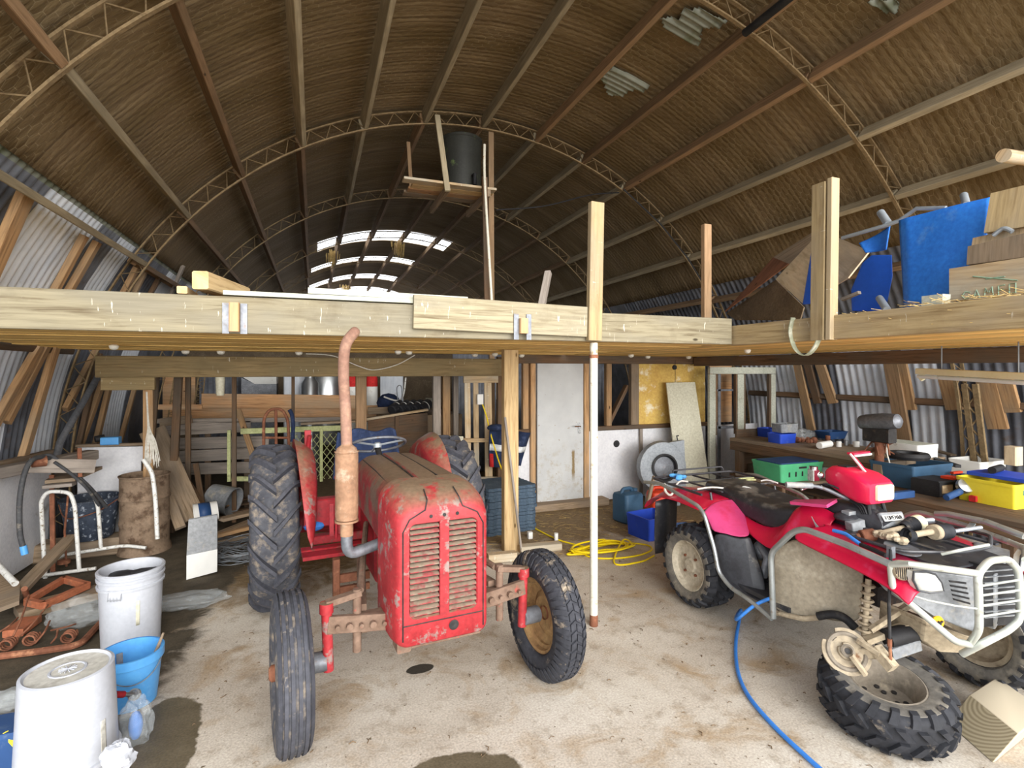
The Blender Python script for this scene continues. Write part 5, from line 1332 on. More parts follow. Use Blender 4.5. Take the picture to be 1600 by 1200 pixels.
m = MB(); m.lathe([(.001, -.02), (.10, -.02), (.115, -.01), (.115, .012), (.085, .016), (.045, .014), (.04, .03), (.001, .03)], A, 32, wob=lambda a, z: 1.0 if not (.4 < a < 1.1) else .62); hb = qp(m, 'hub_plate', 'disc_iron')
m = MB(); m.lathe([(.014, .03), (.03, .032), (.032, .045), (.022, .05), (.015, .04)], A, 18, closed=True); m.build('hub_bore', M['rim_grey'], hb)
m = MB(); m.lathe([(.001, .034), (.016, .034), (.016, .036), (.001, .036)], A, 14); m.build('axle_socket', M['iron_black'], hb)
m = MB(); m.lathe([(.075, .0155), (.082, .022), (.092, .022), (.098, .015)], A, 30); m.build('disc_edge', M['rim_grey'], hb)
m = MB(); m.bar(P3(1330, 1024, 2.63), P3(1353, 1055, 2.66), .03, .02); m.bar(P3(1340, 1000, 2.70), P3(1375, 1022, 2.72), .025, .025); m.bar(P3(1368, 1012, 2.74), P3(1396, 1045, 2.74), .05, .055); m.bar(P3(1325, 1018, 2.70), P3(1380, 1020, 2.76), .05, .05); qp(m, 'knuckle', 'mud_arm')
m = MB(); m.tube([P3(1392, 858, 2.78), P3(1389, 945, 2.76), P3(1390, 1000, 2.74)], .0085, 8); qp(m, 'stay_rod', 'black')
m = MB(); m.tube([P3(1390, 998, 2.74), P3(1392, 1040, 2.74)], .0075, 8); m.tube([P3(1390, 998, 2.74), P3(1390, 1010, 2.74)], .011, 8); qp(m, 'rod_end', 'rust')
m = MB(); m.box(P3(1392, 862, 2.79), (.03, .03, .06)); qp(m, 'clamp', 'steel_grey')
# --- things lying on the front rack
t = thing('drive_shaft', P3(1425, 830, 3.2), 'muddy drive shaft with black ribbed boots lying across the front rack', 'drive shaft')
def boot(p, q, r0, r1, par, n=5):
    m = MB(); pr = []; L = (V(q) - V(p)).length
    for k in range(n * 2 + 1):
        z_ = L * k / (n * 2); r = r0 + (r1 - r0) * k / (n * 2); pr.append((r * (1.12 if k % 2 else .92), z_))
    m.lathe(pr, axis_matrix(p, V(q) - V(p)), 20); m.build('ribbed_boot', M['rubber_dark'], par)
a, b2 = P3(1380, 832, 3.1), P3(1412, 824, 3.24)
m = MB(); m.tube([P3(1368, 836, 3.06), a, b2], .014, 10); m.build('shaft', M['mud_arm'], t)
boot(P3(1411, 825, 3.22), P3(1428, 819, 3.33), .028, .045, t)
m = MB(); m.cyl(P3(1428, 819, 3.33), P3(1437, 816, 3.39), .047, 20, bev=.006); m.build('joint_cup', M['lamp_cream'], t)
m = MB(); m.tube([P3(1434, 814, 3.39), P3(1458, 812, 3.48)], .013, 8); m.build('splined_end', M['aluminium'], t)
t = thing('drive_shaft', P3(1445, 838, 3.2), 'shorter drive shaft with two black boots in front on the rack', 'drive shaft')
m = MB(); m.tube([P3(1425, 836, 3.12), P3(1460, 830, 3.27)], .017, 10); m.build('shaft', M['mud_arm'], t)
boot(P3(1428, 838, 3.13), P3(1415, 836, 3.08), .026, .042, t, 3)
m = MB(); m.cyl(P3(1457, 832, 3.25), P3(1464, 831, 3.29), .042, 20, bev=.005); m.build('joint_cup', M['mud_arm'], t)
boot(P3(1464, 831, 3.29), P3(1484, 830, 3.40), .044, .036, t, 4)
m = MB(); m.tube([P3(1484, 831, 3.40), P3(1533, 824, 3.6)], .011, 8); m.build('splined_end', M['aluminium'], t)
t = thing('brake_assembly', P3(1395, 850, 3.0), 'mud-caked brake hub and disc lying on the front rack', 'brake hub')
m = MB(); m.lathe([(.001, 0), (.085, 0), (.085, .008), (.001, .008)], axis_matrix(P3(1410, 858, 2.98), (0, -.15, 1)), 28); m.build('brake_disc', M['steel_grey'], t)
m = MB()
for k in range(16):
    q_ = k / 15; p = P3(1368, 838, 3.0).lerp(P3(1412, 852, 3.0), q_) + V((random.uniform(-.02, .02), random.uniform(-.02, .03), .012 + random.uniform(0, .02))); m.ball(p, random.uniform(.016, .03), 8, (1.2, 1, .8))
m.build('caliper', M['mud_arm'], t)
m = MB(); m.cyl(P3(1345, 838, 2.95), P3(1366, 835, 3.02), .035, 18, bev=.004); m.cyl(P3(1340, 839, 2.94), P3(1345, 838, 2.95), .02, 12); m.build('hub_cup', M['rust'], t)
MB().tube(spline([P3(1302, 829, 2.86), P3(1320, 834, 2.86), P3(1332, 842, 2.84), P3(1345, 851, 2.83)], 5), .011, 10).build('hose_end', M['hose_blue'], None, label='short blue hose end lying on the red front mudguard', cat='hose')
MB().tube(spline([P3(1345, 851, 2.83), P3(1362, 858, 2.82), P3(1384, 868, 2.81)], 5), .013, 8).build('air_gun', M['black'], None, label='black hose nozzle lying beside the guard bar', cat='nozzle')
# --- the wheel lying flat beneath the hub
t = thing('spare_quad_wheel', (2.78, 1.89, 0), 'loose knobbly quad wheel lying flat on the concrete under the bare hub', 'wheel')
ax = V((-.10, -.14, 1)).normalized(); cen = V((2.775, 1.875, .155))
make_tyre(t, cen, ax, .305, .165, .22, M['rubber_dark'], 'knob', (M['side_dust'], (1, -1)))
A = axis_matrix(cen, ax)
m = MB(); m.lathe([(.172, .085), (.178, .095), (.165, .10), (.15, .085), (.135, .04), (.13, -.02), (.09, -.03), (.04, -.022), (.001, -.022)], A, 40); m.build('rim', M['rim_grey'], t)
m = MB()
for k in range(8):
    a_ = PI / 4 * k; m.lathe([(.001, -.024), (.013, -.024), (.013, -.019), (.001, -.019)], A @ Matrix.Translation((.098 * math.cos(a_), .098 * math.sin(a_), -.004)), 10)
m.build('vent_holes', M['iron_black'], t)
m = MB()
for k in range(4): a_ = PI / 2 * k + .3; m.lathe([(.001, -.018), (.012, -.018), (.012, -.01), (.001, -.01)], A @ Matrix.Translation((.055 * math.cos(a_), .055 * math.sin(a_), -.006)), 10)
m.build('stud_holes', M['iron_black'], t)
# blue air hose on the floor
MB().tube(spline([V((2.80, 2.62, .36)), V((2.72, 2.68, .30)), V((2.68, 2.80, .16)), onZ(1158, 960, .012) + V((0, 0, .03)), onZ(1150, 1000, .012), onZ(1152, 1045, .012), onZ(1168, 1085, .012), onZ(1205, 1130, .012), onZ(1255, 1178, .012), onZ(1310, 1225, .012), onZ(1400, 1290, .012)], 10), .0115, 10).build('air_hose', M['hose_blue'], None, label='blue air hose curving across the concrete from the quad', cat='hose')
# timber block
a, b2, c, d = onZ(1481, 1130), onZ(1552, 1193), onZ(1592, 1147, .11), onZ(1515, 1085, .11)
e = (onZ(1552, 1061, .11) - d).normalized() * .34; e.z = 0
MB().add([a, b2, c, d, a + e, b2 + e, c + e, d + e], [[0, 1, 2, 3], [7, 6, 5, 4], [0, 4, 5, 1], [1, 5, 6, 2], [2, 6, 7, 3], [3, 7, 4, 0]]).build('timber_block', M['slab_wood'], None, label='thick sawn timber block lying on the concrete beside the loose quad wheel', cat='timber block', bevel=.006)
blk = bpy.data.objects['timber_block']
m = MB(); n_ = (b2 - a).cross(d - a).normalized(); n_ = n_ if n_.dot(e) < 0 else -n_
k_ = .965; cc = (a + b2 + c + d) / 4
m.slab([cc.lerp(p, k_) + n_ * .0015 for p in (a, b2, c, d)], .001, n_); m.build('sawn_end', M['endgrain'], blk, label='sawn end with growth rings')
# ------------------------------------------------------------------ timbers along the corrugated wall on the left
def wallstick(u0, v0, u1, v1, w, t, mat, label, R0=4.63, R1=4.60, name='leaning_timber'):
    p, q = onA(u0, v0, R0), onA(u1, v1, R1); mid = (p + q) / 2
    up = V((AX, mid.y, AZ)) - mid; up.y = 0
    plank(name, p, q, w, t, M[mat], label, 'timber', up=up)
for k, a in enumerate((
    (42, 300, -20, 440, .14, .05, 'stud', 'broad brown timber at the far left above the loft beam'),
    (132, 368, 78, 468, .075, .05, 'stud', 'brown timber of a close pair above the loft on the left, nearer one'),
    (152, 378, 100, 468, .085, .05, 'stud', 'brown timber of a close pair above the loft on the left, farther one'),
    (214, 418, 188, 468, .10, .05, 'stud', 'short brown timber above the loft, left of a thinner twin'),
    (226, 425, 205, 468, .06, .05, 'stud', 'thin brown timber above the loft, right of a broader twin'),
    (250, 432, 230, 468, .07, .05, 'stud_dark', 'short dark timber end above the loft near the far eave'),
    (286, 416, 264, 468, .06, .04, 'grey_wood', 'grey batten leaning above the loft near the far left purlin'),
    (62, 540, -10, 665, .10, .05, 'stud', 'brown timber below the loft at the far left, foremost of three'),
    (74, 538, 10, 660, .085, .05, 'stud', 'brown timber below the loft at the far left, middle of three with a sawn end'),
    (88, 538, 30, 735, .105, .05, 'stud', 'long brown timber below the loft at the far left reaching the bench'),
    (150, 548, 102, 640, .085, .05, 'stud', 'short brown timber ending in mid wall beside the grey pipe'),
    (156, 552, 122, 700, .07, .05, 'stud_dark', 'dark timber behind the grey pipe on the left wall'),
    (160, 598, 122, 705, .10, .05, 'stud', 'brown timber right of the grey pipe, first of two'),
    (173, 594, 146, 708, .10, .05, 'stud', 'brown timber right of the grey pipe, second of two'),
    (212, 600, 188, 690, .07, .05, 'stud', 'brown timber leaning just left of the upright with the white panel'))):
    wallstick(*a)
p, q = onA(168, 562, 4.50), onA(84, 708, 4.45)
MB().tube([p, p.lerp(q, .9), q + V((.02, 0, -.04))], .03, 14).build('grey_pipe', M['steel_grey'], None, label='dull grey steel pipe leaning on the left wall timbers', cat='pipe')
for (g, y0, y1, mt, lb) in ((-72, 2.6, 6.6, 'stud_dark', 'dark timber girt running along the left iron wall below the loft'), (-58.5, 6.9, 9.8, 'stud', 'brown eaves timber beyond the left end of the header')):
    plank('wall_girt', arch(g, y0, 4.665), arch(g, y1, 4.665), .06, .09, M[mt], lb, 'girt', up=arch(g, 0, 1) - arch(g, 0, 0))
# low white linings
m = MB(); m.slab([(-2.50, 3.9, .05), (-2.46, 6.55, .02), (-2.40, 6.5, 1.02), (-2.42, 3.9, 1.10)], .02, (-1, 0, 0)); m.build('lining_panel', M['white_wall'], None, label='long scuffed white lining panel along the foot of the left wall', cat='panel')
plank('panel_capping', (-2.42, 3.9, 1.12), (-2.40, 6.5, 1.04), .07, .04, M['hardwood'], 'worn timber capping on the long white lining panel', 'capping')
m = MB(); m.slab([(-2.28, 6.75, .1), (-1.72, 6.75, .1), (-1.72, 6.75, .86), (-1.66, 6.75, .92), (-1.66, 6.75, 1.02), (-2.28, 6.75, 1.04)], .02, (0, 1, 0)); m.build('lining_panel', M['white_wall'], None, label='short white lining panel behind the rusty drum', cat='panel')
plank('panel_capping', (-2.28, 6.73, 1.06), (-1.66, 6.73, 1.05), .07, .03, M['hardwood'], 'worn timber capping on the short white panel behind the drum', 'capping')
MB().box((-1.98, 6.72, 1.10), (.16, .10, .08), bev=.01).build('blue_carton', M['blue_pail'], None, label='small bright blue box on the white panel capping', cat='box')
MB().tube([(-2.12, 6.72, 1.12), (-2.05, 6.76, 1.13)], .035, 14).build('black_socket', M['black'], None, label='black pipe socket beside the small blue box', cat='pipe')
plank('wall_stud', (-1.62, 6.62, 0), (-1.62, 6.62, 1.77), .09, .06, M['stud'], 'brown upright at the left end of the header beside the white panel', 'stud', up=(0, 1, 0))
plank('wall_stud', (-1.50, 7.0, 0.0), (-1.42, 7.0, 1.8), .08, .06, M['stud_dark'], 'dark leaning upright behind the frayed rope', 'stud', up=(0, 1, 0))
# ------------------------------------------------------------------ pails
def pail(loc, r_top, r_bot, h, mat, label, upside=False, rings=True, notch=None, basemat=None):
    t = thing('pail', loc, label, 'bucket'); A = Matrix.Translation(loc)
    if upside: A = A @ Matrix.Translation((0, 0, h)) @ Matrix.Rotation(PI, 4, 'X')
    th = .006
    pr = [(.001, .012), (r_bot - .015, .012), (r_bot, .0), (r_bot + .002, .006), (r_top, h - .01)]
    inn = [(r_top + .006, h), (r_top - th, h), (r_top - th - .002, h - .02), (r_bot - th, .02), (.001, .02)]
    m = MB()
    m.lathe([(.001, .010), (r_bot * .35, .010), (r_bot * .36, .006), (r_bot * .40, .006), (r_bot * .41, .010), (r_bot - .02, .010), (r_bot - .012, .0), (r_bot, .004)] + [(r_bot + (r_top - r_bot) * k / 8, .004 + (h - .014) * k / 8) for k in range(1, 9)] + inn, A, 48)
    m.build('body', mat, t, angle=45)
    if rings:
        for k, z in enumerate((h - .012, h - .05, h - .10)):
            r = r_bot + (r_top - r_bot) * z / h
            m = MB(); m.lathe([(r, z - .012), (r + .010, z - .009), (r + .012, z + .006), (r + .002, z + .010)], A, 48); m.build('rim_ring', mat, t)
    if basemat:
        m = MB(); m.lathe([(.001, .009), (r_bot * .34, .009)], A, 32, cap=False); m.lathe([(r_bot * .42, .0095), (r_bot - .022, .0095)], A, 40, cap=False); m.build('grubby_base', basemat, t)
        m = MB()
        for k in range(6): a = PI * k / 6; m.tube([A @ V((-r_bot * .2 * math.cos(a), -r_bot * .2 * math.sin(a), .006)), A @ V((r_bot * .2 * math.cos(a), r_bot * .2 * math.sin(a), .006))], .0025, 4)
        m.build('moulded_star', mat, t)
    return t, A
pa = onD(106, 1043, 2.385); pa.z = 0
t, A = pail(pa, .19, .17, .50, M['pail_white'], 'large white pail standing upside down in the bottom left corner', True, True, None, M['pail_base'])
def decal(t, A, r0, r1, h, z0, z1, a0, a1, mat, name, n=8):
    m = MB(); rows = []
    for i in range(6):
        z = z0 + (z1 - z0) * i / 5; r = r0 + (r1 - r0) * z / h + .0012
        rows.append([A @ V((r * math.cos(a0 + (a1 - a0) * k / n), r * math.sin(a0 + (a1 - a0) * k / n), z)) for k in range(n + 1)])
    m.sheet(rows); m.build(name, mat, t, solid=.001)
def face_angle(c, off=0): return math.atan2(-c.y, -c.x) + math.radians(off)
fa = -face_angle(pa, 42)
decal(t, A, .17, .19, .5, .22, .42, fa - .07, fa + .07, M['pail_base'], 'label_ghost')
pb2 = V((-1.136, 4.24, 0))
t, A = pail(pb2, .182, .165, .52, M['pail_white'], 'white pail with torn rim standing upright behind the blue bucket')
fa = face_angle(pb2, 12); decal(t, A, .165, .182, .52, .18, .34, fa - .07, fa + .05, M['cream_panel'], 'label_ghost')
m = MB(); m.lathe([(.001, .47), (.10, .475), (.165, .46)], A, 24, cap=False, wob=lambda a, z: .8 + .35 * math.sin(a * 3) * math.sin(a)); m.build('black_residue', M['black'], t, solid=.01)
m = MB(); rows = []
for k in range(9):
    a = fa - .9 + .05 * k; r = .186
    rows.append([A @ V((r * math.cos(a), r * math.sin(a), .43)), A @ V(((r + .008) * math.cos(a), (r + .008) * math.sin(a), .365 + .012 * (k % 2)))])
m.sheet(rows); m.build('torn_lip', M['pail_white'], t, solid=.004)
pc3 = V((-.94, 3.5, 0))
t, A = pail(pc3, .150, .122, .285, M['blue_pail'], 'sky blue bucket holding tools beside the white pails', False, False)
m = MB(); m.lathe([(.148, .235), (.158, .24), (.158, .285), (.150, .287)], A, 48); m.build('rim_band', M['blue_pail'], t)
m = MB(); m.tube(spline([A @ V((.155 * math.cos(a), .155 * math.sin(a), .26 - .10 * math.sin((a + 2.4) / 2.4 * PI))) for a in [-2.4 + .24 * k for k in range(11)]], 3), .003, 6); m.build('bail_wire', M['wire'], t)
m = MB(); q = MB()
MB().tube([pc3 + V((.04, .05, .03)), pc3 + V((.112, .03, .24)), pc3 + V((.15, .02, .345))], [.011, .011, .006], 8).build('wooden_stick', M['hardwood'], None, label='thin wooden tool handle standing in the blue bucket', cat='tool')
MB().bar(pc3 + V((-.05, .02, .02)), pc3 + V((-.07, .06, .25)), .03, .008).build('file', M['steel_grey'], None, label='flat steel file standing in the blue bucket', cat='tool')
t = thing('turnbuckle', onZ(200, 1085, .18), 'red and steel linkage arm lying across the pails', 'linkage arm')
a, b2, c = onD(180, 1085, 2.62), onD(193, 1085, 2.66), onD(210, 1085, 2.7)
m = MB(); m.tube([a, b2], .016, 10); m.build('red_sleeve', M['red_clean'], t)
m = MB(); m.tube([b2, c], .011, 10); m.lathe([(.018, -.012), (.027, -.012), (.027, .012), (.018, .012)], axis_matrix(c, (-.1, -.8, .5)), 20, closed=True); m.lathe([(.001, -.008), (.016, -.008), (.016, .008), (.001, .008)], axis_matrix(c, (-.1, -.8, .5)), 16); m.build('ball_joint', M['steel_bright'], t)
def bag(name, c, size, label, mat='bag', seed=1, inner=None):
    t = thing(name, V((c[0], c[1], c[2] - size[2])), label, 'plastic bag')
    m = MB(); vs = []; fs = []; n, s = 18, 26
    for i in range(n + 1):
        th_ = PI * i / n
        for k in range(s):
            a = 2 * PI * k / s; d = V((math.sin(th_) * math.cos(a), math.sin(th_) * math.sin(a), math.cos(th_)))
            r = 1 + .28 * noise.noise(d * 2.1 + V((seed, 0, 0))) + .12 * noise.noise(d * 6 + V((0, seed, 0)))
            vs.append(V(c) + V((d.x * size[0] * r, d.y * size[1] * r, max(-size[2], d.z * size[2] * r))))
    for i in range(n):
        for k in range(s):
            l = (k + 1) % s; fs.append([i * s + k, (i + 1) * s + k, (i + 1) * s + l, i * s + l])
    m.add(vs, fs); m.build('film', M[mat], t, angle=25)
    if inner:
        m = MB(); m.ball(V(c) + V((.0, 0, -.01)), min(size) * .75, 12, inner[1]); m.build('contents', M[inner[0]], t)
bag('plastic_bag', onD(212, 1130, 2.62) + V((0, 0, 0)), (.07, .06, .13), 'small clear plastic bag with blue cloth against the blue bucket', seed=4, inner=('bag_blue', (.7, .7, 1.6)))
bag('plastic_bag', onZ(128, 955, .10), (.20, .16, .10), 'crumpled clear plastic bag on the dirt left of the torn pail', seed=9)
bag('plastic_bag', onZ(295, 938, .055), (.27, .11, .055), 'flat clear plastic bag on the floor right of the torn pail', seed=14)
bag('clear_bottle', onD(10, 1095, 2.5), (.10, .06, .05), 'crushed clear bottle at the left picture edge', seed=22)
bag('plastic_bag', onD(185, 1185, 2.28) , (.06, .05, .07), 'white plastic scrap at the foot of the upturned pail', 'pail_white', seed=31)
# ------------------------------------------------------------------ drum, tub, frame
def drum(loc, r, h):
    t = thing('oil_drum', loc, 'rusty ribbed open drum standing by the short white panel', 'drum'); A = Matrix.Translation(loc)
    pr = [(r + .02, .0), (r + .012, .05), (r, .08)]
    for k in range(1, 30):
        z = .08 + (h - .1) * k / 29; b = 0
        for zz in (.27 * h / .77 + .03, .55 * h / .77): b = max(b, .014 * math.exp(-((z - zz) / .014) ** 2))
        if .62 * h < z < .8 * h: b += .003 * math.sin(z * 150)
        pr.append((r + b, z))
    pr += [(r + .01, h - .01), (r + .01, h), (r - .006, h), (r - .008, h - .03), (r - .008, .06), (.001, .05)]
    m = MB(); m.lathe(pr, A, 48, wob=lambda a, z: 1 + .012 * math.sin(3 * a + 2 * z)); m.build('shell', M['drum'], t)
drum(V((-1.60, 6.40, 0)), .215, .78)
t = thing('mortar_tub', (-2.06, 6.42, 0), 'dark tub streaked with plaster between the tube frame and the drum', 'tub'); A = Matrix.Translation((-2.06, 6.42, .18))
m = MB(); m.lathe([(.001, .0), (.17, .0), (.19, .02), (.24, .38), (.255, .385), (.255, .40), (.235, .40), (.18, .03), (.001, .02)], A, 40); m.build('body', M['tub_blue'], t)
m = MB(); m.tube(spline([A @ V((-.23, -.08, .36)), A @ V((-.10, -.26, .26)), A @ V((.12, -.25, .30)), A @ V((.24, -.05, .37))], 6), .005, 6); m.build('bail_wire', M['rust'], t)
plank('timber_offcut', (-2.5, 6.4, .09), (-1.75, 6.45, .09), .25, .17, M['hardwood'], 'block of dirty timber under the plaster streaked tub', 'timber')
t = thing('tube_frame', (-2.05, 5.85, 0), 'flaking white tubular frame with a wooden top by the left wall', 'frame')
YF = 5.85
def fp(u, v, y): return onY(u, v, y)
for k, pts in enumerate(([fp(95, 768, YF), fp(74, 768, YF), fp(64, 782, YF), fp(67, 840, YF), fp(71, 905, YF)], [fp(92, 768, YF + .02), fp(110, 770, YF), fp(117, 790, YF), fp(124, 893, YF)], [fp(147, 775, 6.15), fp(153, 790, 6.15), fp(158, 858, 6.15)])):
    m = MB(); m.tube(fillet(pts, .05), .017, 12); m.build('leg', M['white_tube'], t)
m = MB(); m.tube(fillet([fp(42, 912, 5.6), fp(60, 900, 5.85), fp(150, 888, 5.85)], .1), .016, 10); m.tube(fillet([fp(80, 900, 5.9), fp(86, 872, 6.1), fp(105, 866, 6.15), fp(195, 852, 6.15), fp(228, 856, 6.1)], .08), .016, 10); m.build('base_rail', M['white_tube'], t)
m = MB(); m.bar(fp(70, 760, 5.83), fp(116, 756, 5.83), .10, .03); m.build('front_edge', M['grey_wood'], t)
m = MB(); m.slab([fp(70, 756, 5.83), fp(117, 752, 5.83), fp(160, 733, 6.2), fp(95, 740, 6.2)], .03, (0, 0, 1)); m.build('wooden_top', M['hardwood'], t)
m = MB(); m.bar(fp(81, 742, 5.9), fp(83, 893, 5.9), .035, .02, up=(0, 1, 0)); m.build('rusty_bar', M['rust'], t, label='thin rusty upright bar')
m = MB(); m.tube([fp(107, 768, 6.0), fp(101, 830, 6.0), fp(104, 885, 6.0)], .009, 8); m.lathe([(.02, 0), (.05, .0), (.05, .03), (.02, .04)], Matrix.Translation(fp(100, 880, 6.0)), 16); m.build('rusty_rod', M['rust'], t)
# old bench end, hoses
t = thing('bench_beam', onY(90, 740, 5.75), 'old grey bench beam with a metal jaw above the tube frame', 'bench')
m = MB(); m.bar(onY(-20, 742, 5.3), onY(145, 710, 6.2), .12, .09); m.build('beam', M['grey_wood'], t)
m = MB(); m.bar(onY(44, 727, 5.55), onY(148, 728, 5.75), .06, .12); m.build('front_plank', M['grey_wood'], t)
m = MB(); m.cyl(onY(50, 722, 5.5), onY(72, 720, 5.55), .045, 14); m.bar(onY(125, 745, 5.7), onY(124, 700, 5.72), .03, .03); m.build('jaw', M['rust'], t)
MB().tube(spline([onY(78, 716, 5.6), onY(55, 716, 5.45), onY(40, 735, 5.35), onY(31, 780, 5.3), onY(31, 830, 5.3), onY(36, 855, 5.3)], 8), .019, 10).build('black_hose', M['hose_black'], None, label='black hose hanging down beside the left white panel', cat='hose')
MB().tube([onY(36, 853, 5.3), onY(39, 866, 5.3)], .024, 12).build('hose_coupling', M['blue_pail'], None, label='blue and white coupling on the end of the hanging hose', cat='coupling')
MB().tube(spline([onY(60, 715, 5.55), onY(80, 712, 5.6), onY(100, 728, 5.65), onY(130, 752, 5.75), onY(152, 775, 5.9), onY(166, 792, 6.05)], 8), .017, 10).build('black_hose', M['hose_black'], None, label='black hose draped from the bench beam towards the plaster tub', cat='hose')
MB().tube(spline([onY(85, 722, 5.58), onY(108, 738, 5.64), onY(135, 762, 5.75), onY(155, 790, 5.95)], 8), .013, 10).build('black_hose', M['hose_black'], None, label='thinner black hose running beside the draped one', cat='hose')
# long boards, shovel-like timber, orange tray
plank('timber_board', onZ(10, 945, .10), onZ(112, 838, .30), .10, .04, M['hardwood'], 'old board slanting up from the dirt to the tube frame', 'board')
m = MB(); m.slab([onZ(-10, 960, .12), onZ(30, 945, .12), onZ(32, 915, .14), onZ(12, 898, .16), onZ(-15, 905, .16)], .03, (0, 0, 1)); m.build('paddle_board', M['hardwood'], None, label='broad worn wooden blade at the left picture edge', cat='board')
t = thing('orange_tray', onZ(85, 925, .06), 'empty orange painted frame lying on a board in the dirt', 'frame')
c4 = [onZ(42, 940, .10), onZ(68, 946, .10), onZ(137, 915, .10), onZ(100, 905, .10)]
for k in range(4): m = MB(); m.bar(c4[k], c4[(k + 1) % 4], .045, .05); m.build('side', M['orange_paint'], t)
plank('timber_board', onZ(25, 958, .035), onZ(190, 915, .035), .22, .06, M['hardwood'], 'dirty board lying under the orange frame', 'board')
plank('timber_board', onZ(50, 968, .03), onZ(20, 990, .03), .12, .05, M['orange_paint'], 'short orange stained board end in the dirt', 'board')
MB().tube([onZ(-8, 878, .35), onZ(24, 912, .25)], .022, 12).build('white_tube', M['white_tube'], None, label='short white tube end at the left picture edge', cat='tube')
MB().tube([onZ(46, 945, .0), onZ(38, 920, .2)], .02, 10).build('rusty_stake', M['rust'], None, label='rusty stake standing beside the orange frame', cat='stake')
t = thing('harrow', onZ(60, 1020, 0), 'rusty harrow frame with springs and wires on the dirt', 'harrow')
m = MB(); m.tube(fillet([onZ(-40, 1030, .03), onZ(60, 1018, .03), onZ(125, 1008, .03), onZ(162, 968, .03)], .08), .022, 8); m.build('frame_bar', M['rust'], t)
for (u0, v0, u1, v1, hz) in ((15, 1005, 45, 930, .2), (25, 1000, 75, 945, .15), (-5, 990, 28, 965, .1), (55, 1005, 78, 970, .12), (80, 1005, 90, 985, .1), (80, 985, 118, 975, .08)):
    m = MB(); m.tube(spline([onZ(u0, v0, .04), onZ((u0 + u1) / 2 + 3, (v0 + v1) / 2, .04 + hz * .6), onZ(u1, v1, hz)], 5), .006, 6); m.build('tine_wire', M['rust'], t)
for (u, v) in ((10, 1008), (47, 1000), (106, 996)):
    c = onZ(u, v, .05); m = MB()
    m.tube([c + V((.035 * math.cos(a), .004 * a - .02, .035 * math.sin(a))) for a in [k * .5 for k in range(40)]], .006, 6); m.build('coil_spring', M['rust'], t)
m = MB(); c = onZ(40, 975, .02)
for k in range(6): a = k * 1.05; m.ball(c + V((.03 * math.cos(a), .03 * math.sin(a), .02)), .025, 8, (1, 1, .25))
m.build('weed', M['leaf'], None, label='small green weed growing through the dirt by the harrow', cat='weed')
m = MB(); m.box(onD(2, 1160, 2.35), (.2, .2, .16), bev=.02); m.build('navy_box', M['blue_dark'], None, label='dark navy box at the lower left picture edge', cat='box')
MB().bar(onD(-10, 1150, 2.45), onD(24, 1128, 2.6), .08, .03).build('timber_offcut', M['hardwood'], None, label='broken board end beside the upturned white pail', cat='timber')
MB().bar(onD(8, 1145, 2.3), onD(26, 1165, 2.28), .02, .012).build('yellow_strip', M['yellow_tub'], None, label='short yellow strip on the navy box', cat='strip')
# boards and pipe behind the drum
plank('leaning_board', onY(300, 812, 6.6), onY(238, 672, 7.2), .26, .03, M['hardwood'], 'wide dusty board leaning behind the rusty drum', 'board', up=(.3, -1, 0))
plank('leaning_board', onY(330, 815, 6.7), onY(272, 725, 7.4), .10, .05, M['stud_dark'], 'dark beam leaning right of the wide dusty board', 'board', up=(.3, -1, 0))
plank('leaning_board', onY(318, 800, 6.9), onY(306, 725, 7.3), .06, .03, M['stud_dark'], 'narrow dark board standing right of the leaning beams', 'board', up=(0, 1, 0))
plank('leaning_board', onY(282, 825, 6.45), onY(262, 772, 6.75), .10, .04, M['hardwood'], 'short dusty board beside the drum on its right', 'board', up=(.3, -1, 0))
MB().tube(fillet([onY(224, 718, 6.15), onY(238, 738, 6.12), onY(243, 780, 6.1), onY(246, 842, 6.05)], .1), .020, 12).build('pvc_pipe', M['white_tube'], None, label='pale bent pipe standing in front of the rusty drum', cat='pipe')
m = MB()
for k in range(26):
    s = random.uniform(-1, 1); p0 = onY(229 + s, 612, 6.3)
    m.tube(spline([p0, onY(232 + 1.5 * s, 665, 6.3), onY(235 + 8 * s + random.uniform(-2, 2), 690, 6.28), onY(237 + 12 * s + random.uniform(-3, 3), 708 + random.uniform(0, 28), 6.26)], 5), .0035, 4)
m.build('frayed_rope', M['rope'], None, label='frayed white rope hanging above the bent pale pipe', cat='rope')
# white box, tub and bucket on the heap
t = thing('metal_cover', (-.92, 5.37, 0), 'white and grey folded sheet metal cover standing beside the tractor tyre', 'cover')
m = MB(); m.slab([(-1.03, 5.36, .0), (-.80, 5.42, .02), (-.80, 5.43, .22), (-1.03, 5.37, .21)], .02, (0, 1, 0)); m.build('lower_face', M['white_plastic'], t)
m = MB(); m.slab([(-1.03, 5.37, .21), (-.80, 5.43, .22), (-.82, 5.56, .50), (-1.04, 5.50, .49)], .02, (0, 1, .3)); m.build('upper_face', M['plastic_grey'], t)
def lying(name, c, ax, r, h, mat, label, band=None):
    t = thing(name, V((c[0], c[1], 0)), label, 'tub'); A = axis_matrix(c, ax)
    m = MB(); m.lathe([(.001, .0), (r * .85, .0), (r * .87, .01), (r, h - .01), (r + .006, h), (r - .006, h), (r * .85, .015), (.001, .012)], A, 32); m.build('body', mat, t)
    if band: m = MB(); m.lathe([(r * .90, h * .3), (r * .975, h * .8)], A, 32, cap=False); m.build('printed_band', band, t, solid=.002)
lying('paint_tub', onY(340, 797, 6.5), (-1, -.25, -.1), .115, .22, M['white_plastic'], 'white tub with a blue printed band lying on its side', M['blue_dark'])
lying('grey_bucket', onY(330, 775, 7.2), (1, -.5, -.25), .17, .30, M['plastic_grey'], 'grey bucket lying on its side behind the white tub')
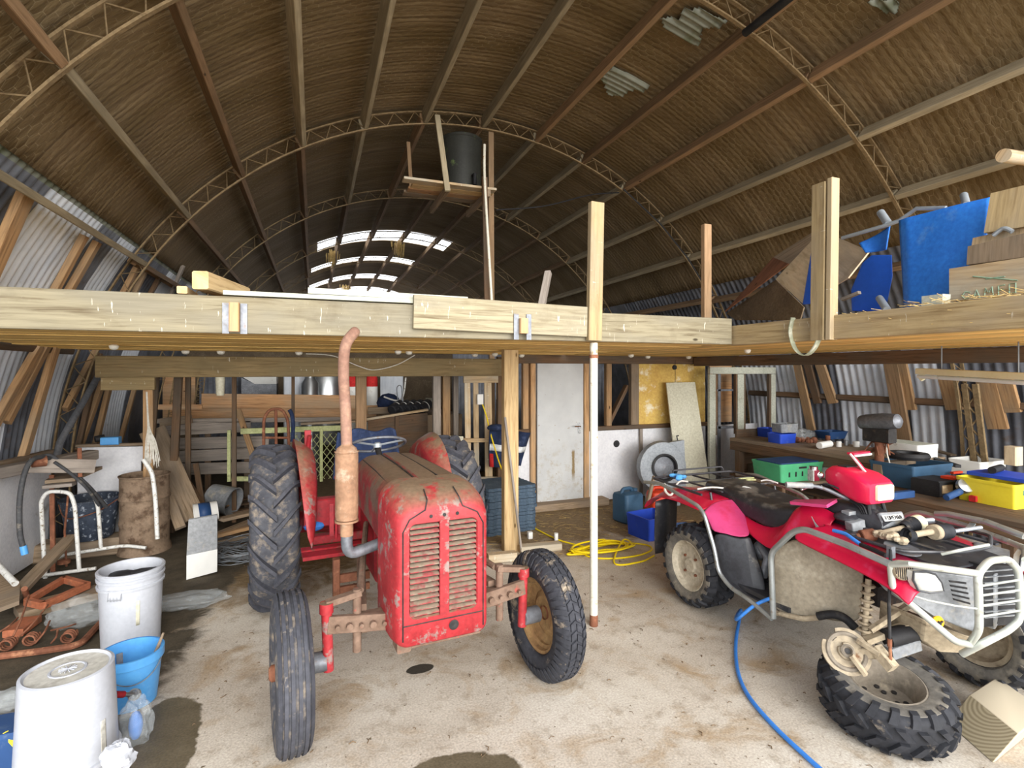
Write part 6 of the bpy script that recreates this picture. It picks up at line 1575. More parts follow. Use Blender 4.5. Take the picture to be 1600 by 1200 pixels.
for k, (u0, v0, u1, v1, w, z, mt, lb) in enumerate(((325, 842, 392, 815, .10, .16, 'hardwood', 'top board of the small wood heap behind the white cover'), (322, 848, 395, 835, .14, .10, 'hardwood', 'middle board of the small wood heap behind the white cover'), (330, 858, 398, 842, .10, .05, 'stud_dark', 'dark bottom board of the small wood heap behind the cover'), (345, 812, 398, 800, .12, .22, 'hardwood', 'board at the back of the small wood heap'), (335, 838, 388, 825, .06, .20, 'stud', 'thin brown board across the small wood heap'))):
    plank('heap_board', onZ(u0, v0, z), onZ(u1, v1, z), w, .035, M[mt], lb, 'board')
m = MB(); c = V((-.62, 5.85, 0))
for k in range(26):
    r = random.uniform(.22, .38); ex = random.uniform(.7, 1.2); ph = random.uniform(0, 6); zz = .012 + random.random() * .12
    m.tube([c + V((r * ex * math.cos(a) + random.uniform(-.01, .01), r * .8 * math.sin(a), zz + .03 * math.sin(2 * a + ph))) for a in [2 * PI * i / 28 for i in range(28)]], .0035, 4, closed=True)
m.build('wire_coil', M['wire'], None, label='loose coil of grey fencing wire behind the big tractor tyre', cat='wire')
m = MB()
for k in range(12): m.tube(spline([onZ(325 + random.uniform(-5, 15), 855 + random.uniform(0, 25), .02), onZ(355, 850 + random.uniform(0, 25), .1), onZ(398, 835 + random.uniform(0, 45), .05)], 5), .003, 4)
m.build('wire_strands', M['wire'], None, label='straight grey wire strands lying beside the fencing coil', cat='wire')
# ------------------------------------------------------------------ behind the tractor: rails, gate, hand truck, stored things
def upr(u, v0, v1, y, w, mat, label, t=.05, du=0):
    q = onY(u + du, v1, y)
    if not du: q.z = 0
    plank('upright', onY(u, v0, y), q, w, t, M[mat], label, 'upright', up=(0, 1, 0))
YR = 7.9
upr(294, 583, 742, 7.2, .055, 'stud_dark', 'slim rusty brown upright, first from the left behind the tractor tyre')
upr(366, 583, 752, 7.2, .05, 'stud_dark', 'slim rusty brown upright, second from the left, above the grey rails')
upr(458, 583, 690, 7.2, .04, 'stud_dark', 'thin brown upright just right of the hand truck')
upr(564, 583, 690, 6.9, .13, 'purlin_orange', 'broad orange-brown post behind the exhaust stack', .08)
upr(244, 585, 700, 7.1, .07, 'stud_dark', 'dark slanting upright left of the slim rusty pair', .05, -8)
upr(682, 585, 700, 6.75, .10, 'grey_wood', 'weathered grey post right of the brown trailer boards', .08)
upr(697, 588, 700, 6.9, .10, 'stud', 'brown post beside the weathered grey one', .08)
upr(712, 588, 720, 7.1, .07, 'grey_wood', 'slim grey post left of the pallet')
def rail(u0, v0, u1, v1, y, h, mat, label, t=.03, name='rail_board'):
    plank(name, onY(u0, v0, y), onY(u1, v1, y), t, h, M[mat], label, 'board')
rail(315, 626, 565, 628, 8.4, .20, 'orange_board', 'upper orange-stained board across the back of the bay')
rail(240, 636, 316, 636, 8.35, .07, 'orange_board', 'narrow orange rail left of the broad orange board')
rail(300, 648, 600, 645, 8.6, .24, 'orange_board', 'lower orange-stained board, partly hidden by the upper one')
rail(240, 658, 540, 655, YR, .06, 'grey_wood', 'top grey rail of the slatted fence behind the tractor tyre')
for k, (v0, v1) in enumerate(((672, 666), (694, 690), (715, 708), (734, 730))):
    rail(250, v0, 392, v1, YR, .15, 'grey_wood', f'grey weathered slat, {ORD[k + 1]} from the top behind the tractor tyre')
rail(392, 690, 420, 690, YR, .15, 'grey_wood', 'short grey slat end left of the lime gate')
for k, (u, v0, v1) in enumerate(((325, 660, 745), (386, 660, 750))): upr(u, v0, v1, YR + .05, .07, 'stud_dark', ['brown post behind the grey slats, nearer the drum', 'brown post behind the grey slats, nearer the tyre'][k])
plank('loose_brace', onY(372, 640, 7.6), onY(398, 720, 7.6), .07, .04, M['stud'], 'brown brace slanting behind the hand truck', 'brace', up=(0, 1, 0))
plank('loose_brace', onY(250, 660, 7.7), onY(300, 655, 7.7), .05, .10, M['hardwood'], 'split dark board lying over the grey slats', 'brace')
# pale green gate with wire mesh
t = thing('mesh_gate', onY(480, 745, 7.5), 'pale green timber gate with diamond wire mesh behind the tractor', 'gate')
for (a, b, w) in (((376, 674), (548, 668), .07), ((362, 748), (436, 748), .06), ((358, 672), (358, 752), .05), ((502, 670), (502, 752), .05), ((546, 668), (546, 752), .06)):
    m = MB(); m.bar(onY(*a, 7.5), onY(*b, 7.5), .04, w, up=(0, 0, 1) if a[0] != b[0] else (0, 1, 0)); m.build('gate_bar', M['lime_frame'], t)
m = MB(); lo, hi = onY(450, 752, 7.5), onY(546, 676, 7.5); W, H = hi.x - lo.x, hi.z - lo.z; n = 11
for k in range(-n, n + 1):
    for s in (1, -1):
        # clipped diagonals
        pts = []
        x0 = k / n * W * 1.2
        for q in (0, 1):
            x = x0 + (q * H * .75 if s > 0 else (1 - q) * H * .75); pts.append((x, q * H))
        (xa, za), (xb, zb) = pts
        def clip(xa, za, xb, zb):
            t0, t1 = 0, 1; dx = xb - xa
            if dx > 0: t0, t1 = max(t0, (0 - xa) / dx), min(t1, (W - xa) / dx)
            elif dx < 0: t0, t1 = max(t0, (W - xa) / dx), min(t1, (0 - xa) / dx)
            return t0, t1
        t0, t1 = clip(xa, za, xb, zb)
        if t1 - t0 > .02: m.tube([(lo.x + xa + (xb - xa) * q, 7.49, lo.z + za + (zb - za) * q) for q in (t0, t1)], .004, 4)
m.build('wire_mesh', M['lime_frame'], t, label='diamond wire mesh')
# hand truck
t = thing('hand_truck', onY(430, 735, 6.3), 'rusty red tubular hand truck standing behind the rear tyre', 'hand truck')
y = 6.3
m = MB(); m.tube(fillet([onY(412, 735, y), onY(412, 655, y), onY(420, 640, y), onY(440, 638, y), onY(450, 655, y), onY(453, 735, y)], .06), .016, 10); m.build('frame_tube', M['rust'], t)
m = MB(); m.tube([onY(431, 638, y), onY(432, 735, y)], .016, 10); m.build('middle_tube', M['rust'], t)
m = MB(); m.tube([onY(412, 684, y), onY(452, 684, y)], .013, 10); m.build('crossbar', M['rust'], t)
m = MB(); m.tube(spline([onY(452, 640, y), onY(456, 648, y), onY(458, 664, y), onY(457, 690, y)], 5), .022, 10); m.build('dark_sleeve', M['navy_cloth'], t)
for x in (416, 449): m = MB(); c = onY(x, 740, y); c.z = .13; m.lathe([(.05, -.03), (.12, -.03), (.13, 0), (.12, .03), (.05, .03)], axis_matrix(c, (1, 0, 0)), 20, closed=True); m.build('wheel', M['rubber_dark'], t)
m = MB(); c0 = onY(412, 740, y); m.tube([V((c0.x, y, .13)), V((onY(453, 740, y).x, y, .13))], .014, 8); m.tube([onY(412, 735, y), V((c0.x, y, .1))], .014, 8); m.tube([onY(453, 735, y), V((onY(453, 735, y).x, y, .1))], .014, 8); m.build('axle', M['rust'], t)
# old trailer sides on the right of the broad post
t = thing('trailer_side', onY(620, 690, 7.4), 'old brown boarded trailer body behind the right fender', 'trailer')
m = MB(); m.slab([onY(575, 655, 7.4), onY(668, 645, 7.4), onY(668, 720, 7.4), onY(575, 740, 7.4)], .04, (0, 1, 0)); m.build('side_board', M['stud_dark'], t)
m = MB(); m.bar(onY(620, 650, 7.38), onY(620, 735, 7.38), .05, .03, up=(0, 1, 0)); m.build('side_post', M['stud_dark'], t)
for k, (u, v) in enumerate(((603, 676), (640, 672))):
    m = MB(); c = onY(590, 700, 7.3)
m = MB(); zt = onY(610, 634, 7.7).z - .10; m.slab([(.95, 7.46, .9), (2.05, 7.46, .9), (2.05, 8.5, .9), (.95, 8.5, .9)], zt - .9 - .03, (0, 0, 1)); m.build('load_bed', M['hardwood'], t)
# lengths of timber on the trailer, dark rolls with white bands
rail(572, 655, 668, 640, 7.3, .03, 'crate_wood', 'pale strip of timber lying along the trailer edge', .10)
rail(470, 662, 600, 656, 7.6, .03, 'hardwood', 'dark strip of timber behind the exhaust stack', .10)
rail(575, 642, 640, 640, 7.9, .10, 'hardwood', 'brown board standing on the trailer behind the strips', .03)
for k in range(5):
    u = 622 + k * 11; v = 622 + k * 6
    c = onY(u, v, 7.7); c.z = zt + .055; t = thing('black_roll', c, f'black roll with a white band on the trailer, {ORD[k]} from the left', 'roll')
    m = MB(); m.cyl(c + V((-.10, -.05, -.02)), c + V((.06, .10, .06)), .075, 18, bev=.01); m.build('roll_body', M['rubber_dark'], t)
    m = MB(); m.lathe([(.077, 0), (.079, .004), (.077, .014)], axis_matrix(c + V((-.02, .02, .02)), (.16, .15, .08)), 20, cap=False); m.build('white_band', M['white_plastic'], t)
m = MB(); m.slab([V((1.62, 7.80, zt + .14)), V((1.80, 7.80, zt + .13)), V((1.80, 7.98, zt + .16)), V((1.62, 7.98, zt + .17))], .02); m.build('paper_pad', M['white_board'], None, label='small cream pad lying on the black rolls', cat='pad')
MB().tube(spline([onY(600, 620, 7.9), onY(620, 626, 7.8), onY(630, 618, 7.8), onY(634, 590, 7.8)], 5), .012, 8).build('white_tube', M['white_tube'], None, label='bent white tube rising behind the black rolls', cat='tube')
MB().tube(spline([onY(622, 628, 7.75), onY(620, 606, 7.75), onY(627, 604, 7.75), onY(628, 626, 7.75)], 5), .007, 6).build('wire_loop', M['wire'], None, label='thin metal loop standing in front of the bent white tube', cat='wire')
m = MB(); m.ball(V((onY(607, 622, 8.1).x, 8.1, zt + .12)), .16, 12, (1.1, .8, .9)); m.build('navy_bundle', M['navy_cloth'], None, label='dark navy bundle in front of the far iron sheet', cat='bundle')
# far behind: steel vat, iron sheet, red lamps, dark van body
t = thing('steel_vat', onY(505, 640, 10.2), 'stainless steel vat showing under the header behind the exhaust', 'vat')
c = onY(510, 600, 10.4); m = MB(); m.lathe([(.001, .5), (.40, .5), (.42, .55), (.42, 1.75), (.36, 1.85), (.001, 1.9)], Matrix.Translation((c.x, 10.5, 0)), 40); m.build('vat_body', M['steel_bright'], t)
for k in range(3): a = 2 * PI * k / 3; m = MB(); m.tube([(c.x + .3 * math.cos(a), 10.5 + .3 * math.sin(a), 0), (c.x + .3 * math.cos(a), 10.5 + .3 * math.sin(a), .52)], .03, 8); m.build('leg', M['steel_bright'], t)
t = thing('steel_churn', onY(484, 640, 9.8), 'small steel churn left of the large steel vat', 'churn')
c = onY(484, 612, 9.8); m = MB(); m.lathe([(.001, 0), (.15, 0), (.15, 1.62), (.09, 1.70), (.09, 1.80), (.001, 1.8)], Matrix.Translation((c.x, 9.8, 0)), 28); m.build('churn_body', M['steel_bright'], t)
corr_panel('iron_sheet', onY(443, 600, 10).x, onY(478, 600, 10).x, 10.0, .0, 1.85, M['iron_light'], kind='thing', label='pale corrugated sheet standing left of the steel churn', cat='iron sheet')
corr_panel('iron_sheet', onY(594, 600, 10.6).x, onY(630, 600, 10.6).x, 10.6, .0, 1.9, M['iron_light'], kind='thing', label='grey corrugated sheet far back right of the broad post', cat='iron sheet')
for k, u in enumerate((551, 581)):
    c = onY(u, 604, 9.6); t = thing('gas_bottle', V((c.x, 9.6, 0)), ['red topped white cylinder left of the broad orange-brown post', 'red topped white cylinder right of the broad orange-brown post'][k], 'cylinder')
    A = Matrix.Translation((c.x, 9.6, 0))
    m = MB(); m.lathe([(.001, 0), (.10, 0), (.10, 1.56), (.001, 1.56)], A, 24); m.build('white_body', M['white_plastic'], t)
    m = MB(); m.lathe([(.10, 1.56), (.10, 1.70), (.07, 1.76), (.001, 1.77)], A, 24); m.build('red_cap', M['tape_red'], t)
t = thing('white_van_body', onY(400, 640, 11.4), 'white and dark vehicle body far back under the header', 'vehicle body')
m = MB(); m.slab([onY(377, 588, 11.4), onY(432, 585, 11.4), onY(432, 600, 11.4), onY(398, 600, 11.4)], .6, (0, 1, 0)); m.build('white_panel', M['white_plastic'], t)
m = MB(); m.slab([onY(377, 590, 11.42), onY(398, 600, 11.42), onY(432, 600, 11.42), V((onY(432, 660, 11.42).x, 11.42, 0)), V((onY(377, 660, 11.42).x, 11.42, 0))], .6, (0, 1, 0)); m.build('dark_panel', M['steel_grey'], t)
# boarded end wall far behind
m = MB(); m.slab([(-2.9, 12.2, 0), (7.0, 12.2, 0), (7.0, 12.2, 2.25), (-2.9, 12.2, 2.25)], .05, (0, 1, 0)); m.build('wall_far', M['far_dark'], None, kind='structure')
corr_panel('iron_sheet', -2.1, -1.1, 12.1, 0, 2.1, M['iron_dark'], kind='thing', label='dark corrugated sheet against the far boarded wall', cat='iron sheet')
m = MB(); m.slab([onY(254, 588, 10.4), onY(305, 588, 10.4), onY(305, 665, 10.4), onY(254, 665, 10.4)], .03, (0, 1, 0)); m.build('hardboard', M['orange_board'], None, label='orange-brown hardboard sheet far back on the left', cat='sheet')
for k, u in enumerate((272, 310)):
    t = thing('lattice_post', onY(u, 660, 9.4), ['open lattice steel post far back, nearer the left wall', 'second open lattice steel post far back'][k], 'post')
    a0, a1, b0, b1 = onY(u, 590, 9.4), onY(u - 10, 655, 9.4), onY(u + 10, 590, 9.4), onY(u + 3, 655, 9.4)
    m = MB(); m.tube([a0, a1], .01, 6); m.tube([b0, b1], .01, 6)
    for j in range(7): q0, q1 = j / 7, (j + 1) / 7; m.tube([(a0.lerp(a1, q0)), (b0.lerp(b1, (q0 + q1) / 2)), a0.lerp(a1, q1)], .006, 5)
    m.build('lattice', M['truss'], t)
m = MB(); m.lathe([(.001, 0), (.05, .0), (.06, .03), (.07, .25), (.07, .3), (.001, .3)], Matrix.Translation(V((onY(345, 608, 6.5).x, 6.46, 1.57))) @ Matrix.Scale(.68, 4), 18); m.build('white_funnel', M['cream_panel'], None, label='pale bottle shape hanging below the header on the left', cat='bottle')
# dark clutter along the far left floor
m = MB()
for k in range(60):
    p = V((random.uniform(-1.6, -.4), random.uniform(7.0, 8.4), 0)); m.bar(p + V((0, 0, .02 + random.random() * .1)), p + V((random.uniform(-.4, .4), random.uniform(-.3, .3), .03 + random.random() * .22)), random.uniform(.02, .07), .02)
m.build('scrap_timber', M['stud_dark'], None, label='low heap of broken scrap timber below the grey slats', cat='scrap', kind='stuff')
# ------------------------------------------------------------------ pallet, jacket, mats, cable
YPAL = 6.55
t = thing('pallet', onY(755, 770, YPAL), 'pale slatted pallet standing on edge behind the pine post', 'pallet')
for k, (u, w) in enumerate(((730, .075), (743, .07), (762, .10), (781, .10), (797, .10))):
    m = MB(); m.bar(onY(u, 594, YPAL), onY(u + 2, 775, YPAL), w, .02, up=(0, 1, 0)); m.build('slat', M['crate_wood'], t)
for v in (592, 688, 748): m = MB(); m.bar(onY(724, v, YPAL - .04), onY(800, v, YPAL - .04), .035, .10 if v < 600 else .05); m.build('cross_rail', M['crate_wood'], t)
t = thing('socket_box', onY(750, 624, YPAL - .08), 'small white power socket on the pallet with a yellow plug', 'socket')
m = MB(); m.box(onY(750, 624, YPAL - .05), (.08, .04, .13), bev=.006); m.build('socket_face', M['white_plastic'], t)
cord = [onY(754, 632, 6.42), onY(760, 650, 6.38), onY(765, 672, 6.3), onY(773, 700, 6.2), onY(782, 728, 6.0), onY(800, 770, 5.8), onZ(813, 792, .12), onZ(820, 815, .02), onZ(835, 825, .01), onZ(860, 838, .01), onZ(880, 846, .01)]
c = V((2.80, 4.70, 0)); loops = []
for k in range(7):
    rx, ry = random.uniform(.20, .42), random.uniform(.10, .20); ph = random.uniform(0, 6); ox, oy = random.uniform(-.12, .12), random.uniform(-.06, .06)
    for i in range(9): a = ph + 2 * PI * i / 9; loops.append(c + V((ox + rx * math.cos(a), oy + ry * math.sin(a), .010 + .009 * k)))
cord += loops + [onZ(960, 880, .01), onZ(1000, 878, .01), onZ(1022, 868, .01)]
MB().tube(spline(cord, 7), .0085, 8).build('extension_cable', M['yellow_cord'], None, label='yellow cable from the socket to a tangle on the floor', cat='cable')
MB().tube([onZ(942, 778, .6), onZ(942, 778, .6) + V((0, 0, .001))], .001, 4) if 0 else None
t = thing('work_jacket', onY(798, 670, 6.2), 'navy work jacket with silver tape hanging behind the pine post', 'jacket')
rows = []
for i in range(13):
    q = i / 12; row = []
    for k in range(21):
        s = k / 20; l = onY(766, 668 + 62 * q, 6.25); r = onY(828 - 14 * q, 676 + 52 * q, 6.25); p = l.lerp(r, s)
        p.y += .05 * math.sin(s * 13 + q * 2) + .03 * math.sin(s * 5); row.append(p)
    rows.append(row)
m = MB(); m.sheet(rows); m.build('cloth', M['navy_cloth'], t, solid=.02)
m = MB(); m.sheet([[p + V((0, -.02, 0)) for p in rows[5]], [p + V((0, -.02, 0)) for p in rows[7]]]); m.build('silver_tape', M['reflect'], t, solid=.006)
m = MB(); m.sheet([[p + V((0, -.02, 0)) for p in rows[8][:3]], [p + V((0, -.02, 0)) for p in rows[12][:3]]]); m.build('red_edge', M['tape_red'], t, solid=.006)
m = MB(); m.ball(onY(775, 668, 6.2), .10, 12, (1.2, .8, .45)); m.build('collar', M['navy_cloth'], t)
def ridged_mat(z, k, lx, ly):
    m = MB(); c = V((2.10 + lx, 5.86 + ly, 0)); a, b = .30, .27
    pts = []
    n = 12
    for i in range(n): pts.append((-a + 2 * a * i / n, -b - (.014 if i % 2 else 0)))
    for i in range(n): pts.append((a + (.014 if i % 2 else 0), -b + 2 * b * i / n))
    for i in range(n): pts.append((a - 2 * a * i / n, b + (.014 if i % 2 else 0)))
    for i in range(n): pts.append((-a - (.014 if i % 2 else 0), b - 2 * b * i / n))
    m.plate(pts, .034, Matrix.Translation((c.x, c.y, z)) @ Matrix.Rotation(.12, 4, 'Z'))
    m.build('foam_mat', M['mats'], None, label=f'blue-grey jigsaw foam mat, {ORD[k]} up in the stack', cat='mat', group='stack of foam mats by the pine post', smooth=False)
for k in range(14): ridged_mat(.02 + k * .0375, k, random.uniform(-.012, .012), random.uniform(-.01, .01))
MB().tube([onZ(818, 868, .0) + V((0, .05, .012)), onY(789, 652, 5.0)], .013, 10).build('broom_stick', M['grey_wood'], None, label='thin grey stick leaning on the pine post', cat='stick')
plank('timber_offcut', onZ(762, 872, .045), onZ(806, 868, .045), .10, .08, M['crate_wood'], 'timber block lying at the foot of the pine post', 'timber')
plank('timber_offcut', onZ(812, 858, .035), onZ(875, 852, .035), .12, .07, M['crate_wood'], 'weathered timber length on the floor beside the stick', 'timber')
MB().box(onZ(828, 836, .035), (.05, .05, .07), bev=.006).build('white_tin', M['white_plastic'], None, label='small white tin on the floor beside the foam mats', cat='tin')
MB().cyl(onZ(869, 846, 0), onZ(869, 846, 0) + V((0, 0, .09)), .022, 14).build('white_can', M['white_plastic'], None, label='little pale can standing beside the yellow cable tangle', cat='can')
# loose spare tyre by the pallet? grey board behind the right tyre
m = MB(); m.slab([onY(683, 680, 6.3), onY(724, 682, 6.3), onY(726, 735, 6.2), onY(683, 735, 6.2)], .02, (0, 1, 0)); m.build('grey_board', M['cream_panel'], None, label='grey board standing behind the right rear tyre', cat='board')
# ------------------------------------------------------------------ jerrycan, crates, fan, leaning door, glazed frames
def jerry(loc, sx, sy, h, mat, label, rot=0):
    t = thing('jerrycan', loc, label, 'jerrycan'); R = Matrix.Translation(loc) @ Matrix.Rotation(rot, 4, 'Z')
    S = lambda z, a, b, r: [R @ V((x, y, z)) for x, y in rrect(-a, a, -b, b, r, 5)]
    m = MB(); m.loft([S(0, sx - .02, sy - .02, .03), S(.02, sx, sy, .04), S(h * .78, sx, sy, .04), S(h * .86, sx * .96, sy * .9, .04), S(h * .9, sx * .7, sy * .6, .03)]); m.build('body', mat, t)
    m = MB(); m.tube(fillet([R @ V((-sx * .75, 0, h * .82)), R @ V((-sx * .6, 0, h)), R @ V((sx * .35, 0, h)), R @ V((sx * .45, 0, h * .84))], .04), .022, 10); m.build('handle', mat, t)
    m = MB(); m.cyl(R @ V((sx * .72, 0, h * .82)), R @ V((sx * .78, 0, h * .98)), .035, 16); m.build('cap', mat, t)
jerry(V((3.62, 5.55, 0)), .15, .13, .40, M['teal_tub'], 'dusty blue jerrycan on the floor by the white boarding', .2)
jerry(V((4.12, 5.6, .0)), .14, .11, .36, M['red_plastic'], 'orange-red fuel can between the jerrycan and the quad', -.2)
def crate_open(name, loc, a, b, h, mat, label, cat, rot=0, th=.012, slots=0, fill=None, lid=None, flare=1.08):
    t = thing(name, loc, label, cat); R = Matrix.Translation(loc) @ Matrix.Rotation(rot, 4, 'Z')
    S = lambda z, k, r: [R @ V((x, y, z)) for x, y in rrect(-a * k, a * k, -b * k, b * k, r, 4)]
    m = MB(); k1 = flare
    m.loft([S(0, 1, .02), S(h * .88, 1 + (k1 - 1) * .88, .025), S(h * .88, k1 + .015, .03), S(h, k1 + .02, .03), S(h, k1 - th / a, .02), S(.015, 1 - th / a, .015)]); m.build('body', mat, t, angle=35)
    if slots:
        m = MB()
        for sx in (-1, 1):
            for i in range(slots): x = (i - (slots - 1) / 2) * a * 1.6 / slots; m.box(R @ V((x, sx * b * 1.05, h * .42)), (a * .3 / slots, .006, h * .26), None, bev=.001)
        m.box(R @ V((0, -b * 1.075, h * .76)), (a * .36, .006, h * .10), bev=.001); m.build('slots', M['black'], t)
    if fill:
        m = MB(); m.slab([R @ V((x, y, h * fill[1])) for x, y in rrect(-a * .95, a * .95, -b * .93, b * .93, .02, 3)], .01, (0, 0, 1)); m.build('contents', M[fill[0]], t)
    return t
crate_open('plastic_crate', V((3.55, 4.98, 0)), .19, .17, .24, M['blue_royal'], 'royal blue crate on the floor behind the quad mudflap', 'crate', .15)
crate_open('plastic_crate', V((3.72, 4.7, 0)), .16, .14, .15, M['blue_dark'], 'low navy crate in front of the royal blue crate', 'crate', -.1)
plank('short_lath', onY(1012, 785, 5.2), onY(1022, 745, 5.4), .04, .03, M['hardwood'], 'brown lath standing in front of the fan housing', 'lath', up=(0, 1, 0))
t = thing('fan_housing', (4.48, 6.05, 0), 'round grey fan housing with a dark centre by the white boarding', 'fan')
A = axis_matrix((4.48, 6.0, .52), (-.15, -1, .08))
m = MB(); m.lathe([(.001, -.14), (.30, -.14), (.34, -.12), (.36, -.06), (.34, .0), (.20, .03), (.17, .02), (.15, -.02), (.001, -.03)], A, 44); m.slab([A @ V((x, y, -.12)) for x, y in ((-.34, -.4), (-.10, -.4), (-.1, .33), (-.34, .36))], .10, A.to_3x3() @ V((0, 0, 1))); m.build('housing', M['fan_grey'], t)
m = MB(); m.lathe([(.175, .022), (.19, .05), (.165, .055), (.15, .03)], A, 40, closed=True); m.build('vent_ring', M['black'], t)
m = MB(); m.lathe([(.001, .045), (.06, .04), (.15, .012), (.15, .006), (.001, .03)], A, 32); m.build('centre_cap', M['steel_grey'], t)
m = MB(); m.box((4.48, 6.02, .08), (.40, .24, .16)); m.build('foot', M['fan_grey'], t)
lp = [onY(1041, 598, 6.38), onY(1086, 597, 6.38), onY(1112, 745, 6.0), onY(1062, 752, 6.0)]
lp[2].z = lp[3].z = .05
t = thing('leaning_panel_door', onY(1080, 750, 6.1), 'cream cupboard door with a black pull leaning on the yellowed wallboard', 'door')
m = MB(); m.slab(lp, .02, (0.1, 1, 0)); m.build('door_leaf', M['cream_panel'], t)
m = MB(); c = onY(1056, 690, 6.13); m.bar(c + V((0, -.02, .08)), c + V((.02, -.03, -.04)), .014, .014); m.bar(c + V((0, -.01, .08)), c + V((.035, -.02, .085)), .014, .014); m.bar(c + V((.02, -.02, -.04)), c + V((.05, -.02, -.035)), .014, .014); m.build('black_pull', M['black'], t)
m = MB(); m.tube([onY(1055, 563, 6.3), onY(1055, 597, 6.3)], .004, 5); m.lathe([(.001, -.01), (.035, -.01), (.035, .01), (.001, .01)], axis_matrix(onY(1054, 574, 6.3), (0, -1, 0)), 18); m.build('hook_and_disc', M['black'], None, label='black disc and hook hanging above the leaning cream door', cat='hook')
t = thing('window_sash', onY(1158, 745, 6.15), 'tall pale timber frame with two empty lights standing at the back right', 'window frame')
yf = 6.15
xa, xb, xc = onY(1112, 600, yf).x, onY(1156, 600, yf).x, onY(1207, 600, yf).x
for nm, a, b, w in (('stile', (xa, .02), (xa, 1.785), .11), ('stile', (xb, .02), (xb, 1.785), .12), ('stile', (xc, .95), (xc, 1.785), .09)):
    m = MB(); m.bar((a[0], yf, a[1]), (b[0], yf, b[1]), w, .05, up=(0, 1, 0)); m.build(nm, M['white_board'], t)
m = MB(); m.bar((xa - .05, yf, 1.84), (xc + .04, yf, 1.84), .05, .10); m.build('head_rail', M['white_board'], t)
for x0, x1 in ((xa + .07, xb - .07), (xb + .08, xc - .06)):
    m = MB(); m.bar((x0, yf + .01, .9), (x0, yf + .01, 1.8), .035, .05, up=(0, 1, 0)); m.bar((x1, yf + .01, .9), (x1, yf + .01, 1.8), .035, .05, up=(0, 1, 0)); m.build('sash_bead', M['stud_dark'], t)
m = MB(); m.bar((xa, yf + .06, .45), (xa, yf + .06, 1.8), .02, .02, up=(0, 1, 0)); m.bar((xa + .18, yf + .05, .03), (xa + .18, yf + .05, 1.8), .05, .02, up=(0, 1, 0)); m.bar((xa + .02, yf + .05, 1.55), (xb, yf + .05, 1.55), .02, .03); m.bar((xa + .02, yf + .05, 1.0), (xb, yf + .05, 1.0), .02, .04); m.build('inner_frame', M['steel_grey'], t)
m = MB(); m.slab([(5.7, 6.5, .02), (6.66, 6.5, .02), (6.66, 6.5, 1.0), (5.7, 6.5, 1.0)], .02, (0, 1, 0)); m.build('lining_panel', M['white_wall'], None, label='grey-white lining panel seen through the tall empty frame', cat='panel')
m = MB(); m.slab([(5.72, 6.52, 1.04), (6.15, 6.52, 1.04), (6.15, 6.52, 1.95), (5.72, 6.52, 1.95)], .02, (0, 1, 0)); m.build('wallboard', M['orange_board'], None, label='ochre board seen through the left light of the tall frame', cat='board')
# ------------------------------------------------------------------ right wall timbers
def rstick(u0, v0, u1, v1, w, mat, label, t=.04, R=4.62):
    p, q = onA(u0, v0, R), onA(u1, v1, R); mid = (p + q) / 2; up = V((AX, mid.y, AZ)) - mid; up.y = 0
    plank('wall_timber', p, q, w, t, M[mat], label, 'timber', up=up)
for a in ((1392, 565, 1416, 706, .17, 'purlin_orange', 'broad orange-brown timber on the right wall behind the grinder'),
          (1408, 565, 1424, 640, .12, 'stud', 'short brown timber beside the broad one on the right wall'),
          (1246, 568, 1268, 672, .13, 'stud', 'brown timber on the right wall above the blue bins'),
          (1262, 568, 1278, 630, .12, 'stud_dark', 'short dark timber tucked behind the brown one above the bins'),
          (1281, 568, 1302, 630, .14, 'stud', 'brown board end on the right wall, third from the frame'),
          (1478, 585, 1492, 640, .17, 'stud', 'hanging brown board end right of the batten light fixing'),
          (1540, 590, 1560, 670, .18, 'stud', 'longest hanging brown board end on the right wall'),
          (1566, 592, 1580, 644, .18, 'stud', 'hanging brown board end farthest right under the batten light')):
    rstick(*a)
pg = [arch(79.2, y, 4.66) for y in (2.3, 6.7)]
plank('wall_girt', pg[0], pg[1], .07, .11, M['stud_dark'], 'long dark girt along the right iron wall above the benches', 'girt', up=(-1, 0, .2))
# lattice leg on the right wall
t = thing('lattice_post', onA(1520, 740, 4.5), 'rusty grey lattice post against the right iron wall', 'post')
a0, a1, b0, b1 = onA(1507, 600, 4.55), onA(1524, 735, 4.5), onA(1524, 600, 4.55), onA(1541, 738, 4.5)
for p, q, nm in ((a0, a1, 'rail'), (b0, b1, 'rail')): m = MB(); m.bar(p, q, .055, .03, up=(-1, 0, 0)); m.build(nm, M['truss'], t)
m = MB()
for j in range(4): m.tube([a0.lerp(a1, j / 4), b0.lerp(b1, (j + .5) / 4), a0.lerp(a1, (j + 1) / 4)], .012, 6)
m.build('lacing', M['truss'], t)
# batten light hung under the gallery
t = thing('batten_light', onX(1520, 590, 4.7), 'long cream fluorescent batten hung under the gallery at the right', 'light fitting')
p, q = onX(1438, 580, 4.9), onX(1640, 590, 4.7)
m = MB(); m.bar(p, q, .10, .05); m.build('housing', M['lamp_cream'], t)
m = MB(); m.tube([p + V((0, .02, -.045)), q + V((0, .02, -.045))], .016, 12); m.build('tube', M['white_plastic'], t)
m = MB(); m.bar(p + V((0, 0, -.03)), p + V((-.0, -.03, -.07)), .03, .05); m.build('lamp_holder', M['lamp_cream'], t)
for q_ in (.2, .8): m = MB(); c = p.lerp(q, q_); m.tube([c + V((0, 0, .02)), V((c.x, c.y, 2.05))], .005, 5); m.build('hanger', M['wire'], t)
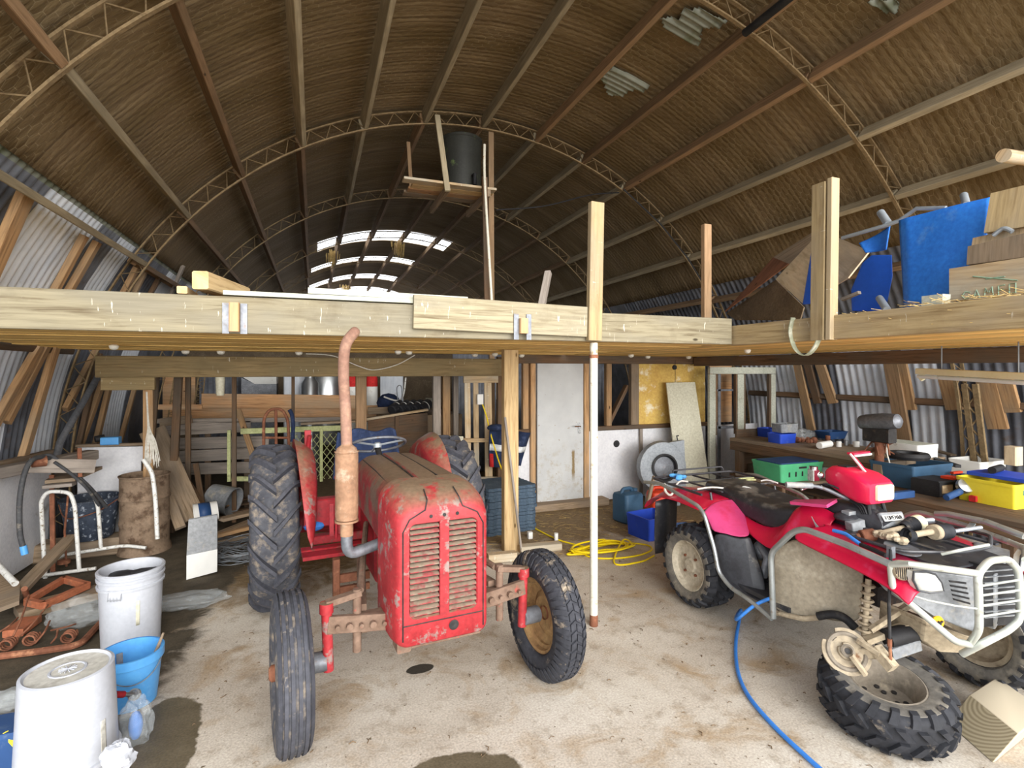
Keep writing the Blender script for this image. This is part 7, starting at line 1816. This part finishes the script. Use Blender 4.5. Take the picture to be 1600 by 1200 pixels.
# ------------------------------------------------------------------ benches
def bench(name, x0, x1, y0, y1, h, mat, label, posts, shelf=None):
    t = thing(name, ((x0 + x1) / 2, (y0 + y1) / 2, 0), label, 'bench')
    m = MB(); n = 3
    for k in range(n): w = (x1 - x0) / n; m = MB(); m.bar((x0 + w * (k + .5), y0, h - .02), (x0 + w * (k + .5), y1, h - .02), w - .006, .04); m.build('top_board', M[mat], t)
    m = MB(); m.bar((x0 + .03, y0, h - .10), (x0 + .03, y1, h - .10), .05, .12); m.build('apron', M['stud_dark'], t)
    for (x, y) in posts: m = MB(); m.bar((x, y, 0), (x, y, h - .04), .09, .09, up=(0, 1, 0)); m.build('leg', M['stud_dark'], t)
    if shelf: m = MB(); m.bar((x0 + .25, y0, shelf), (x0 + .25, y1, shelf), .5, .03); m.build('shelf', M['stud_dark'], t)
    return t
bench('workbench', 5.36, 6.3, 3.62, 5.72, .92, 'hardwood', 'brown timber workbench against the right wall with blue bins on it', [(5.42, 5.6), (6.2, 5.6), (5.42, 3.75), (6.2, 3.75), (5.42, 4.7)], .42)
bench('workbench', 4.86, 6.2, 1.5, 3.58, .72, 'stud_dark', 'lower dark bench behind the quad with the yellow tub on it', [(4.95, 3.45), (4.95, 2.4), (6.1, 3.45), (6.1, 2.0)])
m = MB(); m.slab([(5.5, 5.74, .1), (6.5, 5.74, .1), (6.5, 5.74, 1.02), (5.5, 5.74, 1.02)], .03, (0, 1, 0)); m.build('bench_end_board', M['stud_dark'], None, label='dark board closing the far end of the brown workbench', cat='board')
Z1, Z2 = .92, .72
def onb(u, v, z): return onZ(u, v, z)
def bench_tub(name, u, v, z, a, b, h, mat, label, cat='bin', **kw):
    c = onZ(u, v, z); c.y += b * .9; c.x += .05; return crate_open(name, c, a, b, h, M[mat], label, cat, **kw)
bench_tub('parts_bin', 1226, 693, Z1, .13, .10, .12, 'blue_royal', 'royal blue parts bin at the front of the brown workbench')
bench_tub('parts_bin', 1208, 684, Z1, .10, .12, .12, 'blue_royal', 'blue parts bin at the far end of the brown workbench')
t = bench_tub('grey_tray', 1229, 676, Z1 + .125, .14, .08, .11, 'plastic_grey', 'grey tray of jars standing on the blue bins', 'tray')
for k in range(4):
    c = onZ(1218 + k * 9, 662 - k * .5, Z1 + .24); m = MB(); m.lathe([(.001, 0), (.03, 0), (.03, .05), (.032, .052), (.032, .075), (.001, .075)], Matrix.Translation(c + V((.05, .08, -.09))), 14); m.build('jar', M['steel_bright'], None, label=f'small jar with a dark lid in the grey tray, {ORD[k]} from the left', cat='jar', group='jars in the grey tray')
bag('plastic_bag', onZ(1262, 692, Z1) + V((.08, .15, .08)), (.16, .12, .08), 'clear bag of brown fittings on the brown workbench', seed=41)
m = MB()
for k in range(14): c = onZ(1272, 694, Z1) + V((random.uniform(-.1, .22), random.uniform(0, .2), .035)); m.ball(c, random.uniform(.02, .045), 8)
m.build('fittings', M['rust'], None, label='heap of brown fittings beside the clear bag on the bench', cat='fittings', kind='stuff')
MB().cyl(onZ(1286, 703, Z1) + V((0, .05, .045)), onZ(1303, 700, Z1) + V((0, .05, .045)), .04, 18, bev=.006).build('socket_end', M['white_plastic'], None, label='black and white banded fitting at the front of the bench', cat='fitting')
t = crate_open('blue_dish', onZ(1312, 688, Z1) + V((.1, .2, 0)), .14, .10, .10, M['blue_dark'], 'dark blue dish on the workbench below the iron wall', 'dish', flare=1.25)
for k, (u, v, r, mt, lb) in enumerate(((1318, 700, .03, 'white_plastic', 'white plastic elbow on the workbench near the blue dish'), (1330, 698, .026, 'steel_bright', 'small bright tin on the workbench near the blue dish'), (1346, 700, .035, 'white_plastic', 'white pot on the workbench below the grinder'), (1300, 690, .03, 'rust', 'rusty tin behind the banded fitting on the workbench'))):
    m = MB(); c = onZ(u, v, Z1); m.lathe([(.001, 0), (r, 0), (r, .06), (r * .8, .065), (.001, .065)], Matrix.Translation(c + V((.05, .1, 0))), 16); m.build('small_tin', M[mt], None, label=lb, cat='tin')
# bench grinder on its post
t = thing('bench_grinder', onX(1372, 760, 5.3), 'grey headed bench grinder or drill on a timber post', 'bench machine')
xg = 5.32
a, b2 = onX(1342, 660, xg), onX(1408, 658, xg)
m = MB(); m.lathe([(.001, 0), (.03, 0), (.07, .03), (.08, .08), (.085, (b2 - a).length * .6), (.07, (b2 - a).length - .03), (.03, (b2 - a).length), (.001, (b2 - a).length)], axis_matrix(a, b2 - a), 24); m.build('motor_head', M['steel_grey'], t)
c = a.lerp(b2, .5); m = MB(); m.box(c + V((0, 0, -.13)), (.12, .26, .14), bev=.01); m.build('housing', M['iron_black'], t)
m = MB(); m.cyl(c + V((0, .0, -.45)), c + V((0, 0, -.12)), .04, 14); m.build('column', M['rust'], t)
m = MB(); m.bar(V((c.x, c.y - .02, .0)), V((c.x, c.y - .02, c.z - .42)), .12, .10, up=(0, 1, 0)); m.build('timber_post', M['hardwood'], t)
m = MB(); m.tube(spline([c + V((.02, -.06, -.18)), c + V((-.02, -.09, -.30)), c + V((.0, -.1, -.45)), c + V((-.05, -.02, -.6)), c + V((-.1, .05, -.75))], 5), .006, 6); m.build('power_lead', M['rope'], t)
m = MB()
for k in range(7): m.tube([c + V((random.uniform(-.02, .08), random.uniform(-.12, .1), -.2)), c + V((random.uniform(-.12, .12), random.uniform(-.15, .15), -.32))], .008, 6)
m.build('levers', M['rust'], t)
crate_open('white_rag_box', onZ(1392, 742, .72) + V((.25, .0, .0)), .16, .22, .34, M['white_plastic'], 'white carton stack behind the slate blue tub', 'carton', flare=1.02, fill=('white_board', .97))
m = MB(); m.ball(onX(1402, 720, 5.75), .11, 12, (1.3, 1, .5)); m.build('white_rag', M['rope'], None, label='crumpled white rag on the white cartons', cat='rag')
# lower bench things
bench_tub('storage_tub', 1448, 762, Z2, .27, .20, .22, 'teal_tub', 'slate blue storage tub on the lower dark bench', 'tub')
t = thing('cable_reel', onZ(1445, 742, Z2 + .2) + V((.2, .35, .02)), 'black tyre-like ring lying on the slate blue tub', 'ring')
m = MB(); c = onZ(1442, 724, Z2 + .23) + V((.1, .2, .04)); m.lathe([(.10, -.03), (.17, -.03), (.185, 0), (.17, .03), (.10, .03), (.09, 0)], Matrix.Translation(c), 32, closed=True); m.build('ring', M['black'], t)
def bx_(u, v, z, s, mat, label, name='box', cat='box', dy=None, rot=0):
    c = onZ(u, v, z); MB().box((0, 0, s[2] / 2), s, Matrix.Translation(c + V((s[0] * .3, s[1] * .5, 0))) @ Matrix.Rotation(rot, 4, 'Z'), bev=.01).build(name, M[mat], None, label=label, cat=cat)
t = thing('tool_case', onZ(1480, 780, Z2), 'open black tool case with orange trim on the lower bench', 'case')
c = onZ(1478, 778, Z2) + V((.1, .14, 0))
m = MB(); m.box(c + V((0, 0, .07)), (.30, .24, .14), bev=.03); m.build('case_body', M['black'], t)
m = MB(); m.box(c + V((-.05, -.123, .07)), (.14, .006, .07)); m.build('pink_label', M['crate_wood'], t)
m = MB(); m.box(c + V((.10, -.06, .15)), (.10, .10, .025), bev=.008); m.build('orange_catch', M['red_plastic'], t)
t = thing('hand_grinder', onZ(1520, 785, Z2), 'small angle grinder with a blue grip beside the tool case', 'grinder')
c = onZ(1512, 788, Z2) + V((.02, .1, .05))
m = MB(); m.cyl(c + V((-.16, -.02, 0)), c + V((.06, 0, .03)), .028, 14, bev=.005); m.build('grip', M['blue_dark'], t)
m = MB(); m.lathe([(.001, -.02), (.06, -.02), (.065, 0), (.06, .03), (.001, .035)], axis_matrix(c + V((.12, 0, .07)), (-.4, -.7, .5)), 20); m.build('guard', M['steel_bright'], t)
m = MB(); m.box(c + V((.14, -.07, -.02)), (.09, .05, .05), bev=.01); m.build('red_base', M['tape_red'], t)
bench_tub('yellow_tub', 1606, 792, Z2, .27, .20, .20, 'yellow_tub', 'large yellow plastic tub on the lower bench at the right edge', 'tub', flare=1.06)
yt = bpy.data.objects['yellow_tub']; ch = yt.children[0]
cy = WORLD['yellow_tub']
m = MB(); m.box((cy.x - .10, cy.y - .212, .85), (.15, .006, .04)); m.build('blue_label', M['blue_pail'], yt)
MB().box(cy + V((.05, .0, .216)), (.36, .42, .03), bev=.006).build('saw', M['blue_royal'], None, label='blue handled tool lying across the yellow tub', cat='tool')
MB().cyl(cy + V((-.08, .05, .262)), cy + V((.15, .1, .262)), .03, 12).build('torch', M['black'], None, label='black torch lying on the yellow tub', cat='torch')
bench_tub('white_tray', 1545, 742, Z2 + .06, .20, .14, .14, 'white_plastic', 'white tray behind the yellow tub', 'tray')
bx_(1590, 728, Z2 + .2, (.12, .1, .18), 'ply', 'plywood box end at the right edge above the yellow tub')
bx_(1505, 742, Z2, (.34, .18, .12), 'blue_dark', 'dark blue box on the lower bench behind the grinder', rot=.1)
MB().bar(onZ(1465, 728, Z2 + .1) + V((.1, .3, .1)), onZ(1530, 748, Z2 + .1) + V((.05, .2, .08)), .05, .03).build('black_bar', M['black'], None, label='long black bar lying over the boxes behind the slate tub', cat='bar')
MB().bar(onZ(1480, 722, Z2 + .12) + V((.3, .5, .1)), onZ(1535, 735, Z2 + .1) + V((.25, .4, .08)), .07, .02).build('timber_offcut', M['hardwood'], None, label='brown lath lying against the iron wall behind the black bar', cat='timber')
MB().box(onZ(1508, 745, Z2 + .12) + V((.05, .1, .02)), (.14, .03, .02)).build('red_strip', M['red_plastic'], None, label='orange-red strip on the dark blue box', cat='strip')
MB().box(onZ(1420, 785, Z2) + V((-.02, .12, .03)), (.5, .05, .06)).build('blue_tarp_fold', M['blue_dark'], None, label='folded navy cloth along the front of the lower bench', cat='cloth')
# green crate between the benches, pale pot
gz = .62
c = onZ(1254, 752, gz) + V((.0, .2, 0)); 
plank('crate_stand', V((c.x - .35, c.y, gz - .02)), V((c.x + .75, c.y, gz - .02)), .5, .03, M['hardwood'], 'low timber stand under the green crate', 'stand')
for k, (dx, dy) in enumerate(((-.3, -.2), (.7, -.2), (-.3, .2), (.7, .2))): plank('stand_leg', V((c.x + dx, c.y + dy, 0)), V((c.x + dx, c.y + dy, gz - .03)), .05, .05, M['stud_dark'], f'dark leg of the low stand, {["front near", "front far", "back near", "back far"][k]} corner', 'post', up=(0, 1, 0))
crate_open('fish_crate', c, .30, .19, .20, M['green_crate'], 'green slotted fish crate behind the quad seat', 'crate', slots=5, fill=('blue_dark', .98))
t = crate_open('paint_pot', onZ(1312, 752, gz) + V((.1, .15, 0)), .10, .10, .17, M['white_plastic'], 'white pot of odds and ends beside the green crate', 'pot', fill=('steel_grey', .9))
# a few things under the benches
bx_(1190, 742, .42, (.25, .2, .12), 'far_dark', 'dark box on the shelf below the brown workbench')
# twigs, droppings and scraps scattered over the concrete
m = MB()
for k in range(420):
    x, y = random.uniform(-.6, 4.2), random.uniform(1.2, 5.6); a = random.uniform(0, PI); L = random.uniform(.008, .04)
    m.tube([(x, y, .003), (x + L * math.cos(a) * .5, y + L * math.sin(a) * .5, .007), (x + L * math.cos(a + .5), y + L * math.sin(a + .5), .003)], random.uniform(.001, .0028), 4, cap=False)
m.build('twigs', M['twig'], None, label='dark twigs and droppings scattered over the concrete', cat='litter', kind='stuff')
m = MB()
for k in range(420):
    x, y = random.uniform(1.6, 4.4), random.uniform(4.7, 6.3); a = random.uniform(0, PI); L = random.uniform(.03, .12)
    m.tube([(x, y, .004), (x + L * math.cos(a), y + L * math.sin(a), .008)], .0018, 3, cap=False)
m.build('straw_litter', M['hay'], None, label='trodden straw in front of the cream door', cat='straw', kind='stuff')
# ------------------------------------------------------------------ daylight, camera
w = bpy.data.worlds.new('World'); SC.world = w; w.use_nodes = True
nt = w.node_tree; bg = nt.nodes['Background']
bg.inputs['Color'].default_value = (0.93, 0.96, 1.0, 1); bg.inputs['Strength'].default_value = 1.75
sun = bpy.data.lights.new('added_low_sun', 'SUN'); sun.energy = 5.0; sun.angle = math.radians(55); sun.color = (1, .97, .92)  # broad low sun added to carry light in under the loft
so = bpy.data.objects.new('added_low_sun', sun); COL.objects.link(so); so.location = (0, -6, 6)
so.rotation_euler = V((-.03, 1, -.19)).to_track_quat('-Z', 'Y').to_euler()
cam = bpy.data.cameras.new('Camera'); co = bpy.data.objects.new('Camera', cam); COL.objects.link(co)
co.location = (0, 0, EYE); co.rotation_euler = (PI / 2, 0, -TH)
cam.sensor_width = 36; cam.lens = 36 * F_PX / 1600; cam.shift_y = (VH - 600) / 1600; cam.clip_start = .02; cam.clip_end = 200
SC.camera = co
SC.view_settings.view_transform = 'Standard'; SC.view_settings.look = 'None'; SC.view_settings.gamma = 1.0
SC.view_settings.use_curve_mapping = False; SC.view_settings.exposure = 0.6
SC.cycles.max_bounces = 12; SC.cycles.diffuse_bounces = 8; SC.cycles.transparent_max_bounces = 12
